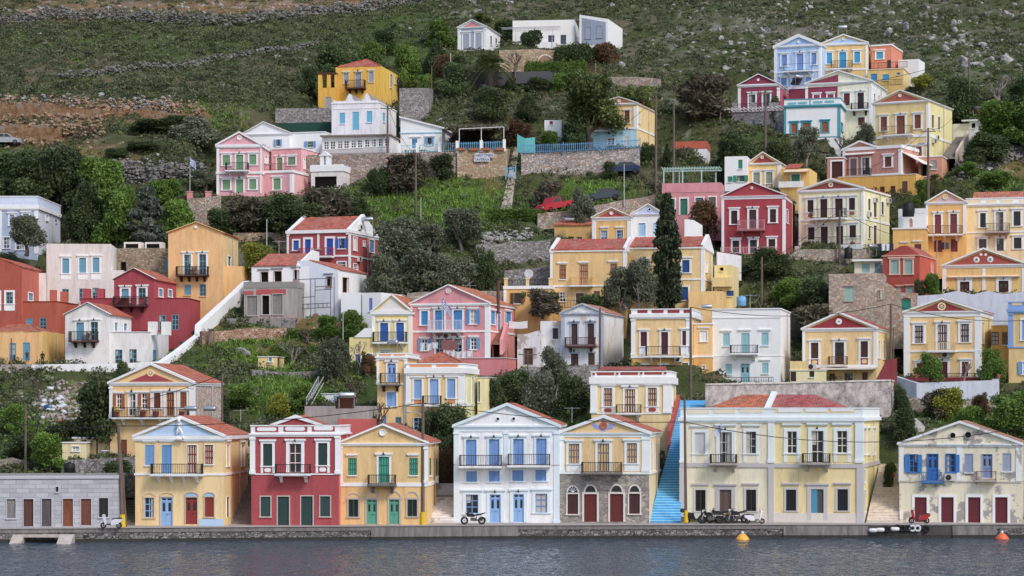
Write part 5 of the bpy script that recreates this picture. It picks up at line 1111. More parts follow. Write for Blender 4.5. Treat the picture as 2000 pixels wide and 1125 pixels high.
h=House('B4','dusty rose house with small offset pediment and white awning',187,642,780,915,690,'b98474',d=6,trim='e6e3e6',side='cf9480')
(ua,za),(u1,z1)=h.uv(320,626),h.uv(446,680);h.prof=[(0,h.H),(ua,za),(u1,h.H+.1),(h.w,h.H)];q=MB();q.prism([(-.2,h.H-.2),(ua,za-.1),(ua,za+.12),(-.2,h.H+.02)],-.16,.2,h.mt);q.prism([(ua,za-.1),(u1+.2,h.H-.1),(u1+.2,h.H+.12),(ua,za+.12)],-.16,.2,h.mt);q.build('cornice',h.root)
h.band(680,705,p=.08);h.pil(187,205,705,912,capital=False);h.pil(622,642,690,900,capital=False);h.band(898,915);h.win(245,765,295,905,'S','8a7a78',sw=12,hood=False,door=True);h.win(340,758,395,900,'G','4a2c2c',sw=12,door=True);h.win(515,748,567,826,'S','6a3c2c',sw=14,hood=True)
h.bal(205,412,908,848,dep=.8,slab='a8682c',brackets=2)
u0,z=h.uv(208,722);u1=h.uv(438,716)[0];q=MB();q.prism([(0,z),(0,z-.1),(-.8,z-.32),(-.8,z-.25)],u0,u1,plaster('dcd6cc'),'x');q.build('awning',h.root)
u0,z=h.w+.05,h.uv(642,712)[1];q=MB();q.prism([(u0,z),(u0+2.6,z-1.5),(u0+2.6,z-1.4),(u0,z+.1)],.2,5,plaster('e6d9c8'));q.tube([(u0+2.5,.3,z-1.5),(u0+2.5,.3,z-3.6)],.05,.05,IRON(),5);q.tube([(u0+2.5,4.8,z-1.5),(u0+2.5,4.8,z-3.6)],.05,.05,IRON(),5);q.build('awning',h.root)
ROSEHOUSE=h
h=House('B4','rose coloured garage with a wide dark door',62,187,190,915,752,'b98474',d=5,trim='e6e3e6',th=18,Y=280,name='garage',cat='garage');h.flat(.12);h.win(98,786,185,912,'P','4a2426',sw=12,door=True)
h=House('B4','salmon flat wing with a dark glazed window at the foot of the long stairs',778,962,1020,915,745,'c48a72',d=6,trim='e6e0dc',side='dca484',Y=280.5,name='wing',cat='house wing');h.flat(.12);h.win(872,775,922,845,'G','8a8a8a');h.win(800,790,845,900,'B','444444')
h=House('B4','long ochre retaining house with small brown windows under the rose house',150,762,870,1045,905,'d6a648',d=3.5,trim='d9b060',side='e0b45c',Y=275.5,th=24,fnd=6);h.win(477,982,513,1032,'S','5a2e22');h.win(560,978,597,1038,'S','5a2e22');h.win(650,940,693,1032,'S','6a4a44');h.band(905,912,p=.05,mat='c9c2b4',side=False)
h=House('B4','small white flat roofed hut with a solar water heater on top',1178,1290,1335,625,470,'ece8e0',d=5,th=24,Y=292,name='hut',cat='hut',wear=.3);h.win(1197,485,1225,522,'B','444444');h.tr.box(-.9,h.w+.3,-.4,5,h.H,h.H+.18,h.mt)
h=House('B4','cream garden wall block between the yellow house and the white hut',1045,1178,1180,625,492,'e6dcc4',d=2,th=20,Y=293,name='garden_wall',cat='wall',wear=.3)
h=House('B3','plain white wall block on the hillside right of the coral house',1375,1530,1545,375,300,'e8e8ea',d=4,th=22,Y=315,name='outbuilding',cat='outbuilding',wear=.3)
h=House('A3','tiny yellow garden hut with blue window',-30,10,30,10,-10,'e3c685')if False else None
h=House('SRC','tiny yellow garden hut with a blue window on the green slope',504,541,555,725,696,'e3c685',d=3,name='hut',cat='hut');h.win(525,698,531,706,'S','5a86a8',sw=1);h.win(542,699,546,722,'P','7a6a60',pl='s');h.flat(.06)
h=House('SRC','low white shed with a blue shutter above the crimson red house',628,686,690,790,768,'e6e6ea',d=3,th=6,name='shed',cat='shed');h.win(651,773,664,787,'S','7fb0d4');h.flat(.06)
h=House('SRC','flat grey concrete roof room with iron railing behind the crimson red house',595,720,724,838,793,concrete('a39a94','7a726c',.6),d=7,th=5,Y=203,name='outbuilding',cat='outbuilding');h.fence(596,690,793,783,dep=-.3)
h=House('SRC','low red back wing with a flat top behind the crimson red house',660,724,727,880,818,'c25a54',d=4,th=4,Y=200,name='wing',cat='house wing')
for s in HOUSES:s.done()
# --- quay, stairs, water, terrain
QE=[(-900,174),(0,178.5),(500,181.5),(1000,184.0),(1500,185.0),(2000,185.6),(2900,187)]
def qx(px,Y):return(px-1000)*Y/F
QZ=1.05
edge=[(qx(p,y),y)for p,y in QE]
def stair(name,label,cat,bl,br,yb,tl,tr_,yt,Y0,Y1,n,mat,zb=None,parapets=(),pm=None,group=None,mris=None):
 """flight of steps from photo row yb (columns bl..br, depth Y0) up to row yt (columns tl..tr, depth Y1)"""
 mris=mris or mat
 z0=HC+(YH-yb)*Y0/F if zb is None else zb;z1=HC+(YH-yt)*Y1/F;q=MB()
 for i in range(n):
  a,b=i/n,(i+1)/n;ya,yb_=Y0+(Y1-Y0)*a,Y0+(Y1-Y0)*b
  xa,xb=qx(bl+(tl-bl)*a,ya),qx(br+(tr_-br)*a,ya);za=z0+(z1-z0)*a;zt=z0+(z1-z0)*b
  xc,xd=qx(bl+(tl-bl)*b,yb_),qx(br+(tr_-br)*b,yb_)
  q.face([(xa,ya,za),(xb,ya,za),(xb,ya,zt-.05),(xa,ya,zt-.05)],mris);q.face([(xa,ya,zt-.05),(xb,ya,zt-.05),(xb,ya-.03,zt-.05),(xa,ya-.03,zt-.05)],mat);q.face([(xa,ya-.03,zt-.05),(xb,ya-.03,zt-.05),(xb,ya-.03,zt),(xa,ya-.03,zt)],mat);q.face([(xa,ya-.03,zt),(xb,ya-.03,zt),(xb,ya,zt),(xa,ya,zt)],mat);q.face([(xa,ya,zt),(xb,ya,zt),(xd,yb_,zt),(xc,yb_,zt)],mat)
  q.face([(xc,yb_,zt),(xa,ya,zt),(xa,ya,za-2.5),(xc,yb_,za-2.5)],mat);q.face([(xa+0,ya,zt),(xb,ya,zt),(xb,ya,zt),(xa,ya,zt)],mat)if False else None
  q.face([(xb,ya,zt),(xd,yb_,zt),(xd,yb_,za-2.5),(xb,ya,za-2.5)],mat)
 o=q.build(name);tag(o,label,cat,group)
 for side,h,hl in parapets:
  p=MB();mp=plaster(pm)if isinstance(pm,str)else pm
  x0,x1=(qx(bl,Y0),qx(tl,Y1))if side<0 else(qx(br,Y0),qx(tr_,Y1));t=.3*side
  v=[(x0,Y0,z0-1),(x0+t,Y0,z0-1),(x1+t,Y1,z1-2),(x1,Y1,z1-2),(x0,Y0,z0+h),(x0+t,Y0,z0+h),(x1+t,Y1,z1+h),(x1,Y1,z1+h)]
  for f in((0,1,5,4),(1,2,6,5),(2,3,7,6),(3,0,4,7),(4,5,6,7)):p.face([v[i]for i in f],mp)
  p.build('parapet',o)
 c=((qx((bl+br)/2,Y0)+qx((tl+tr_)/2,Y1))/2,(Y0+Y1)/2)
 hw=max(abs(qx(br,Y0)-qx(bl,Y0)),abs(qx(tr_,Y1)-qx(tl,Y1)))/2+abs(qx((bl+br)/2,Y0)-qx((tl+tr_)/2,Y1))/2
 CAPS.append((c[0],c[1],1,0,hw,(Y1-Y0)/2,(z0+z1)/2-.5,(z1-z0)/(Y1-Y0),.4))
 return o
stair('stairway','dark stone stairway climbing between the yellow house and the crimson red house','stairs',440,492,1024,481,491,928,186.5,195,17,concrete('8b8378','5d564e',.6),zb=QZ,parapets=((-1,.35,0),),pm='8f9aac')
stair('stairway','worn whitewashed ramp of steps between the mustard house and the white house','stairs',836,887,1022,857,887,944,188,196,14,peeling('d9d4cd','a59c92',.5),zb=QZ)
stair('stairway','sky blue painted stairway climbing past the stone and yellow house','stairs',1268,1330,1022,1312,1331,862,188,203,32,plaster('8ccbe6',.6),zb=QZ,mris=plaster('45a0d2',.8))  # risers darker than treads and nosings, the steps' shade put into the colour
stair('stairway','upper flight of sky blue painted steps with a red side wall','stairs',1310,1332,862,1328,1345,790,203,213,20,plaster('8ccbe6',.6),mris=plaster('45a0d2',.8),parapets=((-1,.9,0),),pm='a8483c')  # riser shade put into the darker blue here too
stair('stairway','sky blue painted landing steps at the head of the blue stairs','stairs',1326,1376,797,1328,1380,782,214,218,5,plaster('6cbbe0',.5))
stair('stairway','broad cream stone stairway beside the large yellow mansion','stairs',1692,1757,1021,1719,1757,906,188.5,201,22,concrete('d6cbb8','8f8474',.5),zb=QZ,parapets=((1,.3,0),),pm='cfc8bc')
stair('stairway','long grey stairway rising beside the large yellow house to the white hut','stairs',1838,1866,310,1868,1890,268,284,293,20,concrete('958d84','6a625a',.5),parapets=((1,.9,0),),pm='c2b6a4')
stair('stairway','short dark mossy steps between the warehouse and the yellow house','stairs',236,264,1026,250,264,960,184,192,12,concrete('6e6a5c','474438',.6),zb=QZ)
stair('stairway','brick coloured garden stair against the pink house side wall','stairs',962,976,673,974,986,640,229,234,10,concrete('9a6a52','6a4a3c',.5),parapets=((1,.5,0),),pm='d78f8c')
# quay
q=MB();con=concrete('a39d95','746e66',.5);pts=edge;back=206
for(x0,y0),(x1,y1)in zip(pts,pts[1:]):
 q.face([(x0,y0,QZ-.004),(x1,y1,QZ-.004),(x1*1.02,back,QZ-.004),(x0*1.02,back,QZ-.004)],con)
tag(q.build('quay_pavement'),kind='structure')
wm={'s':stone('quay rubble','5f5d5b','8d8983','2a2826',3.6),'c':concrete('827e79','454240',.8),'d':concrete('4e4b48','2e2c2a',.6)}
SEG=[(-900,0,'s'),(0,320,'s'),(320,725,'s'),(725,1012,'c'),(1012,1530,'s'),(1530,1695,'c'),(1695,1860,'d'),(1860,1945,'c'),(1945,2900,'s')]
def qy(px):return float(np.interp(px,[p for p,_ in QE],[y for _,y in QE]))
q=MB();cap_m=concrete('807b75','4f4a45',.7);wet=concrete('38352f','22201c',.5)
for a,b,k in SEG:
 xs=np.linspace(a,b,max(2,int((b-a)/60)+1))
 for p0,p1 in zip(xs,xs[1:]):
  A,B_=(qx(p0,qy(p0)),qy(p0)),(qx(p1,qy(p1)),qy(p1))
  def fc(o0,o1,z0,z1,m):q.face([(A[0],A[1]-o0,z0),(B_[0],B_[1]-o0,z0),(B_[0],B_[1]-o1,z1),(A[0],A[1]-o1,z1)],m)
  if k=='s':
   fc(.02,.02,.22,.72,wm['s']);fc(.08,.08,.72,QZ-.004,cap_m);fc(.02,.08,.72,.7201,cap_m);fc(.12,.02,-1.5,.22,wet)
  else:
   off=.15 if k=='c' else.05
   fc(off,off,.22,QZ-.10,wm[k]);fc(.10,.10,QZ-.10,QZ-.004,cap_m);fc(off+.05,off,-1.5,.22,wet)
  fc(0,.16,QZ-.006,QZ-.0045,con)
tag(q.build('quay_wall'),kind='structure')
# concrete slip at the waterline
q=MB();cm=concrete('b5aca0','8a8074',.5)
yq=qy(80)
x=[qx(p,yq)for p in(28,58,95,102,132,147)]
q.prism([(yq-2.6,-.35),(yq-.1,-.35),(yq-.1,.62),(yq-.5,.62)],x[0],x[0]+.9,cm,'x');q.prism([(yq-2.6,-.35),(yq-.1,-.35),(yq-.1,.62),(yq-.5,.62)],x[4]-.5,x[5],cm,'x')
q.box(x[0]+.9,x[4]-.5,yq-.9,yq-.1,.42,.62,cm);tag(q.build('concrete_slipway'),'pale concrete slipway frame sloping into the water below the grey warehouse','slipway')
# water: fine wind ripples
m,n,l,b=_new('sea_water');tc=n.new('ShaderNodeTexCoord')
def wv(sc,s,d):return _noise(n,l,_scaled(n,l,tc.outputs['Object'],sc),s,d,.6)
n1=wv((1,.40,1),1.5,5);n2=wv((1,.4,1),4.5,3);n3=wv((.25,.12,1),.6,4)
ad=n.new('ShaderNodeMath');ad.operation='MULTIPLY_ADD';ad.inputs[1].default_value=.5;l.new(n2,ad.inputs[0]);l.new(n1,ad.inputs[2])
ad2=n.new('ShaderNodeMath');ad2.operation='ADD';l.new(ad.outputs[0],ad2.inputs[0]);l.new(n3,ad2.inputs[1])
b.inputs['Base Color'].default_value=(.070,.105,.140,1);b.inputs['Roughness'].default_value=.05;b.inputs['IOR'].default_value=1.33
_bump(n,l,ad2.outputs[0],1.0,1.3,b)
V=[];ww=m
xs=np.linspace(-60,60,500);ys=np.concatenate([np.linspace(120,186,520)])
XX,YY=np.meshgrid(xs,ys);ZZ=.16*(fbm(XX*.9,YY*.55,3,3)-.5)+.05*(vnoise(XX*3.1,YY*2.0,9)-.5)
def gridmesh(name,X,Y,Z,mat,smooth=True):
 r,c=X.shape;me=bpy.data.meshes.new(name);idx=np.arange(r*c).reshape(r,c)
 fq=np.stack([idx[:-1,:-1],idx[:-1,1:],idx[1:,1:],idx[1:,:-1]],-1).reshape(-1,4)
 me.vertices.add(r*c);me.vertices.foreach_set('co',np.stack([X,Y,Z],-1).astype(np.float32).ravel())
 me.loops.add(fq.size);me.loops.foreach_set('vertex_index',fq.astype(np.int32).ravel());me.polygons.add(len(fq));me.polygons.foreach_set('loop_start',np.arange(0,fq.size,4,dtype=np.int32))
 me.polygons.foreach_set('use_smooth',np.full(len(fq),smooth));me.update(calc_edges=True);me.materials.append(mat)
 o=bpy.data.objects.new(name,me);COL.objects.link(o);return o
o=gridmesh('water',XX,YY,ZZ,ww);tag(o,kind='structure')
q=MB();z=-.12
for x0,x1,y0,y1 in((-700,700,-300,120),(-700,-60,120,200),(60,700,120,200)):q.face([(x0,y0,z),(x1,y0,z),(x1,y1,z),(x0,y1,z)],ww)
tag(q.build('water'),kind='structure')
def rockmat_(name,a,b_):
 m,n,l,bs=_new(name);v=_coord(n,l);f=_noise(n,l,v,1.3,8,.75);g=_noise(n,l,v,.5,6,.7)
 c=_mix(n,l,_ramp(n,l,f,[(.38,(0,0,0)),(.62,(1,1,1))]),a,b_);l.new(_mix(n,l,_ramp(n,l,g,[(.52,(0,0,0)),(.62,(.8,)*3)]),c,(.34,.32,.29)),bs.inputs['Base Color']);bs.inputs['Roughness'].default_value=.95;_bump(n,l,f,1.0,.6,bs);return m
 # terrain
def TERR(X,Y):
 X=np.asarray(X,float);Y=np.asarray(Y,float)
 Z=ZP(Y);far=np.clip((Y-196)/20,0,1)
 Z=Z+far*((fbm(X*.045,Y*.045,5,4)-.47)*2.6+(fbm(X*.22,Y*.22,15,3)-.44)*.9+(fbm(X*.8,Y*.8,25,2)-.37)*.35)
 for fill in(1,0):
  for cx,cy,ex,ey,hw,hd,z0,rise,sl in CAPS:
   dx,dy=X-cx,Y-cy;a=np.abs(dx*ex+dy*ey)-hw;bb=-dx*ey+dy*ex;b_=np.abs(bb)-hd
   dist=np.maximum(np.maximum(a,b_),0);zz=z0+rise*np.clip(bb,-hd,hd)
   near=dist<9
   if fill and rise==0:Z=np.where(near,np.maximum(Z,zz-.5-np.maximum(0,dist-.4)*1.6),Z)
   elif not fill:Z=np.where(near,np.minimum(Z,zz+np.maximum(0,dist-sl)*1.5),Z)
 return Z
def REG(px,py,shapes):
 s=np.zeros_like(px,float)
 for cx,cy,rx,ry,k in shapes:s=np.maximum(s,k*np.clip(1.6-1.6*np.sqrt(((px-cx)/rx)**2+((py-cy)/ry)**2),0,1))
 return s
A_GRASS=[(830,395,230,60,1),(1150,370,130,30,1),(1230,410,60,20,.8),(480,690,110,45,1),(560,770,120,50,1),(950,420,70,25,.8),(1110,800,110,40,.8),(400,230,120,40,.5),(1960,370,80,40,.7),(60,850,80,60,.6),(1900,830,100,60,.4)]
A_SOIL=[(130,225,190,30,1),(60,265,90,30,1),(200,300,150,30,.9),(330,235,90,20,.6),(640,640,90,30,.8),(560,680,90,18,.7),(410,640,40,50,.7),(160,790,70,60,.8),(960,360,25,30,.6),(150,22,220,26,.9),(450,14,300,22,.9),(650,8,200,14,.8),(620,622,70,24,1),(1985,330,50,30,.7)]
A_ROCK=[(150,18,260,22,.8),(450,12,300,20,.8),(1900,110,180,80,.9),(1450,80,300,100,.6),(1650,40,400,60,.5),(950,20,120,30,.5),(1750,30,250,50,.5),(320,330,150,30,.8),(900,200,60,60,.3),(800,640,120,10,.6),(1000,460,80,14,.8),(1100,445,70,14,.6)]
asp=np.concatenate([np.linspace(-.62,-.27,60)[:-1],np.linspace(-.27,.27,330),np.linspace(.27,.62,60)[1:]])
yr=np.concatenate([np.linspace(187.5,330,330)[:-1],np.linspace(330,480,150)])
AA,TY=np.meshgrid(asp,yr);TX=AA*TY;TZ=TERR(TX,TY)
qe=np.interp(TX[0],[e[0]for e in edge],[e[1]for e in edge])
TPX=1000+F*TX/TY;TPY=YH-(TZ-HC)*F/TY
m,n,l,b=_new('hillside_ground');at=n.new('ShaderNodeAttribute');at.attribute_name='ground';v=_coord(n,l)
c=_mix(n,l,.55,at.outputs['Color'],_noise(n,l,v,1.3,8,.7),'OVERLAY');c=_mix(n,l,.4,c,_noise(n,l,v,6,5,.7),'OVERLAY')
l.new(c,b.inputs['Base Color']);b.inputs['Roughness'].default_value=.95;b.inputs['Specular IOR Level'].default_value=.1;_bump(n,l,_noise(n,l,v,2.2,8,.75),.9,.35,b)
o=gridmesh('hillside',TX,TY,TZ,m,False)
gr=REG(TPX,TPY,A_GRASS);so=REG(TPX,TPY,A_SOIL);rk=REG(TPX,TPY,A_ROCK)
nz=fbm(TX*.25,TY*.25,31,4);n2_=fbm(TX*.9,TY*.9,41,3);n3_=fbm(TX*.06,TY*.06,51,3)
def L(a,bcol,t):return a+(np.array(bcol)-a)*np.clip(t,0,1)[...,None]
base=np.zeros(TX.shape+(3,))+np.array((.080,.094,.040))
base=L(base,(.15,.13,.08),(nz-.45)*5);base=L(base,(.075,.11,.034),(n3_-.45)*6)
base=L(base,(.30,.29,.26),(n2_-.58)*7*(.5+rk));base=L(base,(.24,.23,.20),rk*(nz-.42)*3)
base=L(base,(.095,.165,.032),gr*(.55+.8*nz));base=L(base,(.30,.165,.085),so*(.25+1.5*(nz-.2)));base=L(base,(.36,.31,.26),so*(n2_-.5)*6)
a=o.data.attributes.new('ground','FLOAT_COLOR','POINT');a.data.foreach_set('color',np.concatenate([base,np.ones(TX.shape+(1,))],-1).astype(np.float32).ravel())
tag(o,kind='structure')
def GZ(x,y):return float(TERR(np.array([x]),np.array([y]))[0])
def INSIDE(X,Y,mrg):
 r=np.zeros(len(X),bool)
 for cx,cy,ex,ey,hw,hd,z0,rise,sl in CAPS:
  dx,dy=X-cx,Y-cy;r|=(np.abs(dx*ex+dy*ey)<hw+mrg)&(np.abs(-dx*ey+dy*ex)<hd+mrg)
 return r
 # --- walls of rubble and plaster
def wallrun(name,label,pts,mat,thick=.6,coping=None,cat='stone wall',deep=1.0,Y=None,rough=.0,top_out=0):
 """pts: (px, ytop, ybottom[, Y]) along the wall in the photo; stands on its bottom row"""
 q=MB();rr=random.Random(hash(label)%9999 if False else len(label)*7+len(pts))
 P3=[]
 for i,p in enumerate(pts):
  Yd=p[3]if len(p)>3 else(Y or YD(p[2]));P3.append((W3(p[0],p[1],Yd),W3(p[0],p[2],Yd)))
 full=[]
 for(t0,b0),(t1,b1)in zip(P3,P3[1:]):
  k=max(1,int((b1-b0).length/1.2))if rough else 1
  for j in range(k):full.append((t0.lerp(t1,j/k)+Vector((0,0,rr.uniform(-rough,rough))),b0.lerp(b1,j/k)))
 full.append(P3[-1]);dn=Vector((0,0,-deep))
 for(t0,b0),(t1,b1)in zip(full,full[1:]):
  d=(b1-b0);d.z=0;d.normalize();nrm=Vector((-d.y,d.x,0))*thick
  q.face([b0+dn,b1+dn,t1,t0],mat);q.face([t0,t1,t1+nrm,t0+nrm],mat);q.face([t1+nrm,t0+nrm,b0+dn+nrm,b1+dn+nrm][::-1],mat)
  if coping:
   up=Vector((0,0,.14));o1=-nrm.normalized()*.08;o2=nrm+nrm.normalized()*.08
   v=[t0+o1,t1+o1,t1+o2,t0+o2];q.face(v[::-1],coping);q.face([x+up for x in v],coping);q.face([v[0],v[1],v[1]+up,v[0]+up],coping)
 for(t,b_),sgn in((full[0],1),(full[-1],1)):
  (tt,bb),(t2,b2)=((full[0]),full[1])if t is full[0][0]else(full[-1],full[-2])
  d=(b2-bb);d.z=0;d.normalize();nrm=Vector((-d.y,d.x,0))*thick*(1 if t is full[0][0]else-1)
  q.face([bb+dn,tt,tt+nrm,bb+dn+nrm],mat)
 return tag(q.build(name),label,cat)
RB=stone('terrace rubble','9a9082','b0a492','7a7062',3.2,.12);RG=stone('grey rubble','85827e','9c9892','5e5a56',3.4);RT=stone('taverna rubble','a89678','bda888','8c7c64',2.9,.25);PK=stone('pink rubble wall','94867c','ab9c90','6d6258',3.0,.1)
wallrun('stone_wall','golden rubble retaining wall carrying the two white lettered signs',[(893,294,347),(990,291,346),(1000,291,340,291)],RT)
wallrun('stone_wall','long grey rubble retaining wall under the blue taverna fence',[(1018,300,338),(1130,296,338),(1250,289,336)],stone('long rubble','a09890','b8b0a6','746c64',3.0,.1))
wallrun('stone_wall','rubble retaining wall below the glazed veranda',[(600,303,340),(700,300,342),(790,298,342),(893,296,345)],PK)
wallrun('stone_wall','grey stone retaining wall around the bright ochre house terrace',[(780,172,232,299),(838,172,240,299),(846,176,245,303)],RG)
wallrun('stone_wall','grey stone retaining wall left of the scalloped white house',[(538,212,240),(600,211,240),(652,210,238)],RG)
wallrun('stone_wall','stone wall carrying the pink gate posts',[(365,388,440),(400,386,440),(432,382,425)],RB)
wallrun('stone_wall','ochre tinted rubble wall behind the dark red house',[(455,455,500,262),(520,454,500,262),(575,454,498,262)],RT)
wallrun('stone_wall','wide grey drystone terrace wall behind the olive grove',[(930,478,505),(1000,472,500),(1075,468,498)],RG,rough=.15)
wallrun('stone_wall','pale drystone wall behind the pink house roof',[(795,572,588,243.5),(880,570,590,243.5),(980,568,592,243.5),(1050,568,594,243.5)],RB,rough=.1)
wallrun('stone_wall','reddish rubble wall under the concrete porch',[(395,648,690),(470,642,672),(560,640,668)],stone('red rubble','a4795c','b8a08a','7a5f4c',3.0,.35),rough=.1)
wallrun('stone_wall','low grey wall under the tiny yellow hut terrace',[(492,722,748),(560,727,748),(640,724,745)],RG)
wallrun('garden_wall','cream rendered parapet in front of the tiny yellow hut',[(490,727,736,229),(560,724,736,229),(625,721,736,229)],plaster('dccb9c'),cat='wall',deep=.3)
wallrun('retaining_wall','high streaked grey concrete wall behind the mansion roof',[(1378,752,818,213),(1500,750,818,213),(1740,744,815,213),(1746,746,800,219)],concrete('c6beb4','625c5a',.95,(1.1,1.1,.8)),coping=concrete('d6d0c6'),cat='wall',deep=4,thick=.5)
wallrun('retaining_wall','smooth grey blue garden wall with scalloped top below the round eye windows',[(1790,578,640,238.5),(1836,575,640,238.5),(1850,572,640,238.5),(1870,568,640,238.5),(1900,575,640,238.5),(1930,568,640,238.5),(1960,575,640,238.5),(2020,566,640,238.5),(2120,566,640,238.5)],plaster('b4bcc8',.7),cat='wall',deep=4)
wallrun('retaining_wall','grey blue plaster terrace wall with bougainvillea in front',[(1748,735,790,223),(1790,748,792,221),(1950,742,790,221),(1952,735,790,224)],plaster('bcc3cc',.8),cat='wall',deep=3)
wallrun('stone_wall','stone wall along the bank above the derelict house',[(1750,770,800),(1830,782,806),(1945,780,806),(2060,775,806)],RB,rough=.1)
wallrun('stone_wall','rubble base under the cream two-floor house',[(1520,515,535,255.5),(1560,487,535,255.5),(1690,487,540,255.5),(1702,490,540,257)],RB)
wallrun('retaining_wall','white plaster wall below the pale grey white house',[(17,725,752,228),(60,724,752,228),(62,712,752,228),(250,709,745,228),(320,705,740,228)],plaster('e2e3e6',.7),cat='wall',deep=.8)
wallrun('garden_wall','white sloping stair wall climbing past the crimson wing',[(308,714,752,227),(352,684,725,231),(393,652,692,235),(394,634,690,235.2),(440,592,640,242),(487,548,600,248),(492,548,600,250)],plaster('e8e7e4',.4),cat='wall',deep=1.2,thick=.7)
wallrun('retaining_wall','bare grey concrete wall under the apricot cottage',[(-60,713,733,228.4),(62,711,733,228.4)],concrete('a8a298','6e6860',.6),cat='wall',deep=2)
wallrun('stone_wall','broken stone wall on the bank above the grey warehouse',[(-20,902,928,200),(22,898,928,200),(60,905,928,200)],RB,rough=.2)
wallrun('stone_wall','rubble wall beside the small cream annex',[(120,899,925,198),(200,895,925,198),(264,893,930,198)],RG,rough=.05)
wallrun('stone_wall','dark rubble wall between the warehouse and the yellow house',[(232,925,1024,190),(262,924,1024,190)],stone('dark rubble','6e675e','857c70','4e483f',3.2))
wallrun('stone_wall','rubble wall below the small peeling white houses',[(1010,720,745,224.5),(1100,716,745,224.5),(1175,712,760,224.5)],RG,rough=.1)
wallrun('stone_wall','stone wall with a red pickup parked above it',[(1050,418,432),(1110,410,428),(1185,398,418),(1280,380,400)],RB,rough=.1)
wallrun('stone_wall','arched rubble wall below the hilltop terrace',[(975,98,133,312),(1045,96,135,312),(1090,99,134,312),(1135,105,132,312)],RT)
wallrun('stone_wall','upright stone gatehouse wall with a blue door at the hilltop garden',[(1138,118,155,313),(1162,114,158,313),(1164,114,150,316)],RT,thick=1.6)
wallrun('screen_fence','grey slatted screen fence across the hilltop garden',[(866,142,165,309),(940,140,167,309),(1020,140,160,309),(1112,138,158,309)],plain('grey_screen',(.085,.085,.095),.8),thick=.08,cat='fence',deep=.2)
wallrun('screen_fence','dark green netting fence behind the white gabled house',[(538,240,254,293),(580,240,255,293),(648,238,255,293)],plain('green_net',(.01,.055,.04),.8),thick=.08,cat='fence',deep=.2)
wallrun('stone_wall','low drystone wall right of the hilltop garden',[(1168,148,162),(1230,150,166),(1290,154,170)],RB,rough=.15)
wallrun('garden_wall','white stepped wall beside the cypress',[(1337,428,470,257),(1355,430,470,257),(1372,440,470,257)],plaster('e8e8ea',.3),cat='wall')
wallrun('garden_wall','white garden wall below the strong red house',[(1400,492,530,251),(1440,498,530,251),(1448,500,530,251)],plaster('d9d9da',.8),cat='wall')
# little path up the grass
q=MB();pm=concrete('a79c8c','766c60',.5)
pth=[(1012,350,290),(1005,365,284),(998,385,277),(990,405,272),(984,425,268)]
for(a0,b0,y0),(a1,b1,y1)in zip(pth,pth[1:]):
 w0=.25+.02*(b0-350)/3;w1=.25+.02*(b1-350)/3
 v=[(qx(a1,y1)-w1,y1),(qx(a1,y1)+w1,y1),(qx(a0,y0)+w0,y0),(qx(a0,y0)-w0,y0)];q.face([(x,y,GZ(x,y)+.25)for x,y in v],pm);q.face([(v[0][0],v[0][1],GZ(*v[0])+.25),(v[0][0],v[0][1],GZ(*v[0])-.3),(v[3][0],v[3][1],GZ(*v[3])-.3),(v[3][0],v[3][1],GZ(*v[3])+.25)],pm)
tag(q.build('path'),kind='structure')
RCK=rockmat_('orange_rock_face',(.20,.095,.04),(.40,.25,.14))
wallrun('rock_face','orange brown rock face of the upper road cut',[(-60,202,236),(40,200,236),(120,204,236),(215,212,238),(300,216,238),(410,222,238)],RCK,rough=.45,cat='rock face',thick=2)
wallrun('rock_face','rust coloured rock face of the lower road cut',[(-60,246,276),(60,244,276),(118,250,276)],RCK,rough=.4,cat='rock face',thick=2)
wallrun('garden_wall','dark red sloping stair wall beside the deep red pediment house',[(1712,741,746,219.5),(1733,702,746,219.5),(1752,700,746,219.5)],plaster('82343a'),cat='wall',thick=.3)
wallrun('stone_wall','grey rubble wall behind the roof terrace wing',[(985,528,560,246),(1040,524,560,246),(1078,522,560,246)],RG)
ap=W3(1065,133,311.7);q=MB();N=14;r=1.1;ring=[(ap.x-r*math.cos(math.pi*i/N),ap.z+.75+r*math.sin(math.pi*i/N))for i in range(N+1)];rin=[(ap.x-.86*r*math.cos(math.pi*i/N),ap.z+.75+.86*r*math.sin(math.pi*i/N))for i in range(N+1)]
for i in range(N):q.prism([rin[i],rin[i+1],ring[i+1],ring[i]],ap.y-.12,ap.y+.1,plaster('d8d0c2'))
q.prism([(ap.x-.86*r,ap.z-.3)]+rin+[(ap.x+.86*r,ap.z-.3)],ap.y-.06,ap.y+.1,plaster('9c7c5c'));tag(q.build('garden_arch'),'pale rimmed arched niche in the rubble wall of the hilltop terrace','arch')
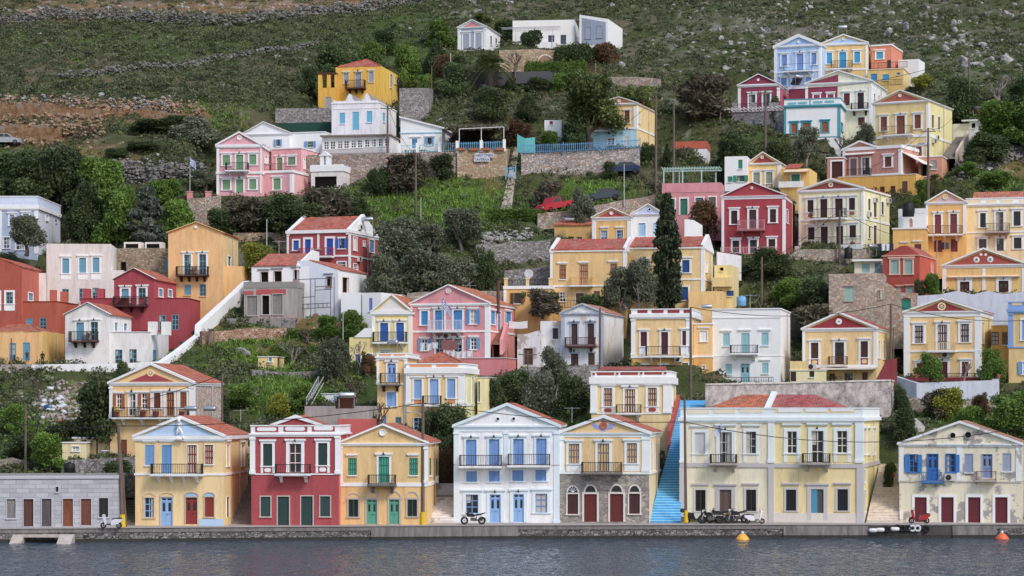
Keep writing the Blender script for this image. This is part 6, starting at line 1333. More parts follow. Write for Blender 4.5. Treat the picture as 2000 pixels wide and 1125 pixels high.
# --- plants
R=np.random.default_rng(11)
def unit(n):
 v=R.normal(size=(n,3));return v/np.linalg.norm(v,axis=1,keepdims=True)
def leaves(P_,size,flat=.0,aspect=1.6,up=None):
 """quads at points P_ with random facing"""
 n=len(P_);N=unit(n)
 if up is not None:N=N*(1-up)+np.array([0,0,1.0])*up;N/=np.linalg.norm(N,axis=1,keepdims=True)
 T=np.cross(N,unit(n));T/=np.linalg.norm(T,axis=1,keepdims=True)+1e-9;B=np.cross(N,T)
 s=size*R.uniform(.6,1.35,(n,1));a,b_=T*s*aspect*.5,B*s*.5
 return np.stack([P_-a,P_-b_,P_+a,P_+b_],1).reshape(-1,3)
def blobs_pts(bl,n,shell=.55):
 bl=np.array(bl);vol=bl[:,3]*bl[:,4]*bl[:,5];pr=vol**.75;pr/=pr.sum()
 k=R.choice(len(bl),n,p=pr);d=unit(n);r=R.uniform(shell,1.06,(n,1));far_=R.uniform(size=n)<.16;r[far_]*=R.uniform(1.05,1.32,(far_.sum(),1))
 low=np.where((d[:,2]<-.3)&(R.uniform(size=n)<.5));d[low,2]*=-1
 return bl[k,:3]+d*r*bl[k,3:6],k
def tree_mesh(bl,n,size,nb_tint=.35,aspect=1.7,shell=.5):
 p,k=blobs_pts(bl,n,shell);bt=R.uniform(0,1,len(bl));V=leaves(p,size,aspect=aspect)
 t=np.clip(.5*R.uniform(0,1,n)+nb_tint*(bt[k]-.5)+.25,0,1);return V,np.repeat(t,4)
LM=dict(olive=leafmat('olive_leaves',(0.060,0.077,0.046),(0.266,0.291,0.195)),dense=leafmat('dark_leaves',(0.028,0.050,0.021),(0.132,0.177,0.071)),bright=leafmat('bright_leaves',(0.053,0.103,0.021),(0.212,0.327,0.071)),cypress=leafmat('cypress_leaves',(0.021,0.032,0.018),(0.071,0.098,0.046),.1),pale=leafmat('pale_leaves',(0.065,0.094,0.026),(0.218,0.271,0.088)),red=leafmat('russet_leaves',(.085,.055,.030),(.25,.15,.075)),brown=leafmat('brown_twigs',(.080,.072,.048),(.23,.20,.14)),yellow=leafmat('yellow_leaves',(0.124,0.151,0.026),(0.400,0.400,0.071)),grey=leafmat('grey_conifer_leaves',(0.063,0.085,0.063),(0.212,0.248,0.195)),palm=leafmat('palm_leaves',(0.050,0.071,0.025),(0.212,0.240,0.088)))
BARK=wood('5a4c40');BARKG=wood('8a8076')
def branch_tree(rr,lean=.25,h=1.0,depth=4,r=.05,spread=.6,mat=None,low=.25):
 mb=MB();tips=[]
 def go(p,d,L,rad,lv):
  q=p+d*L*.5+Vector((rr.uniform(-1,1),rr.uniform(-1,1),rr.uniform(-.3,.6)))*L*.10;e=p+d*L
  mb.tube([p,q,e],rad,rad*.68,mat,5 if lv<2 else 4,lv==0)
  if lv>=depth:tips.append(e);return
  for i in range(2 if lv else 3):
   nd=(d+Vector((rr.uniform(-1,1),rr.uniform(-1,1),rr.uniform(-.15,.6)))*spread).normalized();go(e,nd,L*rr.uniform(.62,.85),rad*.64,lv+1)
 go(Vector((0,0,-.03)),Vector((rr.uniform(-lean,lean),rr.uniform(-lean,lean),1)).normalized(),h*low,r,0)
 return mb,tips
PROTO={}
def proto(kind,var):
 """a tree of unit height and unit width: root Empty > trunk, crown"""
 if(kind,var)in PROTO:return PROTO[kind,var]
 global R;R=np.random.default_rng(100+hash_kind(kind)*7+var);rr=random.Random(hash_kind(kind)*13+var)
 names=dict(olive='olive_tree',dense='evergreen_tree',bright='leafy_tree',bush='bush',cypress='cypress_tree',bare='bare_tree',palm='palm_tree',pale='leafy_tree',cloud='clipped_tree',redbush='russet_bush',brownbush='dry_bush',grey='conifer_tree',yellow='bush',olivebush='bush',hedge='hedge',citrus='citrus_tree',pollard='pollarded_tree')
 root=empty(names[kind],(0,0,0));crown=None;t=MB()
 def rnd_blobs(n,z0,z1,rx,rz,edge=.5,core=True):
  b_=[(0,0,(z0+z1)/2,.26,.26,(z1-z0)*.36)]if core else[]
  for i in range(n):
   a=rr.uniform(0,6.28);q=rr.random()**.5*edge*.72;z=rr.uniform(z0+rz*.7,z1-rz*.8);f=1-.45*((z-z0)/(z1-z0))**2
   s=rr.uniform(.7,1.25);b_.append((math.cos(a)*q*f,math.sin(a)*q*f,z,rx*s,rx*s,rz*s))
  return b_
 if kind in('olive','citrus'):
  t,tips=branch_tree(rr,.3,1,3,.05,.75,BARKG if kind=='olive' else BARK,.26);b_=rnd_blobs(20,.18,1.0,.17,.15)
  V,ti=tree_mesh(b_,9000 if kind=='olive' else 6000,.029);mat=LM['olive' if kind=='olive' else 'bright']
 elif kind=='dense':
  t.tube([(0,0,-.05),(.02,0,.4),(0,.02,.8)],.04,.015,BARK);b_=rnd_blobs(24,.02,1.0,.17,.15);V,ti=tree_mesh(b_,12000,.030,.5);mat=LM['dense']
 elif kind=='bright':
  t.tube([(0,0,-.05),(.02,0,.4),(0,.02,.8)],.04,.015,BARK);b_=rnd_blobs(22,.04,1.0,.16,.15);V,ti=tree_mesh(b_,11000,.031,.5);mat=LM['bright']
 elif kind in('bush','olivebush','yellow','redbush','brownbush','hedge'):
  t.tube([(0,0,-.08),(.03,0,.3),(.05,.02,.6)],.03,.01,BARK);t.tube([(0,0,-.08),(-.1,0,.3),(-.2,.02,.55)],.025,.01,BARK)
  b_=rnd_blobs(18,-.05,1.0,.19,.2)if kind!='hedge' else[(-.42+.84*i/9,rr.uniform(-.04,.04),.5+rr.uniform(-.08,.08),.12,.16,.5)for i in range(10)]
  V,ti=tree_mesh(b_,6500 if kind!='brownbush' else 3600,.037 if kind!='brownbush' else.04,.5,1.7 if kind not in('brownbush',)else 4.0);mat=LM[dict(bush='dense',olivebush='olive',yellow='yellow',redbush='red',brownbush='brown',hedge='bright')[kind]]
 elif kind=='cypress':
  t.tube([(0,0,-.02),(0,0,.5)],.06,.03,BARK);b_=[]
  for i in range(60):
   z=rr.uniform(.05,.97);w=.48*min(1,(1.0-z)**.62*1.55,.55+z*4);a=rr.uniform(0,6.28);b_.append((math.cos(a)*w*.55,math.sin(a)*w*.55,z,w*.42+.03,w*.42+.03,.045+.02*rr.random()))
  V,ti=tree_mesh(b_,17000,.022,.5,1.6,.3);V=V.reshape(-1,4,3);c_=V.mean(1,keepdims=True);d_=V-c_;d_[...,0]*=2.6;d_[...,1]*=2.6;V=(c_+d_).reshape(-1,3);mat=LM['cypress']
 elif kind=='grey':
  t.tube([(0,0,-.05),(0,0,.95)],.04,.01,BARK);b_=[]
  for i in range(46):
   z=rr.uniform(.06,.98);w=.5*(1.02-z)**.8;a=rr.uniform(0,6.28);q=rr.uniform(.3,1);b_.append((math.cos(a)*w*q,math.sin(a)*w*q,z,.10,.10,.05))
  V,ti=tree_mesh(b_,5200,.04,.5,2.2);mat=LM['grey']
 elif kind in('bare','brownbare','pollard'):
  t,tips=branch_tree(rr,.2,1,6 if kind=='bare' else 3,.042 if kind=='bare' else.09,.55 if kind=='bare' else.8,BARKG if var%2 else BARK,.22 if kind=='bare' else.32)
  p=np.array([tuple(x)for x in tips]);p=p[R.choice(len(p),max(4,len(p)//3))];V=leaves(p+R.normal(size=p.shape)*.02,.03);ti=np.repeat(R.uniform(0,1,len(p)),4);mat=LM['brown']
 elif kind=='pale':
  t,tips=branch_tree(rr,.25,1,4,.045,.75,BARK,.25);b_=rnd_blobs(20,.25,1.0,.14,.12,.52,False);V,ti=tree_mesh(b_,8500,.026,.5,1.7,.3);mat=LM['pale']
 elif kind=='cloud':
  t,tips=branch_tree(rr,.2,1,2,.05,.7,BARK,.3);b_=[(-.28,0,.62,.22,.2,.27),(.0,0,.72,.22,.2,.25),(.26,0,.70,.24,.2,.28),(-.1,.1,.55,.25,.2,.2),(.15,-.05,.55,.22,.2,.2)];V,ti=tree_mesh(b_,6000,.035,.2,1.4,.75);mat=LM['dense']
 elif kind=='palm':
  t.tube([(0,0,-.02),(.02,0,.3),(0,0,.52)],.07,.06,BARK,8);L_=[];T_=[]
  for i in range(58):
   a=rr.uniform(0,6.28);el=rr.uniform(-.5,1.35);ln=rr.uniform(.42,.56);d=Vector((math.cos(a)*math.cos(el),math.sin(a)*math.cos(el),math.sin(el)));sd_=d.cross(Vector((0,0,1))).normalized();p0=Vector((0,0,.54));tv=rr.random()
   for j in range(16):
    u=(j+1)/16;p=p0+d*ln*u*(1-.12*u)+Vector((0,0,-.26*u*u*ln*(1.3-el*.3)/.5));w=.10*math.sin(math.pi*min(1,.12+u*.9))
    for s_ in(-1,1):
     e=p+sd_*s_*w+d*.05+Vector((0,0,-.03));L_+=[tuple(p),tuple(p+d*.014),tuple(e+d*.012),tuple(e)];T_+=[min(1,max(0,tv*.6+.2+.2*rr.random()))]*4
  V=np.array(L_);ti=np.array(T_);mat=LM['palm']
 if t.v:t.build('trunk',root,True)
 crown=npmesh('crown',V,4,mat,ti,root)
 PROTO[kind,var]=root;root['fresh']=1
 return root
def hash_kind(k):return sum(ord(c)*(i+3)for i,c in enumerate(k))%97
COUNT={}
def plant(kind,px,yb,hp,wp,label,cat=None,Y=None,group=None,z=None,dy=0.0):
 """a plant whose foot is at photo column px, row yb; hp, wp its height and width in photo pixels"""
 Yd=(Y or YD(yb))+dy;x=qx(px,Yd);zz=HC+(YH-yb)*Yd/F
 g=GZ(x,Yd)
 if z is None:zz=max(min(zz,g),zz-1.0)
 var=COUNT.get(kind,0)%(3 if kind not in('cypress','palm','cloud','grey','hedge')else 2);COUNT[kind]=COUNT.get(kind,0)+1
 pr=proto(kind,var)
 if 'fresh' in pr.keys():o=pr;del pr['fresh']
 else:o=copy_tree(pr)
 top=HC+(YH-(yb-hp))*Yd/F;h=max(.4,top-zz);w=wp*Yd/F
 o.location=(x,Yd,zz);o.scale=(w*1.02,w*1.0 if kind!='hedge' else min(w,2.2),h);o.rotation_euler=(0,0,random.uniform(-3,3)if kind not in('cloud','hedge')else random.uniform(-.1,.1))
 tag(o,label,cat or dict(olive='tree',dense='tree',bright='tree',bush='bush',cypress='tree',bare='tree',palm='tree',pale='tree',cloud='tree',redbush='bush',brownbush='bush',grey='tree',yellow='bush',olivebush='bush',hedge='hedge',citrus='tree',pollard='tree')[kind],group)
 return o
PL=[('dense',30,388,105,120,'dark evergreen tree behind the grey blue house roof'),('dense',122,395,115,135,'broad dark evergreen tree right of the grey blue house'),('bright',195,410,105,115,'tall green tree left of the drystone wall and flagpole'),('dense',165,470,110,95,'dark tree between the round yellow bush and the light grey cube house'),('bright',228,475,110,110,'bushy green tree above the tan rubble house'),('grey',288,482,115,115,'silvery grey conifer above the tan rubble stone house'),('bright',352,475,90,105,'dense green tree beside the stone wall with pink gate posts'),('yellow',141,458,36,44,'round yellowish bush behind the light grey cube house'),('olive',52,480,62,102,'olive tree in front of the grey blue house',None,253),('dense',190,862,138,125,'huge dark tree left of the yellow house with the red triangle pediment',None,205),('dense',122,880,62,105,'dark spreading tree above the small cream annex',None,206),('dense',225,868,100,70,'dark tree tucked against the wall of the red triangle pediment house',None,206.5),('bush',237,735,30,34,'small dark bush before the white plaster wall',None,219),('bright',95,925,80,90,'fresh green bush above the grey warehouse roof','bush'),('bush',40,900,55,90,'dark scrub bush at the broken stone wall'),('bright',30,850,60,70,'green bush beside the rubbish heap','bush'),('bare',78,775,62,70,'thin twiggy tree before the white plaster wall',None,219.5),('bush',232,926,28,70,'low bush beside the dark rubble wall',None,193),('brownbush',480,440,62,110,'tangled reddish hedge bush under the pink house',None,264),('bush',545,442,62,120,'dark bush below the pink house wing',None,263),('brownbush',640,440,72,120,'dry brown thicket below the white open kiosk',None,263),('bush',600,448,50,110,'dark green thicket below the dry brown one',None,261),('bush',430,455,48,80,'dark bush under the stone wall with pink gate posts',None,263),('bush',742,378,52,58,'dark green shrub below the glazed veranda wall'),('brownbush',795,372,68,95,'bare brown thicket against the rubble retaining wall'),('bush',862,346,46,56,'dark round bush left of the lettered signs'),('bush',700,425,40,60,'low dark bush on the green slope'),('olive',775,525,98,115,'big dark olive tree right of the dark red house'),('olive',818,592,104,136,'large olive tree above the pink house roof'),('olive',902,485,82,90,'grey olive tree on the edge of the green slope'),('olive',882,588,86,118,'olive tree left of the roof terrace wing'),('olive',748,588,92,84,'leaning olive tree beside the dark red house'),('palm',895,570,70,90,'dark palm among the olive trees'),('bush',945,560,75,55,'dry leafed bush behind the olive trees'),('olive',840,505,70,80,'small olive tree at the top of the grove'),('yellow',505,520,48,80,'citrus bush with yellow fruit beside the dark red house','bush',250),('bright',690,645,42,64,'leafy green bush on the rubble left of the narrow pale yellow house','bush'),('bush',645,662,22,60,'low green bush on the rubble below the grey render block'),('hedge',625,668,24,130,'long clipped green hedge on the terrace below the rubble'),('hedge',585,700,26,110,'leafy green hedge behind the tiny yellow hut'),('olive',650,755,92,82,'grey green olive tree beside the tiny yellow hut terrace'),('bare',572,722,75,115,'bare pale fig tree behind the tiny yellow hut'),('bare',605,680,50,90,'bare grey tree at the end of the long hedge'),('bare',690,800,88,95,'bare dark tree in front of the narrow tower house'),('bare',410,690,68,60,'bare tree beside the white parapet stair'),('pollard',738,842,50,66,'dark pollarded tree below the narrow tower house',None,206),('bare',735,838,80,80,'thin russet twigged tree before the narrow tower house',None,205.5),('bare',855,848,92,90,'bare twigged tree in front of the pale yellow villa',None,204),('bare',700,715,75,60,'bare golden tree before the low yellow side wing',None,227),('redbush',718,712,28,34,'flowering shrub with red blooms at the low yellow wing',None,226.5),('bush',880,868,80,85,'dark thicket below the pale yellow villa',None,201),('redbush',875,950,72,44,'rust coloured creeper bush beside the whitewashed ramp',None,196.5),('bush',872,915,60,60,'dark bush above the rust coloured creeper',None,198.5),('bush',835,850,50,50,'dark bush at the utility pole below the pale yellow villa',None,202),('olive',1085,762,86,66,'olive tree in front of the peeling whitewashed house',None,221.5),('bush',1010,785,62,80,'dark bush below the ruinous white lean-to'),('bush',1120,800,70,70,'scrubby bush above the white gabled roof',None,213),('olivebush',1055,800,75,70,'grey green shrub on the bank behind the white gabled house',None,214),('bush',965,778,40,50,'dark bush beside the cream ancillary room',None,215.5),('brownbush',1060,600,40,80,'brown creeper mound beneath the roof terrace wing',None,237.5),('cypress',1303,608,232,60,'tall dark cypress standing before the blue shuttered yellow house',None,239),('olive',1213,604,86,92,'dark olive tree in front of the long yellow house',None,238),('olive',1250,604,96,74,'second olive tree pressed against the cypress',None,237),('bush',1160,605,30,80,'low dark bush under the railing of the long yellow house',None,238.5),('pale',1150,300,165,170,'spreading pale leaved tree rising over the taverna terrace',None,286),('dense',1125,285,60,62,'dark rounded tree beside the white taverna kitchen',None,286),('bright',1075,290,34,50,'small green tree behind the blue taverna fence',None,285.5),('pale',1240,250,85,100,'light green tree on the slope behind the yellow taverna house',None,297),('dense',962,240,72,78,'dark round tree above the taverna pergola'),('dense',1035,240,58,50,'dark slim tree above the taverna'),('redbush',1010,268,34,70,'rusty brown vine mound on the taverna pergola end',None,288.5),('brownbush',930,262,20,110,'dry vine tangle over the taverna pergola',None,289),('palm',957,178,98,100,'feathery date palm in front of the hilltop terrace',None,307),('cloud',1120,142,58,76,'cloud pruned tree before the slanted white house',None,310.5),('cloud',1038,92,34,42,'mushroom clipped tree at the round topped opening',None,314),('hedge',1042,140,20,34,'first rounded clipped hedge under the stone arch',None,309.5),('hedge',1078,140,20,36,'middle rounded clipped hedge under the stone arch',None,309.3),('hedge',1118,141,22,54,'longest rounded clipped hedge by the gatehouse',None,309.1),('bare',1004,140,58,70,'bare reddish tree beside the date palm',None,308.5),('redbush',1185,108,30,60,'autumn red creeper at the foot of the slanted white house',None,311),('dense',895,135,34,36,'dark shrub below the temple-like white house',None,310),('redbush',868,140,32,40,'orange twigged shrub beside the lamp pole',None,310),('dense',890,195,75,75,'dark laurel tree below the grey slatted fence'),('bright',1020,172,28,46,'agave like green shrub below the slatted fence','bush'),('dense',1000,180,30,28,'small dark shrub beside the agave like one','bush'),('dense',655,160,78,90,'dark tree left of the bright ochre house'),('dense',610,175,50,60,'dark bushy tree on the terrace left of the ochre pillars'),('bright',722,148,72,70,'green tree directly behind the bright ochre roof'),('bright',795,165,80,70,'leafy tree right of the bright ochre house'),('dense',850,155,72,60,'dark tree before the temple-like white house',None,316),('bright',830,190,45,40,'small green tree over the ochre house railing'),('yellow',628,190,40,34,'lemon bush beside the ochre terrace pillars'),('bright',860,95,60,70,'light green tree up the slope behind the temple-like house'),('dense',985,88,55,60,'dark olive toned tree between the two white hilltop houses',None,341),('olive',1010,70,40,60,'grey olive tree behind the long white hilltop house',None,345),('pale',945,78,55,60,'yellowish tree behind the temple-like house',None,345),('dense',750,110,55,70,'dark tree on the slope above the ochre house'),('brownbush',1375,232,85,120,'big bare brown thicket left of the maroon gabled house'),('redbush',1375,452,62,62,'russet leaved tree beside the pink pergola house','tree'),('bush',1510,230,40,40,'dark bush behind the maroon gabled house'),('olive',1575,312,66,76,'grey olive tree below the teal trimmed house',None,282.5),('bare',1648,300,60,75,'bare grey tree below the teal trimmed house corner',None,282.8),('olive',1692,288,46,42,'small olive beside the large yellow house',None,285.6),('bush',1445,322,62,80,'dark orange tree below the stone terrace','tree',284),('bush',1520,318,46,60,'dry dark bush behind the small red pediment',None,281),('dense',1875,245,90,100,'dark tree at the head of the long stairs'),('bare',1950,215,90,130,'wide leafless tree on the upper right slope'),('bright',1955,290,92,120,'large green tree right of the white hut'),('dense',1935,325,70,110,'dark bush right of the long stairs','bush'),('bright',2020,300,100,110,'green tree cut by the frame edge on the right slope'),('dense',2010,230,80,100,'dark tree at the frame edge above the right slope'),('bright',1890,345,30,60,'green shrub on the rubble below the long stairs','bush'),('bright',1945,370,34,80,'low yellow green shrub above the orange tile roof','bush'),('yellow',1800,180,34,50,'yellow green shrub beside the low ochre block'),('palm',1825,372,44,50,'small palm beside the ochre retaining house'),('bright',1800,385,34,40,'citrus tree against the ochre retaining house','tree',272),('dense',1495,533,46,110,'dark hedge below the strong red house','hedge',252),('bush',1600,600,60,110,'dark bush left of the rubble ruin',None,243),('bright',1540,590,50,80,'green bush behind the white cube house','bush',246),('brownbush',1590,625,34,90,'dry grass thicket at the rubble ruin',None,240),('bush',1420,310,40,50,'dark shrub below the pergola of the stone terrace',None,285),('bright',1822,572,38,44,'green bush beside the red ochre house','bush',241),('bush',1795,575,30,30,'dark bush under the railing by the red ochre house',None,241.5),('citrus',1818,745,62,62,'orange tree in front of the star rosette house',None,221.8),('pollard',1880,745,58,40,'stubby pollarded tree before the star rosette house',None,222),('citrus',1935,745,68,64,'umbrella shaped citrus tree right of the pollarded tree',None,222.5),('yellow',1855,810,55,70,'yellow flowered shrub below the grey blue terrace wall',None,212),('bush',1760,800,50,40,'dark bush at the end of the concrete wall',None,214),('bright',1975,872,105,120,'broad green tree above the derelict roof',None,206),('bright',1900,850,60,80,'green bush behind the derelict roof ridge','bush',208),('bush',1770,845,50,60,'dark bush on the rocks beside the mansion steps',None,207),('redbush',1915,790,26,40,'pink flowered bougainvillea on the stone wall',None,212.5),('brownbush',1830,800,40,70,'brown withered shrub over the stone wall',None,212.5),('bush',1735,945,40,24,'potted dark shrub on the cream stairway',None,196),('cypress',1303,332,52,18,'slim young cypress beside the utility poles',None,281),('bush',1265,330,50,40,'dark creeper shrub at the end of the taverna wall',None,283),('bare',1340,325,50,70,'bare twiggy tree before the roofless outhouse',None,283),('olivebush',1137,425,58,52,'round olive bush beside the red pickup',None,266),('bush',1195,335,20,40,'low green bush by the blue car',None,279),('brownbush',1070,390,36,70,'dry brush on the slope above the red pickup',None,273),('hedge',1010,430,22,110,'dark creeping hedge along the path foot',None,267.5),('olivebush',385,275,52,110,'large olive toned bush on the upper slope',None,290),('bush',300,262,30,110,'dark juniper bush on the rubble slope'),('bush',230,310,22,60,'round green bush on the quarry slope'),('olive',400,376,45,60,'small bare trunked olive by the flagpole',None,276),('bright',320,400,50,90,'green shrub row before the drystone wall','bush',271),('bright',470,790,40,80,'green shrub on the slope above the solar heaters','bush',216),('yellow',540,800,34,60,'yellow flowering broom on the slope',None,214),('bright',600,790,45,80,'leafy shrub beside the steel stair rails','bush',215),('bush',430,810,40,50,'dark shrub beside the stone side wall',None,212),('olivebush',905,176,24,44,'grey green shrub at the foot of the slatted fence',None,307.5),('bush',1050,174,24,50,'dark shrub at the foot of the slatted fence',None,307.5),('bright',1090,172,30,44,'green shrub at the slatted fence end','bush',307.5),('bright',640,640,24,60,'green weeds bush on the rubble before the grey render block','bush',236),('bush',280,300,24,80,'dark scrub bush in the middle of the quarry slope'),('bush',340,250,26,70,'dark scrub bush under the broken rock edge'),]
for p in PL:
 p=tuple(p)+(None,)*(8-len(p));plant(p[0],p[1],p[2],p[3],p[4],p[5],p[6],p[7])
 # ---- ground cover that nobody could count
def clumps(name,mat,N,dens,rad,nl,leafsize,seed,hr=.75,pxr=(-400,2400),pyr=(-70,1000),tint=(0,1),mrg=.3):
 global R;R=np.random.default_rng(seed)
 N=int(N*1.11);px=R.uniform(*pxr,N);py=R.uniform(*pyr,N);keep=R.uniform(size=N)<dens(px,py);px,py=px[keep],py[keep]
 Y=np.interp(py,_pp,_py);X=(px-1000)*Y/F
 ok=~INSIDE(X,Y,mrg)&(Y>194);X,Y=X[ok],Y[ok];Z=TERR(X,Y);n=len(X)
 rs=R.uniform(rad[0],rad[1],n);d=unit(n*nl);d[:,2]=np.abs(d[:,2])*hr;r=R.uniform(.55,1.05,(n*nl,1))
 c=np.repeat(np.stack([X,Y,Z],1),nl,0);V=leaves(c+d*r*np.repeat(rs,nl)[:,None]+np.array([0,0,.0]),leafsize,aspect=1.8)
 t=np.clip(np.repeat(R.uniform(tint[0],tint[1],n),nl)*.6+R.uniform(0,.4,n*nl),0,1)
 print(name,n,'clumps');return npmesh(name,V,4,mat,np.repeat(t,4))
def d_scrub(px,py):
 g=REG(px,py,A_GRASS);s=REG(px,py,A_SOIL);k=REG(px,py,A_ROCK);nz=fbm(px*.018,py*.05,77,4)
 d=np.where(py<330,.34+2.2*(nz-.33),.30+1.4*(nz-.35));d=np.where((px<720)&(py<210),d+.42,d)
 return np.clip(d-.9*s-.25*k-.4*g,0,1)
tag(clumps('scrub',leafmat('scrub_leaves',(0.039,0.053,0.025),(0.186,0.204,0.103),.15),62000,d_scrub,(.35,1.0),36,.165,3),'dark low scrub covering the stony hillside','scrub',kind='stuff')
tag(clumps('scrub',leafmat('grassy_scrub_leaves',(0.053,0.073,0.026),(0.177,0.212,0.088),.2),60000,lambda px,py:np.clip((py<330)*((px>700)*.75+.15)*np.clip(.3+2*(fbm(px*.02,py*.05,88,3)-.35),0,1),0,1),(.25,.6),18,.18,13,.6),'grassy green tufts and low herbs over the stony slope','scrub',kind='stuff')
tag(clumps('scrub',leafmat('dark_scrub_leaves',(.016,.026,.014),(.075,.095,.045),.15),14000,lambda px,py:np.clip(((px<950)*(py<212)*.55+(py<330)*.10)*np.clip(2.2*(fbm(px*.02,py*.06,61,3)-.32),0,1),0,1)*(1-REG(px,py,A_SOIL)),(.6,1.25),60,.17,17,.8),'dark rounded thorn bushes matting the upper slope','scrub',kind='stuff')
tag(clumps('undergrowth',LM['bright'],32000,lambda px,py:np.clip(REG(px,py,A_GRASS)*.45+.22*(fbm(px*.02,py*.04,5,3)>.5)*(py>100),0,1),(.25,.6),26,.17,4,.8),'fresh green weeds and undergrowth on the slopes between houses','undergrowth',kind='stuff')
def blades(name,mat,N,dens,seed):
 global R;R=np.random.default_rng(seed);px=R.uniform(-50,2050,N);py=R.uniform(200,960,N);k=R.uniform(size=N)<dens(px,py);px,py=px[k],py[k]
 Y=np.interp(py,_pp,_py);X=(px-1000)*Y/F;ok=~INSIDE(X,Y,.1)&(Y>190);X,Y=X[ok],Y[ok];Z=TERR(X,Y);n=len(X)
 a=R.uniform(0,6.28,n);h=R.uniform(.2,.5,n);w=.07;c=np.stack([X,Y,Z],1);sx=np.stack([np.cos(a)*w,np.sin(a)*w,0*a],1);tp=np.stack([R.normal(size=n)*.14,R.normal(size=n)*.14,h],1)
 V=np.stack([c-sx,c+sx,c+sx*.4+tp,c-sx*.4+tp],1).reshape(-1,3);return npmesh(name,V,4,mat,np.repeat(R.uniform(0,1,n),4))
tag(blades('grass',leafmat('grass_blades',(0.080,0.151,0.025),(0.248,0.372,0.080),.2),260000,lambda px,py:np.clip(REG(px,py,A_GRASS)*1.1,0,1),6),'fresh green grass on the open slopes','grass',kind='stuff')
# ---- rocks
def rock_mesh(var,sub=2):
 bm=bmesh.new();bmesh.ops.create_icosphere(bm,subdivisions=sub,radius=.5);rr=random.Random(900+var);cuts=[(Vector((rr.gauss(0,1),rr.gauss(0,1),rr.gauss(0,1))).normalized(),rr.uniform(.20,.40))for _ in range(8)]
 for v in bm.verts:
  for nn,d in cuts:
   k=v.co.dot(nn)-d
   if k>0:v.co-=nn*k
  v.co*=1+rr.uniform(-.05,.05);v.co.z*=.85
 me=bpy.data.meshes.new('boulder');bm.to_mesh(me);bm.free();return me
def rockmat(name,a,b_):
 m,n,l,bs=_new(name);v=_coord(n,l);f=_noise(n,l,v,2.5,7,.7);g=_noise(n,l,v,.9,5)
 c=_mix(n,l,_ramp(n,l,f,[(.35,(0,0,0)),(.65,(1,1,1))]),a,b_);l.new(_mix(n,l,_ramp(n,l,g,[(.55,(0,0,0)),(.7,(.7,)*3)]),c,(.13,.12,.09)),bs.inputs['Base Color']);bs.inputs['Roughness'].default_value=.95;_bump(n,l,f,.8,.15,bs);return m
LIME=rockmat('limestone',(.21,.205,.19),(.50,.49,.47));ORNG=rockmat('orange_rock',(.24,.12,.055),(.48,.36,.26));WALLST=rockmat('drystone',(.11,.105,.10),(.29,.28,.26))
RM=[rock_mesh(i)for i in range(8)]
for me in RM:me.materials.append(LIME)
RO=[rock_mesh(20+i)for i in range(4)]
for me in RO:me.materials.append(ORNG)
rr=random.Random(5);nb=0
RZ=[(1900,100,120,50,22,.6,2.2),(1450,70,280,70,20,.5,1.5),(1760,40,260,45,16,.6,1.7),(940,22,140,20,7,.5,1.2),(1600,60,360,60,10,.4,1.0),(1690,95,60,25,3,.5,1.1),(1430,150,50,40,5,.5,1.2),(880,225,60,40,5,.4,1.1),(1890,345,70,25,5,.4,1.0),(1800,835,25,30,3,.8,1.8),(480,690,40,25,2,.7,1.5)]
for cx,cy,sx,sy,n_,r0,r1 in RZ:
 for i in range(n_):
  qx0,qy0=rr.gauss(cx,sx*.6),rr.gauss(cy,sy*.6)
  if qy0<2:qy0=abs(qy0)+2
  for j in range(rr.randint(2,5)):
   px,py=qx0+rr.gauss(0,11),max(1,qy0+rr.gauss(0,4));Y=YD(py);x=qx(px,Y)
   if INSIDE(np.array([x]),np.array([Y]),.6)[0]:continue
   s=(r0+(r1-r0)*rr.random()**2)*(1 if j==0 else.7);o=bpy.data.objects.new('boulder',RM[rr.randrange(8)]);COL.objects.link(o)
   o.location=(x,Y,GZ(x,Y)+s*.15);o.scale=(s*rr.uniform(.8,1.6),s*rr.uniform(.7,1.1),s*rr.uniform(.7,1.5));o.rotation_euler=(rr.uniform(-.5,.5),rr.uniform(-.6,.6),rr.uniform(0,6))
   tag(o,'pale weathered limestone boulder among the hillside scrub','boulder','limestone boulders scattered over the hillside');nb+=1
for i in range(60):
 px,py=rr.choice([(rr.gauss(280,55),rr.gauss(218,6)),(rr.gauss(60,60),rr.gauss(222,14)),(rr.gauss(50,50),rr.gauss(262,14))]);Y=YD(py);x=qx(px,Y);s=rr.uniform(.5,1.2)
 pale=215<px<400
 o=bpy.data.objects.new('boulder',RM[rr.randrange(8)]if pale else RO[rr.randrange(4)]);COL.objects.link(o);o.location=(x,Y,GZ(x,Y)+s*.2);o.scale=(s*1.3,s,s*rr.uniform(.8,1.3));o.rotation_euler=(rr.uniform(-.4,.4),rr.uniform(-.4,.4),rr.uniform(0,6))
 tag(o,'pale broken boulder along the edge of the quarry cut' if pale else 'orange stained boulder on the bare quarry slope','boulder','pale boulders along the quarry cut' if pale else 'orange boulders on the quarry slope')
print('boulders',nb)
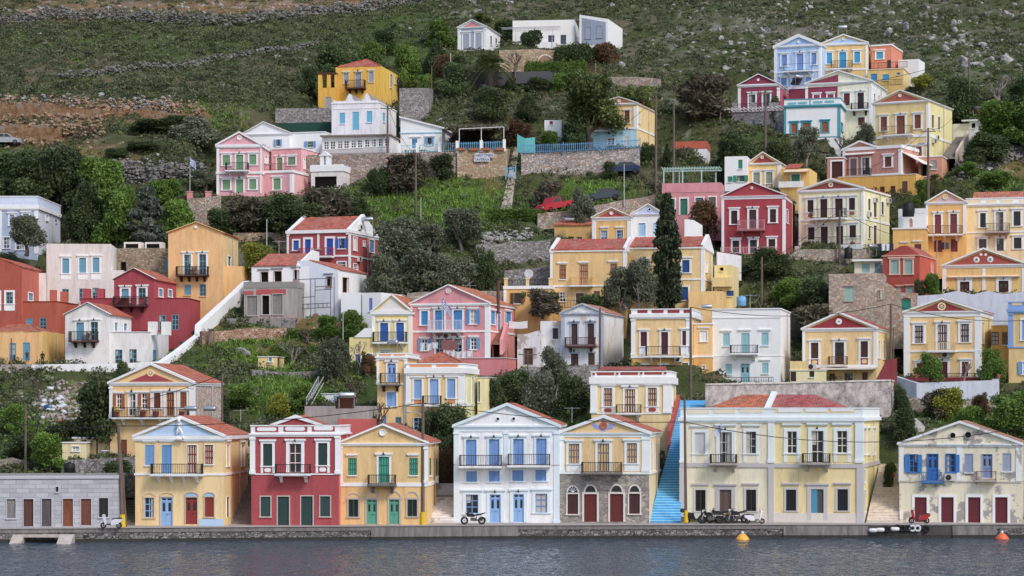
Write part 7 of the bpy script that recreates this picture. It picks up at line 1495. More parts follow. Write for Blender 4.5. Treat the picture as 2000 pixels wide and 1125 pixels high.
def stonesoup(name,mat,pts,sizes,label,cat,kind,seed=3,group=None):
 """many loose stones as one mesh"""
 g=np.random.default_rng(seed);bm=bmesh.new();bmesh.ops.create_icosphere(bm,subdivisions=1,radius=.5);B=np.array([v.co[:]for v in bm.verts]);Fc=np.array([[v.index for v in f.verts]for f in bm.faces]);bm.free()
 n=len(pts);out=np.empty((n,len(Fc)*3,3),np.float32)
 for i in range(n):
  b_=B*(1+g.uniform(-.3,.3,(len(B),1)))*np.array([1.25,1,.8])*sizes[i];a=g.uniform(0,6.28);c,s=math.cos(a),math.sin(a);b_=b_@np.array([[c,s,0],[-s,c,0],[0,0,1]]);out[i]=(b_+pts[i])[Fc.reshape(-1)]
 o=npmesh(name,out.reshape(-1,3),3,mat,None);return tag(o,label,cat,group,kind)
def scatter_pts(N,dens,seed,pyr=(-40,900)):
 g=np.random.default_rng(seed);px=g.uniform(-200,2200,N);py=g.uniform(*pyr,N);k=g.uniform(size=N)<dens(px,py);px,py=px[k],py[k];Y=np.interp(py,_pp,_py);X=(px-1000)*Y/F;ok=~INSIDE(X,Y,.3)&(Y>195);X,Y=X[ok],Y[ok];return np.stack([X,Y,TERR(X,Y)],1)
p=scatter_pts(30000,lambda x,y:np.clip(REG(x,y,A_ROCK)*.5+.10*(y<170)*(fbm(x*.02,y*.05,3,3)>.5),0,1),21);stonesoup('rubble',LIME,p,np.random.default_rng(1).uniform(.15,1,len(p))**2*.8+.12,'small pale stones strewn over the hillside','rubble','stuff')
p=scatter_pts(20000,lambda x,y:np.clip(REG(x,y,A_SOIL)*.75,0,1),22);stonesoup('rubble',ORNG,p,np.random.default_rng(2).uniform(.12,.5,len(p)),'orange tinted rubble on the bare cuttings','rubble','stuff')
def drystone(label,pts,h,seed,w=.8,mat=None,dens=1.0):
 """a drystone wall as piled stones along photo points on the hillside"""
 g=np.random.default_rng(seed);Q=[];S=[]
 P3=[Vector((qx(a,YD(b_)),YD(b_),0))for a,b_ in pts]
 for a,b_ in zip(P3,P3[1:]):
  n=int((b_-a).length*h*w*22*dens)
  for i in range(n):
   t=g.uniform();x,y=a.x+(b_.x-a.x)*t,a.y+(b_.y-a.y)*t+g.uniform(-w/2,w/2)*(1);Q.append((x,y,0,g.uniform(0,1)*h*(1-.25*abs(g.normal()))));S.append(g.uniform(.18,.46)*(1 if g.uniform()<.93 else 1.9))
 Q=np.array(Q);z=TERR(Q[:,0],Q[:,1]);return stonesoup('drystone_wall',mat or WALLST,np.stack([Q[:,0],Q[:,1],z+Q[:,3]],1),S,label,'stone wall',None,seed)
drystone('highest drystone terrace wall crossing the bare hilltop',[(-40,58),(100,50),(220,44),(330,48),(470,50),(560,38),(700,22),(830,5)],1.9,1)
drystone('thin drystone wall slanting across the dark scrub slope',[(110,160),(230,145),(330,132),(450,118),(540,104),(620,92)],1.0,2)
drystone('orange stained rock face of the quarry cut',[(-40,236),(60,234),(140,234),(215,236)],.9,7,3.0,ORNG,.4)
drystone('broken grey and white rock edge of the quarry cut',[(215,226),(300,222),(320,224)],1.5,8,1.4,LIME,.55)
drystone('loose orange rocks down the face of the upper road cut',[(-40,228),(60,226),(140,226),(215,230),(300,232),(400,236)],2.3,31,1.8,ORNG,.28)
drystone('pale broken rocks down the face of the upper road cut',[(-40,228),(60,226),(140,226),(215,228),(330,230)],2.6,32,1.6,LIME,.12)
drystone('loose rocks down the face of the lower road cut',[(-40,268),(60,267),(118,268),(200,272)],2.4,33,1.8,ORNG,.3)
drystone('lower orange rock bank of the quarry',[(-40,276),(50,275),(120,275)],.8,9,2.6,ORNG,.4)
drystone('grey drystone embankment left of the pink house',[(215,345),(260,348),(330,350),(420,345)],1.8,3,2.0)
drystone('tumbled white stone bank above the terrace wall',[(940,466),(980,460),(1040,456)],.6,4,2.5,LIME)
drystone('stony bank right of the long stairs',[(1870,345),(1920,325),(2010,300)],.9,5,3.0)
drystone('small tumbled stone steps on the bank',[(1000,770),(1020,758),(1050,750)],.6,6,1.5)
g=np.random.default_rng(9);p=np.stack([g.normal(112,24,520),g.normal(788,22,520)],1);Yv=np.interp(p[:,1],_pp,_py);X=(p[:,0]-1000)*Yv/F;tz=TERR(X,Yv)
stonesoup('rubble',rockmat('builders_rubble',(.24,.20,.17),(.48,.43,.38)),np.stack([X,Yv,tz+.1],1),g.uniform(.15,.5,520),'heap of builders rubble and plaster beside the huge dark tree','rubble','stuff',12)
# --- poles, cables
POLEW=wood('6a5a4c');YEL=plain('yellow_paint',(.72,.48,.02),.6);GALV=plain('galvanised_metal',(.45,.46,.47),.4)
def pole(px,yt,yb,label,Y=None,r=.14,lean=0,yellow=0,arms=False,mat=None,cat='utility pole',name='utility_pole',lamp=False):
 Yd=Y or YD(yb);b_=W3(px,yb,Yd);t=W3(px+lean,yt,Yd);h=t.z-b_.z;o=empty(name,b_,0,label,cat);q=MB();d=t-b_
 q.tube([(0,0,-.6),d*.5,d],r,r*.68,mat or POLEW,8);q.build('post',o)
 if yellow:q=MB();hy=HC+(YH-yellow)*Yd/F-b_.z;q.tube([d*(0.0),d*(hy/h)],r+.05,r+.04,YEL,10);q.build('painted_base',o)
 if arms:
  q=MB();e=d*.97
  for k in(-.25,0,.25):q.tube([e+Vector((k*3,0,-.1)),e+Vector((k*3,0,.18))],.05,.04,plain('ceramic_insulator',(.55,.52,.48),.3),6)
  q.box(e.x-.9,e.x+.9,e.y-.06,e.y+.06,e.z-.18,e.z-.08,mat or POLEW);q.build('crossarm',o)
 if lamp:
  q=MB();e=d*lamp;q.tube([e,e+Vector((-.5,-.3,.25)),e+Vector((-1.0,-.5,.3))],.03,.03,GALV,5);q.ball(tuple(e+Vector((-1.15,-.55,.26))),(.25,.14,.08),GALV);q.build('lamp',o)
 return t
T={}
T['a']=pole(826,787,1026,'wooden utility pole with yellow base before the mustard gabled house',185.2,.17,0,1000,lamp=.9)
T['b']=pole(240,832,1029,'leaning twin utility pole with yellow base beside the grey warehouse',181.3,.17,-9,1005,lamp=.72)
T['b2']=pole(247,850,1026,'thin leaning prop pole against the twin utility pole',182,.10,-14)
T['c']=pole(1340,776,1021,'utility pole with yellow base between the blue stairs and the mansion',187.2,.13,-3,997)
T['d']=pole(1172,601,718,'dark pole against the peeling whitewashed house',224.5,.13);T['e']=pole(1349,600,785,'tall dark pole between the maroon shutters and the white cube house',219,.15)
T['f']=pole(1740,594,742,'dark utility pole right of the deep red pediment house',222.5,.15,arms=False);T['f2']=pole(1745,640,742,'thin pole standing close behind the dark utility pole',223,.08)
T['g']=pole(812,300,425,'wooden utility pole on the green slope',268,.17);T['h']=pole(757,206,330,'utility pole with cable loops before the glazed veranda',280.5,.16,arms=True)
T['i']=pole(1281,188,362,'first of the pair of tall poles by the roofless outhouse',277.5,.18,arms=True);T['j']=pole(1316,196,366,'second of the pair of tall poles by the roofless outhouse',277,.16)
T['k']=pole(1813,250,392,'utility pole in front of the large yellow house stairs',271,.17,arms=True);T['l']=pole(1640,410,526,'utility pole in front of the cream two-floor house',255,.15)
T['m']=pole(1495,176,300,'utility pole in front of the maroon gabled house',287,.17,arms=True);T['n']=pole(1893,92,255,'tall pole on the upper right slope',295,.15);T['o']=pole(1488,502,592,'short grey pole at the bushes behind the white cube house',246,.14)
T['p']=pole(50,790,912,'slim pole on the scrub above the grey warehouse',199,.13);T['q']=pole(434,731,895,'slim dark pole at the stone side wall',199.5,.11)
T['r']=pole(521,428,500,'grey metal lamp post above the rubble wall',255,.07,mat=GALV,cat='lamp post',name='lamp_post');T['s']=pole(586,408,440,'short pole behind the dark red house roof',262,.10);T['t']=pole(822,385,425,'thin metal post beside the wooden pole on the slope',267,.06,mat=GALV,cat='post',name='post')
pole(1219,320,392,'thin grey post in front of the blue car',270,.07,mat=GALV,cat='post',name='post');pole(22,660,724,'slim pole in front of the apricot cottage',221,.08);pole(880,104,145,'grey lamp post by the slatted fence',309,.07,mat=GALV,cat='lamp post',name='lamp_post');pole(843,128,175,'thin post at the corner of the ochre terrace',303,.08)
pole(670,610,682,'thin grey post on the rubble below the grey render block',234,.06,mat=GALV,cat='post',name='post');pole(1031,688,758,'thin post with crossbar before the ruinous lean-to',223,.07,arms=True);pole(1830,470,560,'white flagless mast behind the red ochre house',246,.05,mat=GALV,cat='post',name='post')
CAB=plain('black_cable',(.015,.015,.016),.6)
def cable(a,b_,sag,label,r=.022):
 q=MB();q.tube([a.lerp(b_,i/12)+Vector((0,0,-sag*4*(i/12)*(1-i/12)))for i in range(13)],r,r,CAB,4,False);tag(q.build('overhead_cable'),label,'cable')
off=Vector((-30,0,0));ends=W3(2040,826,187)
cable(T['b'],T['a'],.5,'black cable between the twin pole and the pole before the mustard house',.03);cable(T['a'],T['c']-Vector((0,0,2)),.5,'black cable crossing in front of the white house pediment',.03);cable(T['c']-Vector((0,0,2)),ends,1.6,'black cable sagging across the mansion and the derelict house',.03)
cable(W3(-40,815,181),T['b'],.4,'black cable leading left from the twin pole',.028);cable(T['e'],T['f'],1.0,'cable between the two dark poles above the white cube house',.03);cable(T['f'],W3(2040,622,222),.8,'cable from the dark utility pole across the star rosette house',.03)
cable(T['l'],W3(1310,560,245),2.0,'cable hanging from the pole at the cream two-floor house to the cypress',.028);cable(T['l'],W3(1800,470,255),.6,'cable from the cream two-floor house to the right',.025);cable(T['m'],W3(1830,130,300),.8,'cable rising from the maroon house pole to the right slope',.03);cable(T['m'],W3(1430,245,290),.4,'cable dropping from the maroon house pole to the pergola',.025)
cable(T['q'],W3(200,800,205),.3,'cable slanting across the red triangle pediment house',.028);cable(T['k'],W3(1860,230,284),.6,'cable from the stairs pole to the large yellow house',.025);cable(T['k'],W3(1690,330,280),.6,'cable from the stairs pole to the rose house',.025);cable(T['h'],T['g'],1.0,'cable between the veranda pole and the slope pole',.025);cable(T['s'],W3(440,430,258),.6,'cable over the apricot orange house',.022);cable(T['i'],W3(1160,265,287),1.0,'cable from the pole pair toward the taverna',.022)
cable(W3(128,961,181.5),T['b']-Vector((0,0,.2)),.5,'thin cable running down to the warehouse wall',.022)
# --- vehicles
RUB=plain('black_rubber',(.018,.018,.019),.8,0,.3);DRIM=plain('dark_rim',(.10,.10,.105),.45,.4)
def wheel(par,x,z,r,w,rim=None,name='wheel',y=0):
 q=MB();n=18
 q.lathe([(r*.62,-w/2),(r*.9,-w/2),(r,-w*.25),(r,w*.25),(r*.9,w/2),(r*.62,w/2),(r*.62,-w/2)],(x,y,z),RUB,n,'y');o=q.build('wheel',par)
 q=MB();q.lathe([(r*.62,-w*.3),(r*.5,-w*.3),(r*.5,w*.3),(r*.62,w*.3),(r*.62,-w*.3)],(x,y,z),rim or DRIM,n,'y');q.lathe([(.02,-w*.5),(r*.18,-w*.5),(r*.18,w*.5),(.02,w*.5)],(x,y,z),rim or DRIM,10,'y')
 for i in range(5):a=2*math.pi*i/5;q.tube([(x,y,z),(x+r*.55*math.cos(a),y,z+r*.55*math.sin(a))],.018,.018,rim or DRIM,4)
 q.build('rim',o);return o
def scooter(px,py,label,col,flip=1,seatc=(.02,.02,.022),dark=None,Y=None,rz=0.0,cat='scooter',s=1.1,top=False):
 Yd=Y or F*(HC-QZ)/(py-YH);o=empty('motor_scooter',(qx(px,Yd),Yd,QZ),rz+(0 if flip>0 else math.pi),label,cat);o.scale=(s,s,s)
 body=paint(col,.3,.1);dk=plain('dark_plastic',(.03,.03,.033),.5)
 wheel(o,-.62,.24,.24,.11);wheel(o,.62,.24,.24,.12)
 q=MB();q.prism([(-.42,.30),(.10,.26),(.12,.36),(-.40,.38)],-.17,.17,dk);q.prism([(.02,.28),(.55,.34),(.88,.62),(.92,.74),(.40,.76),(.12,.70),(.0,.40)],-.19,.19,body)
 q.prism([(-.46,.30),(-.36,.30),(-.46,.96),(-.60,1.0),(-.66,.92)],-.20,.20,body);q.prism([(-.85,.40),(-.60,.50),(-.42,.44),(-.55,.54),(-.75,.54)],-.09,.09,body);q.build('body',o)
 q=MB();q.prism([(.06,.71),(.86,.76),(.90,.82),(.55,.86),(.35,.82),(.08,.80)],-.15,.15,plain('seat_vinyl',seatc,.5));q.build('seat',o)
 q=MB();q.tube([(-.62,0,.26),(-.50,0,.98),(-.47,0,1.06)],.035,.03,dk,6);q.tube([(-.42,-.34,1.08),(-.50,0,1.05),(-.42,.34,1.08)],.028,.024,dk,6);q.ball((-.56,0,1.02),(.14,.16,.11),body);q.build('handlebar',o)
 q=MB();q.ball((-.68,0,1.02),(.05,.09,.08),plain('lamp_glass',(.7,.7,.68),.15));q.build('headlight',o)
 for sy in(-.3,.3):q=MB();q.tube([(-.45,sy,1.08),(-.42,sy*1.15,1.24)],.012,.012,dk,4);q.ball((-.42,sy*1.2,1.27),(.02,.08,.05),dk,8,4);q.build('mirror',o)
 if top:q=MB();q.ball((.98,0,1.0),(.22,.22,.17),dk);q.build('top_box',o)
 return o
def motorbike(px,py,label,tank,flip=1,Y=None,rz=0.0,s=1.12,cat='motorcycle'):
 Yd=Y or F*(HC-QZ)/(py-YH);o=empty('motorcycle',(qx(px,Yd),Yd,QZ),rz+(0 if flip>0 else math.pi),label,cat);o.scale=(s,s,s)
 dk=plain('dark_plastic',(.03,.03,.033),.5);tk=paint(tank,.3,.1);wheel(o,-.70,.32,.32,.11);wheel(o,.70,.32,.32,.13)
 q=MB();q.prism([(-.22,.30),(.25,.28),(.32,.52),(-.20,.56)],-.17,.17,plain('engine_metal',(.12,.12,.12),.4,.6));q.tube([(.1,.2,.30),(.5,.22,.36),(1.0,.22,.48)],.05,.06,dk,8);q.tube([(.70,.1,.32),(.15,.1,.42)],.035,.035,dk,6);q.tube([(.70,-.1,.32),(.15,-.1,.42)],.035,.035,dk,6);q.tube([(.3,0,.45),(.25,0,.78)],.04,.04,dk);q.build('engine',o)
 q=MB();q.prism([(-.38,.62),(.12,.60),(.18,.76),(-.05,.90),(-.30,.88)],-.14,.14,tk);q.prism([(-.48,.66),(-.36,.60),(-.28,.86),(-.42,1.02),(-.56,.9)],-.13,.13,tk);q.build('tank',o)
 q=MB();q.prism([(.12,.70),(.60,.76),(1.02,.92),(1.0,.98),(.55,.88),(.14,.82)],-.13,.13,plain('seat_vinyl',(.02,.02,.022),.5));q.build('seat',o)
 q=MB();q.tube([(-.70,-.08,.32),(-.48,-.08,1.02)],.03,.03,GALV,6);q.tube([(-.70,.08,.32),(-.48,.08,1.02)],.03,.03,GALV,6);q.prism([(-.98,.58),(-.72,.70),(-.45,.60),(-.72,.66)],-.07,.07,tk);q.build('fork',o)
 q=MB();q.tube([(-.36,-.36,1.10),(-.46,0,1.06),(-.36,.36,1.10)],.022,.022,dk,6);q.build('handlebar',o);q=MB();q.ball((-.60,0,.95),(.08,.10,.11),plain('lamp_glass',(.7,.7,.68),.15));q.build('headlight',o)
 return o
motorbike(924,1024.4,'black motorcycle parked in front of the white house','1d1d24',s=1.0)
scooter(217,1032,'white and black scooter beside the leaning yellow based pole','d0d3d6',1,s=.98)
scooter(1474,1023,'white scooter on the right end of the row outside the mansion','d8d8d8',-1,s=.95)
scooter(1358,1024,'black scooter with a red tail, nearest the blue stairs','1a1a1e',-1,top=True,Y=187.3,s=1.05);motorbike(1388,1024,'big black touring scooter left of the yellow sided motorcycle','18181b',1,Y=186.8,s=1.05)
motorbike(1418,1024,'motorcycle with yellow side panels before the brown mansion door','8a6c1c',-1,Y=187.3,s=.95);motorbike(1438,1024,'tall dark motorcycle next to the white scooter','1b1d22',1,Y=187.4,rz=.5);motorbike(1405,1023.6,'black motorcycle half hidden behind the yellow sided one','202024',1,Y=187.7)
scooter(1795,1022.5,'glossy red scooter before the first dark red door','9c1820',1,(.03,.02,.02),s=1.0)
def car(px,py,label,col,kind='car',flip=1,Y=None,roll=0.0,rz=0.0):
 Yd=Y or YD(py);p=W3(px,py,Yd);o=empty('pickup_truck' if kind=='pickup' else 'parked_car',p,0 if flip>0 else math.pi,label,'pickup truck' if kind=='pickup' else 'car');o.rotation_euler=(0,roll,o.rotation_euler[2]+rz)
 m_=paint(col,.25,.05);g_=GLASS();q=MB()
 if kind=='pickup':pr=[(-2.35,.35),(2.35,.38),(2.38,.95),(.55,.95),(.30,1.62),(-.55,1.62),(-1.15,1.05),(-2.25,.90),(-2.4,.6)];gl=[(-.98,1.06),(-.48,1.55),(.20,1.55),(.38,1.06)]
 else:pr=[(-2.0,.32),(1.95,.34),(2.0,.92),(1.55,1.02),(.95,1.42),(-.45,1.44),(-1.05,.98),(-1.95,.80)];gl=[(-.92,.98),(-.40,1.37),(.88,1.36),(1.32,1.0)]
 q.prism(pr,-.82,.82,m_);q.build('body',o);q=MB();q.prism(gl,-.835,.835,g_);q.box(-.08,0,-.845,.845,1.0,1.45,m_);q.build('window',o)
 for x in(-1.4,1.35):
  for y in(-.78,.78):wheel(o,x,.32,.32,.2,y=y)
 q=MB();q.box(-2.42,-2.3,-.7,-.4,.62,.78,plain('lamp_glass',(.7,.7,.68),.15));q.build('headlight',o)
 if kind=='pickup':
  q=MB();
  for x in(.7,1.5,2.3):q.box(x,x+.06,-.8,-.74,.95,1.45,IRON());q.box(x,x+.06,.74,.8,.95,1.45,IRON())
  for z in(1.2,1.42):q.box(.7,2.36,-.8,-.75,z,z+.05,IRON());q.box(.7,2.36,.75,.8,z,z+.05,IRON())
  q.build('rack',o)
 return o
car(1085,412,'red pickup truck parked on the slope above the stone wall','b3202a','pickup',1,269.5,-.2,rz=.7);car(1180,393,'dark grey hatchback half hidden on the bank behind the pickup','3a4652','car',1,271.5,-.12);car(1218,341,'dark blue car below the long rubble retaining wall','16294f','car',1,279.3,-.05);car(10,284,'silver car cut by the frame edge on the quarry slope','9aa0a4','car',-1,288)
# --- water things
def buoy(px,py,label,col):
 Yd=F*HC/(py-YH);o=empty('mooring_buoy',(qx(px,Yd),Yd,0),0,label,'buoy');q=MB();q.lathe([(.02,-.2),(.5,-.2),(.56,-.02),(.52,.10),(.30,.34),(.16,.44),(.02,.46)],(0,0,0),paint(col,.35,.1),20);q.build('float',o,True)
 q=MB();q.lathe([(.02,.42),(.10,.44),(.13,.54),(.08,.64),(.02,.66)],(0,0,0),plain('white_plastic',(.75,.75,.72),.4),12);q.build('cap',o,True)
buoy(1450,1053.5,'yellow conical buoy with a white top floating below the mansion','e8a820');buoy(1957,1052.5,'orange conical buoy with a white top below the derelict house','e06428')
for i,(x,y)in enumerate(((1705,1036),(1719,1035),(1748,1033.5))):
 Yd=qy(x)-.28;z=HC+(YH-y)*Yd/F;q=MB();q.lathe([(.02,-.36),(.10,-.34),(.17,-.24),(.18,0),(.17,.24),(.10,.34),(.02,.36)],(0,0,0),plain('white_fender',(.74,.74,.72),.4),14,'x');o=q.build('fender',None,True);o.location=(qx(x,Yd),Yd,z)
 tag(o,('white cylindrical fender at the outer end of the dark landing wall','white fender touching the outermost one on the landing wall','white fender hanging alone between the black tyres')[i],'fender','white fenders on the landing wall')
TY=[(1733,1034,0,'black tyre between the pair of white fenders and the lone one'),(1753,1031,0,'black tyre partly hidden by the lone white fender'),(1762,1032,0,'first uncovered black tyre after the lone white fender'),(1773,1032,0,'black tyre just before the two white painted tyres'),(1782,1032,1,'white painted tyre nearer the lone fender'),(1792,1032,1,'white painted tyre nearer the red scooter end'),(1809,1033,0,'black tyre hanging apart at the far end of the row')]
for x,y,wht,lab in TY:
 Yd=qy(x)-.22;z=HC+(YH-y)*Yd/F;q=MB();mt=plain('white_tyre_paint',(.62,.64,.66),.6)if wht else RUB;n_=20
 for i in range(n_):
  for j in range(8):
   pass
 ring=[(.21+.085*math.cos(2*math.pi*j/10),.085*math.sin(2*math.pi*j/10))for j in range(11)];q.lathe(ring,(0,0,0),mt,n_,'y');o=q.build('tyre',None,True);o.location=(qx(x,Yd),Yd,z);tag(o,lab,'tyre','tyres hung on the landing wall')
 # --- people
def person(px,py,hp,label,top,trousers,Y=None,rz=0.0,stride=.0,pz=None,crossed=False):
 Yd=Y or YD(py);b_=W3(px,py,Yd);k=(hp*Yd/F)/1.75;b_.z=pz if pz is not None else b_.z
 J=dict(pel=(0,0,.95),spi=(0,.01,1.15),che=(0,.0,1.38),nec=(0,.0,1.50),hea=(0,-.02,1.60),top=(0,-.01,1.70),lhi=(-.10,0,.90),lkn=(-.12,-.02-stride,.50),lan=(-.13,.02-stride,.09),lto=(-.14,-.14-stride,.03),rhi=(.10,0,.90),rkn=(.12,-.02+stride,.50),ran=(.13,.02+stride,.09),rto=(.14,-.14+stride,.03),lsh=(-.19,.0,1.42),lel=(-.27,.03,1.15),lwr=(-.25,-.08,.93),rsh=(.19,.0,1.42),rel=(.27,.03,1.15),rwr=(.25,-.08,.93))
 if crossed:J.update(lel=(-.26,-.06,1.17),lwr=(-.05,-.24,1.18),rel=(.26,-.06,1.17),rwr=(.06,-.24,1.14))
 E=[('pel','spi'),('spi','che'),('che','nec'),('nec','hea'),('hea','top'),('pel','lhi'),('lhi','lkn'),('lkn','lan'),('lan','lto'),('pel','rhi'),('rhi','rkn'),('rkn','ran'),('ran','rto'),('che','lsh'),('lsh','lel'),('lel','lwr'),('che','rsh'),('rsh','rel'),('rel','rwr')]
 RAD=dict(pel=.15,spi=.14,che=.16,nec=.06,hea=.098,top=.075,lhi=.10,rhi=.10,lkn=.068,rkn=.068,lan=.05,ran=.05,lto=.04,rto=.04,lsh=.075,rsh=.075,lel=.05,rel=.05,lwr=.036,rwr=.036)
 for s_ in 'lr':
  w=Vector(J[s_+'wr']);d=(w-Vector(J[s_+'el'])).normalized();sx=Vector((1 if s_=='l' else-1,-.3,0)).normalized();J[s_+'pa']=tuple(w+d*.06);E.append((s_+'wr',s_+'pa'));RAD[s_+'pa']=.036
  for i,(o_,ln)in enumerate(((-.030,.055),(-.010,.068),(.010,.072),(.030,.062))):
   a=w+d*.085+sx.cross(d).normalized()*o_;J[f'{s_}f{i}']=tuple(a);J[f'{s_}g{i}']=tuple(a+d*ln*.7+sx*.02);E+=[(s_+'pa',f'{s_}f{i}'),(f'{s_}f{i}',f'{s_}g{i}')];RAD[f'{s_}f{i}']=.010;RAD[f'{s_}g{i}']=.008
  a=w+d*.04+sx.cross(d).normalized()*-.05;J[s_+'th']=tuple(a+d*.03);E.append((s_+'pa',s_+'th'));RAD[s_+'th']=.010
 J['nos']=(0,-.125,1.60);RAD['nos']=.018;E.append(('hea','nos'))
 names=list(J);me=bpy.data.meshes.new('person');me.from_pydata([J[n_]for n_ in names],[(names.index(a),names.index(c))for a,c in E],[]);o=bpy.data.objects.new('person',me);COL.objects.link(o)
 sk=o.modifiers.new('skin','SKIN');sk.use_smooth_shade=True;o.modifiers.new('sub','SUBSURF').levels=1
 for i,n_ in enumerate(names):me.skin_vertices[0].data[i].radius=(RAD[n_],RAD[n_]);me.skin_vertices[0].data[i].use_root=(n_=='pel')
 dg=bpy.context.evaluated_depsgraph_get();m2=bpy.data.meshes.new_from_object(o.evaluated_get(dg));bpy.data.objects.remove(o);m2.name='person'
 for mt in(plain('skin',(.42,.25,.17),.6),plain('cloth_'+top,hexlin(top),.9),plain('cloth_'+trousers,hexlin(trousers),.9),plain('shoe',(.03,.025,.02),.7)):m2.materials.append(mt)
 for f in m2.polygons:
  c=f.center;f.use_smooth=True;hand=abs(c.x)>.15 and c.z<.95 and c.y<-.04 and not crossed
  f.material_index=0 if c.z>1.47 or hand else(1 if c.z>.93 else(2 if c.z>.10 else 3))
 o=bpy.data.objects.new('person',m2);COL.objects.link(o);o.location=b_;o.scale=(k,k,k);o.rotation_euler=(0,0,rz);tag(o,label,'person')
 q=MB();q.ball((0,.012,1.66),(.108,.118,.085),plain('dark_hair',(.02,.015,.012),.7),10,6);q.build('hair',o)
 q=MB()
 for x in(-.04,.04):q.ball((x,-.112,1.625),(.014,.008,.010),plain('eye',(.02,.02,.02),.3),6,4)
 q.build('eyes',o)
 return o
person(53,708,24,'person in brown clothes standing with folded arms before a teal door','5a4238','4a3630',228.0,crossed=True);person(83,713,27,'person in dark clothes standing on the white plaster wall','23262f','1c1d24',227.6,rz=.5)
person(1797,368,20,'person in dark clothing climbing beside the ochre retaining house','26262a','2c2a2c',273.5,rz=-1.2,stride=.12)
# --- figures in relief on the pale blue pediment
h=YELLOW_FRONT
def relief(pts,r,name,mat):
 q=MB()
 for(a,b_),(r0,r1)in zip(pts,r):
  (u0,z0),(u1,z1)=h.uv(*a),h.uv(*b_);q.tube([(u0,-.3,z0),((u0+u1)/2,-.32,(z0+z1)/2),(u1,-.3,z1)],r0,r1,mat,8)
 return q
mw=plaster('eef0f2',.15)
q=relief([((1318,172),(1316,215)),((1312,215),(1300,252)),((1322,215),(1345,252)),((1310,172),(1295,188)),((1295,188),(1308,200)),((1326,172),(1340,186)),((1340,186),(1326,200))],[(.17,.13),(.12,.06),(.12,.06),(.06,.05),(.05,.04),(.06,.05),(.05,.04)],'',mw)
u,z=h.uv(1316,152);q.ball((u,-.3,z),(.15,.13,.19),mw);q.build('standing_figure_relief',h.root)
q=relief([((1338,290),(1305,287)),((1305,288),(1272,297)),((1318,270),(1322,286)),((1340,285),(1346,280)),((1300,283),(1290,292))],[(.13,.14),(.11,.05),(.05,.06),(.06,.05),(.05,.04)],'',mw);u,z=h.uv(1346,280);q.ball((u,-.3,z),(.11,.11,.13),mw);q.build('reclining_figure_relief',h.root)
# --- flags, signs, boxes on walls
def flag(base,h,label,w=1.5,hh=.9,sag=.6,d=(1,0)):
 o=empty('flag',base,0,label,'flag');q=MB();q.tube([(0,0,0),(0,0,h)],.035,.025,plain('white_pole',(.7,.7,.7),.4),6);q.build('flagpole',o);q=MB();bl,wh=plain('flag_blue',(.05,.12,.42),.8),plain('flag_white',(.8,.8,.8),.8);N=14
 def pt(a,b_):return(d[0]*a*w*(.55)+.02,-.12*math.sin(a*7+b_*2)*1.0-.02,h-.08-b_*hh-a*sag*1.2)
 for j in range(9):
  for i in range(N):
   a0,a1,b0,b1=i/N,(i+1)/N,j/9,(j+1)/9;m_=bl if j%2==0 else wh
   if a1<=.37 and j<5:m_=wh if(j==2 or(.14<(a0+a1)/2<.24))else bl
   q.face([pt(a0,b1),pt(a1,b1),pt(a1,b0),pt(a0,b0)],m_)
 q.build('flag_cloth',o,True)
flag(W3(371,385,273.5),4.8,'blue and white striped flag on a pole beside the pink house',1.3,.95,.45)
p=PINK.at(664,372,1.0);flag(p,3.3,'striped flag drooping from the pink house balcony',1.5,.85,1.0);p=MANSION.at(398,576,.9);flag(p,4.6-1.2,'striped flag hanging limp on the pale mansion balcony',1.2,.6,.6,(-1,0))
def text(s,size,loc,rz,mat,par):
 c=bpy.data.curves.new('lettering','FONT');c.body=s;c.size=size;c.extrude=.015;c.align_x='CENTER';c.align_y='CENTER';t=bpy.data.objects.new('lettering',c);COL.objects.link(t);dg=bpy.context.evaluated_depsgraph_get();me=bpy.data.meshes.new_from_object(t.evaluated_get(dg));bpy.data.objects.remove(t);me.materials.clear();me.materials.append(mat);o=bpy.data.objects.new('lettering',me);COL.objects.link(o);o.parent=par;o.location=loc;o.rotation_euler=(math.pi/2,0,rz);return o
bluep=plain('sign_blue',(.03,.07,.30),.6);wh=plain('sign_white',(.78,.78,.78),.6)
for txt,cx,cy,wp,lab in(('HARITOMENI',945.5,303.5,38,'upper white sign with ten blue letters on the golden rubble wall'),('TAVERNA',941,311.5,31,'lower white sign with seven blue letters on the golden rubble wall')):
 Yd=YD(346)-.35;o=empty('taverna_sign',W3(cx,cy,Yd),0,lab,'sign');w=wp*Yd/F;q=MB();q.box(-w/2,w/2,0,.06,-.24,.24,wh);q.build('board',o);t=text(txt,.50,(0,-.03,0),0,bluep,o);dx=t.dimensions.x or 1;t.scale=(w*.94/max(.01,max(v.co.x for v in t.data.vertices)-min(v.co.x for v in t.data.vertices)),1,1)
def ac(h,x,y,lab,pl='f',s=1.0):
 p=h.at(x,y,.0,pl);o=empty('air_conditioner',p,-h.th+(0 if pl=='f' else math.pi/2),lab,'air conditioner');q=MB();m_=plain('ac_white',(.62,.61,.58),.5);q.box(-.42*s,.42*s,-.36,-.06,-.28*s,.28*s,m_);q.box(-.3,-.25,-.06,0,-.35,.0,m_);q.box(.25,.3,-.06,0,-.35,.0,m_);q.build('casing',o);q=MB();q.lathe([(.02,-.0),(.2,-.0),(.23,-.03),(.2,-.04),(.02,-.03)],(-.1,-.362,0),plain('ac_grille',(.03,.03,.03),.5),16,'y');q.build('fan_grille',o)
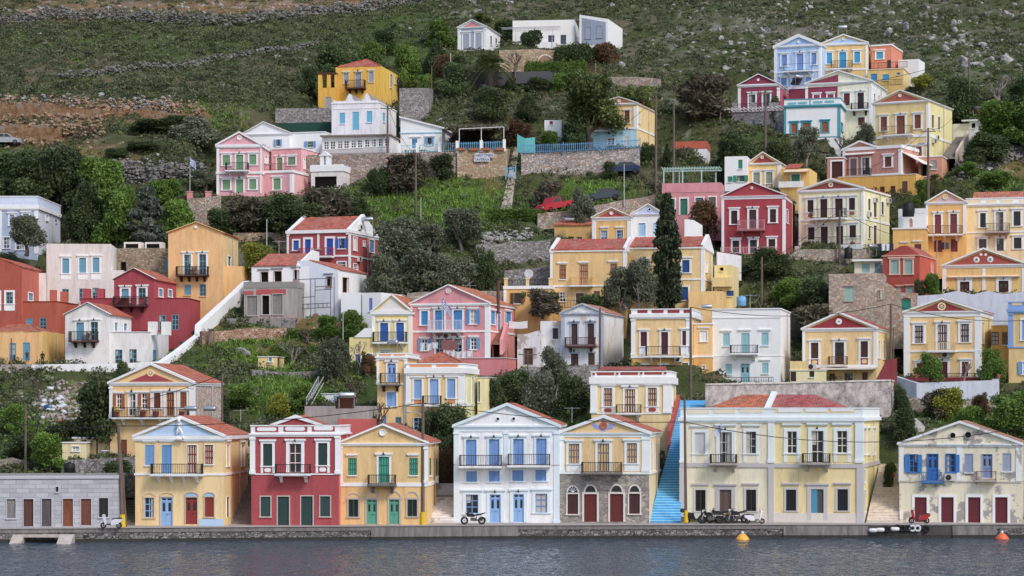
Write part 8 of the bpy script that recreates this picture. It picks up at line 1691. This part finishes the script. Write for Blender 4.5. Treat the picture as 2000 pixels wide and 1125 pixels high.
ac(DERELICT,758,606,'white air conditioner under the blue shuttered window');ac(PINK,684,408,'air conditioner under the pink house balcony');ac(ROSETTE,780,799,'air conditioner under the star rosette house balcony');ac(REDPED,1068,762,'air conditioner before the first red apron window');ac(REDPARAPET,-62,698,'air conditioner under the curved balcony beside the white cube house');ac(REDPANEL,1223,960,'air conditioner on the side wall by the blue steps','s')
ac(REDBLUE,1015,165,'air conditioner in the gable of the dark red house','s');ac(REDBLUE,1008,398,'lower air conditioner on the side of the dark red house','s');ac(BIGYELLOW,915,598,'upper air conditioner on the large yellow house side wall','s');ac(BIGYELLOW,890,625,'lower air conditioner on the large yellow house side wall','s');ac(CREAMTWO,1707,391,'air conditioner on the side wall above the small balcony','s');ac(CREAMTWO,1733,392,'air conditioner at the back corner of the cream side wall','s');ac(CREAMTWO,1695,419,'air conditioner low on the cream side wall','s');ac(YELLOW_FRONT,1812,372,'air conditioner on the yellow side wall by the dark stairway','s');ac(MUSTARD,1420,586,'rusty air conditioner on the mustard side wall','s')
STEEL=plain('tank_steel',(.55,.57,.60),.3,.7);PAN=plain('solar_panel',(.02,.03,.05),.15,0,.6)
def solar(p,lab,rz=0.0,s=1.0,mat=None,red=False,pan=False):
 o=empty('solar_water_heater',p,rz+math.pi,lab,'water heater');s*=.72;o.scale=(s,s,s);q=MB();q.lathe([(.02,-.75),(.24,-.72),(.28,-.6),(.28,.6),(.24,.72),(.02,.75)],(0,.4,1.35),mat or STEEL,16,'x');q.build('tank',o,True);q=MB()
 if red or pan:q.prism([(-.9,.15),(-.84,.10),(.34,1.14),(.28,1.19)],-.9,.9,plain('rusty_panel',(.20,.07,.04),.5)if red else PAN,'x');q.build('panel',o);q=MB()
 for x in(-.7,.7):q.tube([(x,.42,0),(x,.4,1.15)],.025,.025,GALV,5);q.tube([(x,-.85,0),(x,.42,1.1)],.02,.02,GALV,5);q.tube([(x,-.85,.02),(x,.42,.02)],.02,.02,GALV,5)
 q.build('stand',o)
def roofpt(h,x,y,v=3.0):
 u,z=h.uv(x,y,v);return Vector((h.P0[0]+u*h.c+v*h.s,h.P0[1]-u*h.s+v*h.c,h.base+z))
Yh=196.5
solar(W3(374,820,196.5),'first of two solar water heaters behind the pale blue pediment',-.1);solar(W3(411,820,197.5),'second of two solar water heaters behind the pale blue pediment',-.1)
solar(W3(676,800,200.5),'solar water heater with red panel on the concrete roof room',.2,1.3,red=True);solar(W3(770,689,211.5),'solar water heater on top of the narrow yellow tower house',-.5);solar(W3(718,449,256),'solar tank behind the dark red house gable',0,1.2);solar(W3(1380,618,226.5),'solar water heater on the narrow yellow extension',0);solar(W3(1112,447,266),'solar tank on the ochre side house roof',0,1.1)
solar(W3(1701,500,256),'solar water heater on the low cream annex roof',.6,1.1);solar(W3(1558,166,303),'solar water heater between the maroon house and the sky blue house',.5,1.1,pan=True);solar(W3(1645,70,322),'white solar tank behind the pale blue pediment on the hilltop',0,1.2);solar(W3(1908,232,294),'dark solar water heater on the white hut',.2,1.35,plain('dark_tank',(.06,.06,.065),.5),True);solar(W3(1803,300,282),'solar water heater beside the stairs pole',-.5,1.1);solar(W3(1160,402,266),'flat solar panel behind the white cottage with lilac pediment',0,1.0)if False else None
def dish(p,lab,s=1.0,rz=0.0):
 o=empty('satellite_dish',p,rz,lab,'satellite dish');q=MB();q.lathe([(.02,.08),(.2,.06),(.38,0),(.40,.01),(.2,.09),(.02,.10)],(0,0,.55),plain('dish_grey',(.6,.6,.62),.5),16,'y');q.build('reflector',o,True);q=MB();q.tube([(0,.1,0),(0,.1,.55)],.025,.025,GALV,5);q.tube([(0,.05,.35),(0,-.32,.5)],.012,.012,GALV,4);q.build('mount',o);o.scale=(s,s,s)
dish(LONGYELLOW.at(261,585,-1.0),'satellite dish on the roof terrace wing',1.2);dish(ROSEHOUSE.at(128,742,-1.0),'satellite dish above the rose coloured garage',1.1)
# tanks and barrels
def drum(p,r,hgt,lab,mat,cat='water tank',name='water_tank'):
 o=empty(name,p,0,lab,cat);q=MB();q.lathe([(.02,0),(r*.95,0),(r,.06),(r,hgt*.45),(r*1.03,hgt*.5),(r,hgt*.55),(r,hgt*.9),(r*.85,hgt),(.02,hgt*1.02)],(0,0,0),mat,20);q.build('tank',o,True);q=MB();q.lathe([(.02,hgt*1.02),(r*.3,hgt*1.02),(r*.3,hgt*1.1),(.02,hgt*1.1)],(0,0,0),mat,12);q.build('lid',o)
BLK=plain('black_tank',(.015,.015,.016),.6);drum(W3(136,923,193.5),.46,.8,'open black water tub on the bank above the warehouse',BLK);drum(W3(1774,423,255.5),.65,1.5,'round black water tank on the white rooftop room',BLK);drum(W3(1657,505,254.6),.45,1.2,'black barrel in front of the stone base of the cream house',BLK,'barrel','barrel');drum(W3(1448,598,240),.5,1.0,'pale blue drum at the foot of the white cube house',paint('6aa8d0'));drum(W3(957,182,302),.3,.6,'bright blue barrel below the date palm',paint('3a86c4'),'barrel','barrel');drum(W3(944,182,302),.55,1.1,'dark tank left of the bright blue barrel',BLK)
# stove pipe, scaffold, laundry, tables and chairs
q=MB();p=PINK.at(1013,255,.25,'s');t=PINK.at(1013,25,.25,'s');q.tube([p,t],.16,.16,wood('5a3a2e'),8);q.tube([t,t+Vector((0,0,.25))],.2,.22,IRON(),8);tag(q.build('stove_pipe'),'tall rusty stove pipe rising beside the pink house','pipe')
h=WHITEBLOCK;o=empty('scaffold',h.at(570,830,1.0),0,'steel pole scaffold before the unfinished grey render wall','scaffold')
def sc(pts,name):
 q=MB()
 for a,b_ in pts:q.tube([h.at(*a,1.0)-o.location,h.at(*b_,1.0)-o.location],.045,.045,plain('scaffold_steel',(.14,.15,.17),.5),5)
 q.build(name,o)
sc([((x,828),(x,545))for x in(574,690,722,835,862)],'upright');sc([((560,552),(866,540)),((570,685),(722,676)),((720,605),(836,598)),((720,630),(836,622)),((580,735),(836,722)),((580,768),(836,752))],'ledger');sc([((x,768-(x-580)*.06),(x,735-(x-580)*.05))for x in(600,635,670,745,780,810)],'brace')
def cloth(p,w,hgt,lab,mat,rz=0.0,sagg=.1,grp=None):
 V=[];N,M_=10,8;q=MB()
 f=lambda a,b_:(a*w,-.05+.05*math.sin(a*9+b_*3)*b_,-b_*hgt-sagg*math.sin(math.pi*a)*(1-b_*.5))
 for i in range(N):
  for j in range(M_):q.face([f(i/N,(j+1)/M_),f((i+1)/N,(j+1)/M_),f((i+1)/N,j/M_),f(i/N,j/M_)],mat)
 o=q.build('laundry',None,True);o.location=p;o.rotation_euler=(0,0,rz);tag(o,lab,'laundry',grp)
lw=plain('white_linen',(.74,.74,.76),.9);lp=plain('dusky_cloth',(.28,.12,.12),.9);lb=plain('dark_cloth',(.03,.035,.07),.9)
for i,(x0,x1,y0,y1,mt,lab)in enumerate(((525,558,455,510,lw,'white sheet at the outer end of the upper washing line'),(568,604,458,508,lw,'pale towel second along the upper washing line'),(607,647,452,495,lw,'white towel third along the upper washing line'),(668,780,440,505,lp,'wide dusky red blanket on the washing line'),(704,728,508,555,lw,'narrow white cloth on the lower washing line'),(734,766,512,557,lw,'white cloth second on the lower washing line'),(770,803,514,562,lw,'white cloth third on the lower washing line'),(806,838,512,564,lw,'white cloth fourth on the lower washing line'),(844,884,508,550,lw,'white cloth at the inner end of the lower washing line'))):
 p=PINK.at(x0,y0,1.6);p2=PINK.at(x1,y0,1.6);cloth(p,(p2-p).length,PINK.m(y1-y0),lab,mt,-PINK.th)
p=PINK.at(1060,355,1.8,'s');cloth(PINK.at(1085,315,.6,'s')+Vector((-.3,-1.4,.1)),1.9,.75,'large white sheet draped over the brick coloured garden stair',lw,-.1,.12)
for x0,x1,y0,y1,mt,lab in((1038,1060,577,640,lb,'dark trousers drying between the dark red ground doors'),(1070,1098,580,636,plain('denim',(.06,.08,.14),.9),'blue denim drying beside the dark trousers')):p=LILACPED.at(x0,y0,.5);cloth(p,LILACPED.m(x1-x0),LILACPED.m(y1-y0),lab,mt,-LILACPED.th,.02)
for i,(x,wd_,mt,lab)in enumerate(((1722,7,lw,'white towel on the line beside the low cream annex'),(1731,6,lw,'small white towel next on the annex line'),(1738,7,lb,'dark blue trousers at the end of the annex line'),(1715,6,lb,'black cloth first on the annex line'))):p=W3(x,476,251);cloth(p,wd_*251/F,.75,lab,mt,-.2,.02)
def table(p,lab,mat,r=.35,rz=0):
 o=empty('table',p,rz,lab,'table');q=MB();q.lathe([(.02,.70),(r,.70),(r,.74),(.02,.74)],(0,0,0),mat,16);q.build('tabletop',o);q=MB();q.tube([(0,0,0),(0,0,.7)],.03,.03,mat,6);q.lathe([(.02,0),(.22,0),(.2,.04),(.02,.05)],(0,0,0),mat,12);q.build('leg',o)
def chair(p,lab,mat,rz=0,grp=None):
 o=empty('chair',p,rz,lab,'chair',grp);q=MB();q.box(-.22,.22,-.22,.22,.43,.47,mat);q.build('seat',o);q=MB();[q.box(-.22,.22,.20,.23,z,z+.07,mat)for z in(.58,.72,.84)];q.build('backrest',o)
 for x in(-.2,.2):
  for y in(-.2,.2):q=MB();q.tube([(x,y,0),(x,y,.45 if y<0 else.92)],.02,.02,mat,5);q.build('leg',o)
cw=wood('6a3a30')
for hh,xs_,y0,nm in((GREYWHITE,(632,655,688),393,'pale grey white house'),(APRICOT,(1403,1427,1452),625,'tall apricot orange house'),(CRIMSON,(888,920,965),848,'crimson gabled house')):
 chair(hh.at(xs_[0],y0,.45),'brown chair on the balcony of the %s, left of its table'%nm,cw,-hh.th-1.5);table(hh.at(xs_[1],y0,.45),'small brown table on the balcony of the %s'%nm,cw);chair(hh.at(xs_[2],y0,.45),'brown chair on the balcony of the %s, right of its table'%nm,cw,-hh.th+1.5)
wp=plain('white_plastic',(.75,.75,.72),.4);table(REDBLUE.at(728,376,.45),'white wrought table on the dark red house balcony',wp,.45);chair(REDBLUE.at(690,377,.5),'white chair on the dark red house balcony',wp,.5)
chair(CREAMBROWN.at(868,952,.45),'yellow cushioned chair on the long balcony by the first open shutters',plain('yellow_cushion',(.60,.45,.10),.8),.3);chair(CREAMBROWN.at(1020,952,.45),'yellowish chair on the long balcony near the second open window',plain('faded_yellow_cushion',(.5,.42,.2),.8),-.4)
for x,lab in((1056,'red geranium pot under the second open window'),(1150,'red planter under the half shuttered window'),(1342,'red planter at the end of the long balcony'),(860,'red planter under the first open shutters')):
 p=CREAMBROWN.at(x,950,.35);q=MB();q.lathe([(.02,0),(.22,0),(.28,.45),(.02,.45)],(0,0,0),plain('red_planter',(.30,.06,.05),.7),10);o=q.build('planter');o.location=p;tag(o,lab,'planter')
 # taverna terrace: blue fences, pergola, planters
BL=paint('62a8cc');WHT=plaster('e6e8ea',.3)
def picket(pts,hgt,lab,mat,step=.22,post=None,thick=.02,pw=.18):
 o=empty('picket_fence',pts[0],0,lab,'fence');q=MB();b0=pts[0]
 for a,c in zip(pts,pts[1:]):
  n_=max(2,int((c-a).length/step))
  for i in range(n_):p=a.lerp(c,i/n_)-b0;q.box(p.x-.035,p.x+.035,p.y-thick,p.y+thick,p.z,p.z+hgt,mat)
  for z in(.15,hgt-.15):q.tube([a-b0+Vector((0,.03,z)),c-b0+Vector((0,.03,z))],.035,.035,mat,4)
 q.build('pickets',o)
 for p in pts:q=MB();p=p-b0;q.box(p.x-pw,p.x+pw,p.y-pw,p.y+pw,p.z-.3,p.z+hgt+.15,post or mat);q.build('post',o)
picket([W3(780,300,282),W3(815,299,282),W3(858,297,282),W3(893,295,283)],1.1,'pale blue fence with white posts in front of the lean-to white house',paint('a4cfdc'),.3,WHT);picket([W3(893,294,279.3),W3(940,292.5,279.3),W3(985,291,279.3)],1.0,'sky blue picket fence with white posts above the lettered signs',BL,.26,WHT)
picket([W3(1018,299,280),W3(1100,297,280),W3(1180,293,280),W3(1250,288,280.4)],1.05,'long bright blue fence panels along the taverna terrace',paint('5f93bd'),.24,pw=.05);q_=picket([W3(988,346,277.5),W3(1007,345,277.5)],1.2,'small sky blue gate at the foot of the taverna steps',BL,.2,pw=.06)
q=MB();bp=paint('d8d8d2');ps=[(897,252),(940,250),(984,248)]
for x,y in ps:a=W3(x,294,280);q.tube([a,W3(x,y,280)],.05,.05,bp,6);q.tube([W3(x,294,286),W3(x,y,286)],.05,.05,bp,6)
for(x0,y0),(x1,y1)in zip(ps,ps[1:]):
 for D in(280,283,286):q.tube([W3(x0,y0,D),W3(x1,y1,D)],.05,.05,bp,5)
for i in range(12):a=897+87*i/11;q.tube([W3(a,251,280),W3(a,251,286)],.03,.03,bp,4)
pg=tag(q.build('pergola'),'thin metal pergola with a brown vine over the taverna terrace','pergola')
g_=np.random.default_rng(4);a_=g_.uniform(872,992,5200);D_=g_.uniform(280.2,287,5200);vz_=HC+(YH-251+g_.normal(0,1.8,5200))*D_/F+.15
npmesh('vine_canopy',leaves(np.stack([(a_-1000)*D_/F,D_,vz_],1),.16,aspect=3),4,LM['brown'],np.repeat(g_.uniform(0,1,5200),4),pg)
for x in(900,925,948,976):p=W3(x,294,279.05);q=MB();q.box(-.55,.55,-.18,.18,0,.3,plain('terracotta',(.38,.13,.07),.8));o=q.build('planter');o.location=p;tag(o,'terracotta planter box along the sky blue picket fence','planter','terracotta planters under the taverna fence')
for i,x in enumerate((905,920,935,950,965)):p=W3(x,293,282.5);table(p,'blue taverna table under the thin white pergola',BL,.5);
for o in bpy.data.objects:
 if o.get('label')=='blue taverna table under the thin white pergola':o['group']='tables on the taverna terrace'
wallrun('windbreak','turquoise cloth windbreak at the taverna corner',[(1010,262,296,282),(1025,270,297,282),(1045,268,297,283)],plain('turquoise_cloth',(.12,.42,.42),.8),thick=.05,cat='windbreak',deep=.1)
# steel stair rails and ladder on the slope
q=MB();
for dx in(0,10):
 for dz in(0,1):q.tube([W3(598+dx,790-dz*12,207),W3(622+dx,748-dz*12,213)],.04,.04,GALV,5)
for i in range(8):t=i/7;q.tube([W3(598+24*t,790-42*t,207+6*t),W3(598+24*t,778-42*t,207+6*t)],.03,.03,GALV,4)
tag(q.build('stair_railing'),'grey steel stair railing above the concrete roof room','railing')
q=MB();pm_=plaster('d08c8c')
for x,lab in((371,'pink gate post carrying the flagpole on the stone wall'),(407,'pink gate post nearest the pink house')):
 q=MB();a=W3(x,388,273.5);q.box(a.x-.32,a.x+.32,a.y-.3,a.y+.3,a.z-.1,a.z+.75,pm_);q.box(a.x-.38,a.x+.38,a.y-.36,a.y+.36,a.z+.75,a.z+.85,pm_);tag(q.build('gate_post'),lab,'post')
 # rubble sacks and boards on the heap
g=random.Random(8)
for i in range(22):
 px,py=g.gauss(112,18),g.gauss(790,14);Y=YD(py);x=qx(px,Y);q=MB();q.ball((0,0,0),(.34,.26,.2),plain('white_sack',(.62,.63,.66),.7)if i>2 else(plain('blue_sack',(.04,.18,.5),.6)if i else plain('orange_bucket',(.6,.16,.05),.6)),8,5);o=q.build('rubble_sack');o.location=(x,Y,GZ(x,Y)+.28);o.rotation_euler=(g.uniform(-.5,.5),g.uniform(-.5,.5),g.uniform(0,3));tag(o,'pale rubble sack thrown on the builders heap' if i>2 else('bright blue plastic bag on the builders heap' if i else 'orange bucket on the builders heap'),'sack' if i else 'bucket','rubble sacks on the heap' if i>2 else('blue bags on the heap' if i else None))
 if i==0:o.name='plastic_bucket'
def aerial(px,yt,yb,Y,lab):
 b_=W3(px,yb,Y);h=(yb-yt)*Y/F;o=empty('tv_aerial',b_,0,lab,'aerial');q=MB();q.tube([(0,0,0),(0,0,h)],.03,.025,GALV,5);q.build('mast',o);q=MB();q.tube([(-.7,0,h-.1),(.7,0,h-.1)],.018,.018,GALV,4)
 for i in range(7):q.tube([(-.6+.2*i,-.32+.02*i,h-.1),(-.6+.2*i,.32-.02*i,h-.1)],.012,.012,GALV,4)
 q.build('elements',o)
for a in((1571,296,330,283,'aerial behind the small red pediment house'),(1612,300,330,282,'aerial above the little yellow annex'),(1117,795,825,204,'aerial behind the white gabled house roof'),(1703,590,622,231,'aerial on the deep red pediment house roof'),(918,556,584,238,'aerial behind the pink house roof'),(470,800,824,198,'aerial near the crimson lozenge parapet'),(1290,690,722,212,'aerial above the red panelled parapet'),(1722,760,790,206,'aerial behind the mansion roof'),(1465,575,603,232,'aerial on the white cube house roof'),(545,470,500,248,'aerial behind the unfinished white house')):aerial(*a)
def shrubpot(p,lab,s=.5):
 o=empty('potted_plant',p,0,lab,'potted plant');q=MB();q.lathe([(.02,0),(.16*s/.5,0),(.22*s/.5,.35*s/.5),(.02,.35*s/.5)],(0,0,0),plain('terracotta',(.38,.13,.07),.8),12);q.build('pot',o);g_=np.random.default_rng(int(p.x*100)%999);d=g_.normal(size=(260,3));d/=np.linalg.norm(d,axis=1,keepdims=True);pts=d*g_.uniform(.4,1,(260,1))*np.array([.35,.35,.4])*s/.5+np.array([0,0,.7*s/.5]);npmesh('foliage',leaves(pts,.1),4,LM['bright'],np.repeat(g_.uniform(0,1,260),4),o)
for x,y,Y,lab in((1744,932,196,'potted plant low on the cream stairway'),(1741,925,197.5,'potted plant higher on the cream stairway'),(1790,738,221.6,'potted plant at the outer corner of the star rosette terrace'),(1950,738,221.6,'potted plant at the inner corner of the star rosette terrace'),(1022,590,238,'potted plant before the roof terrace wing door'),(1595,925,186.6,'potted plant')):
 if lab!='potted plant':shrubpot(W3(x,y,Y),lab)
print('objects',len(bpy.data.objects))
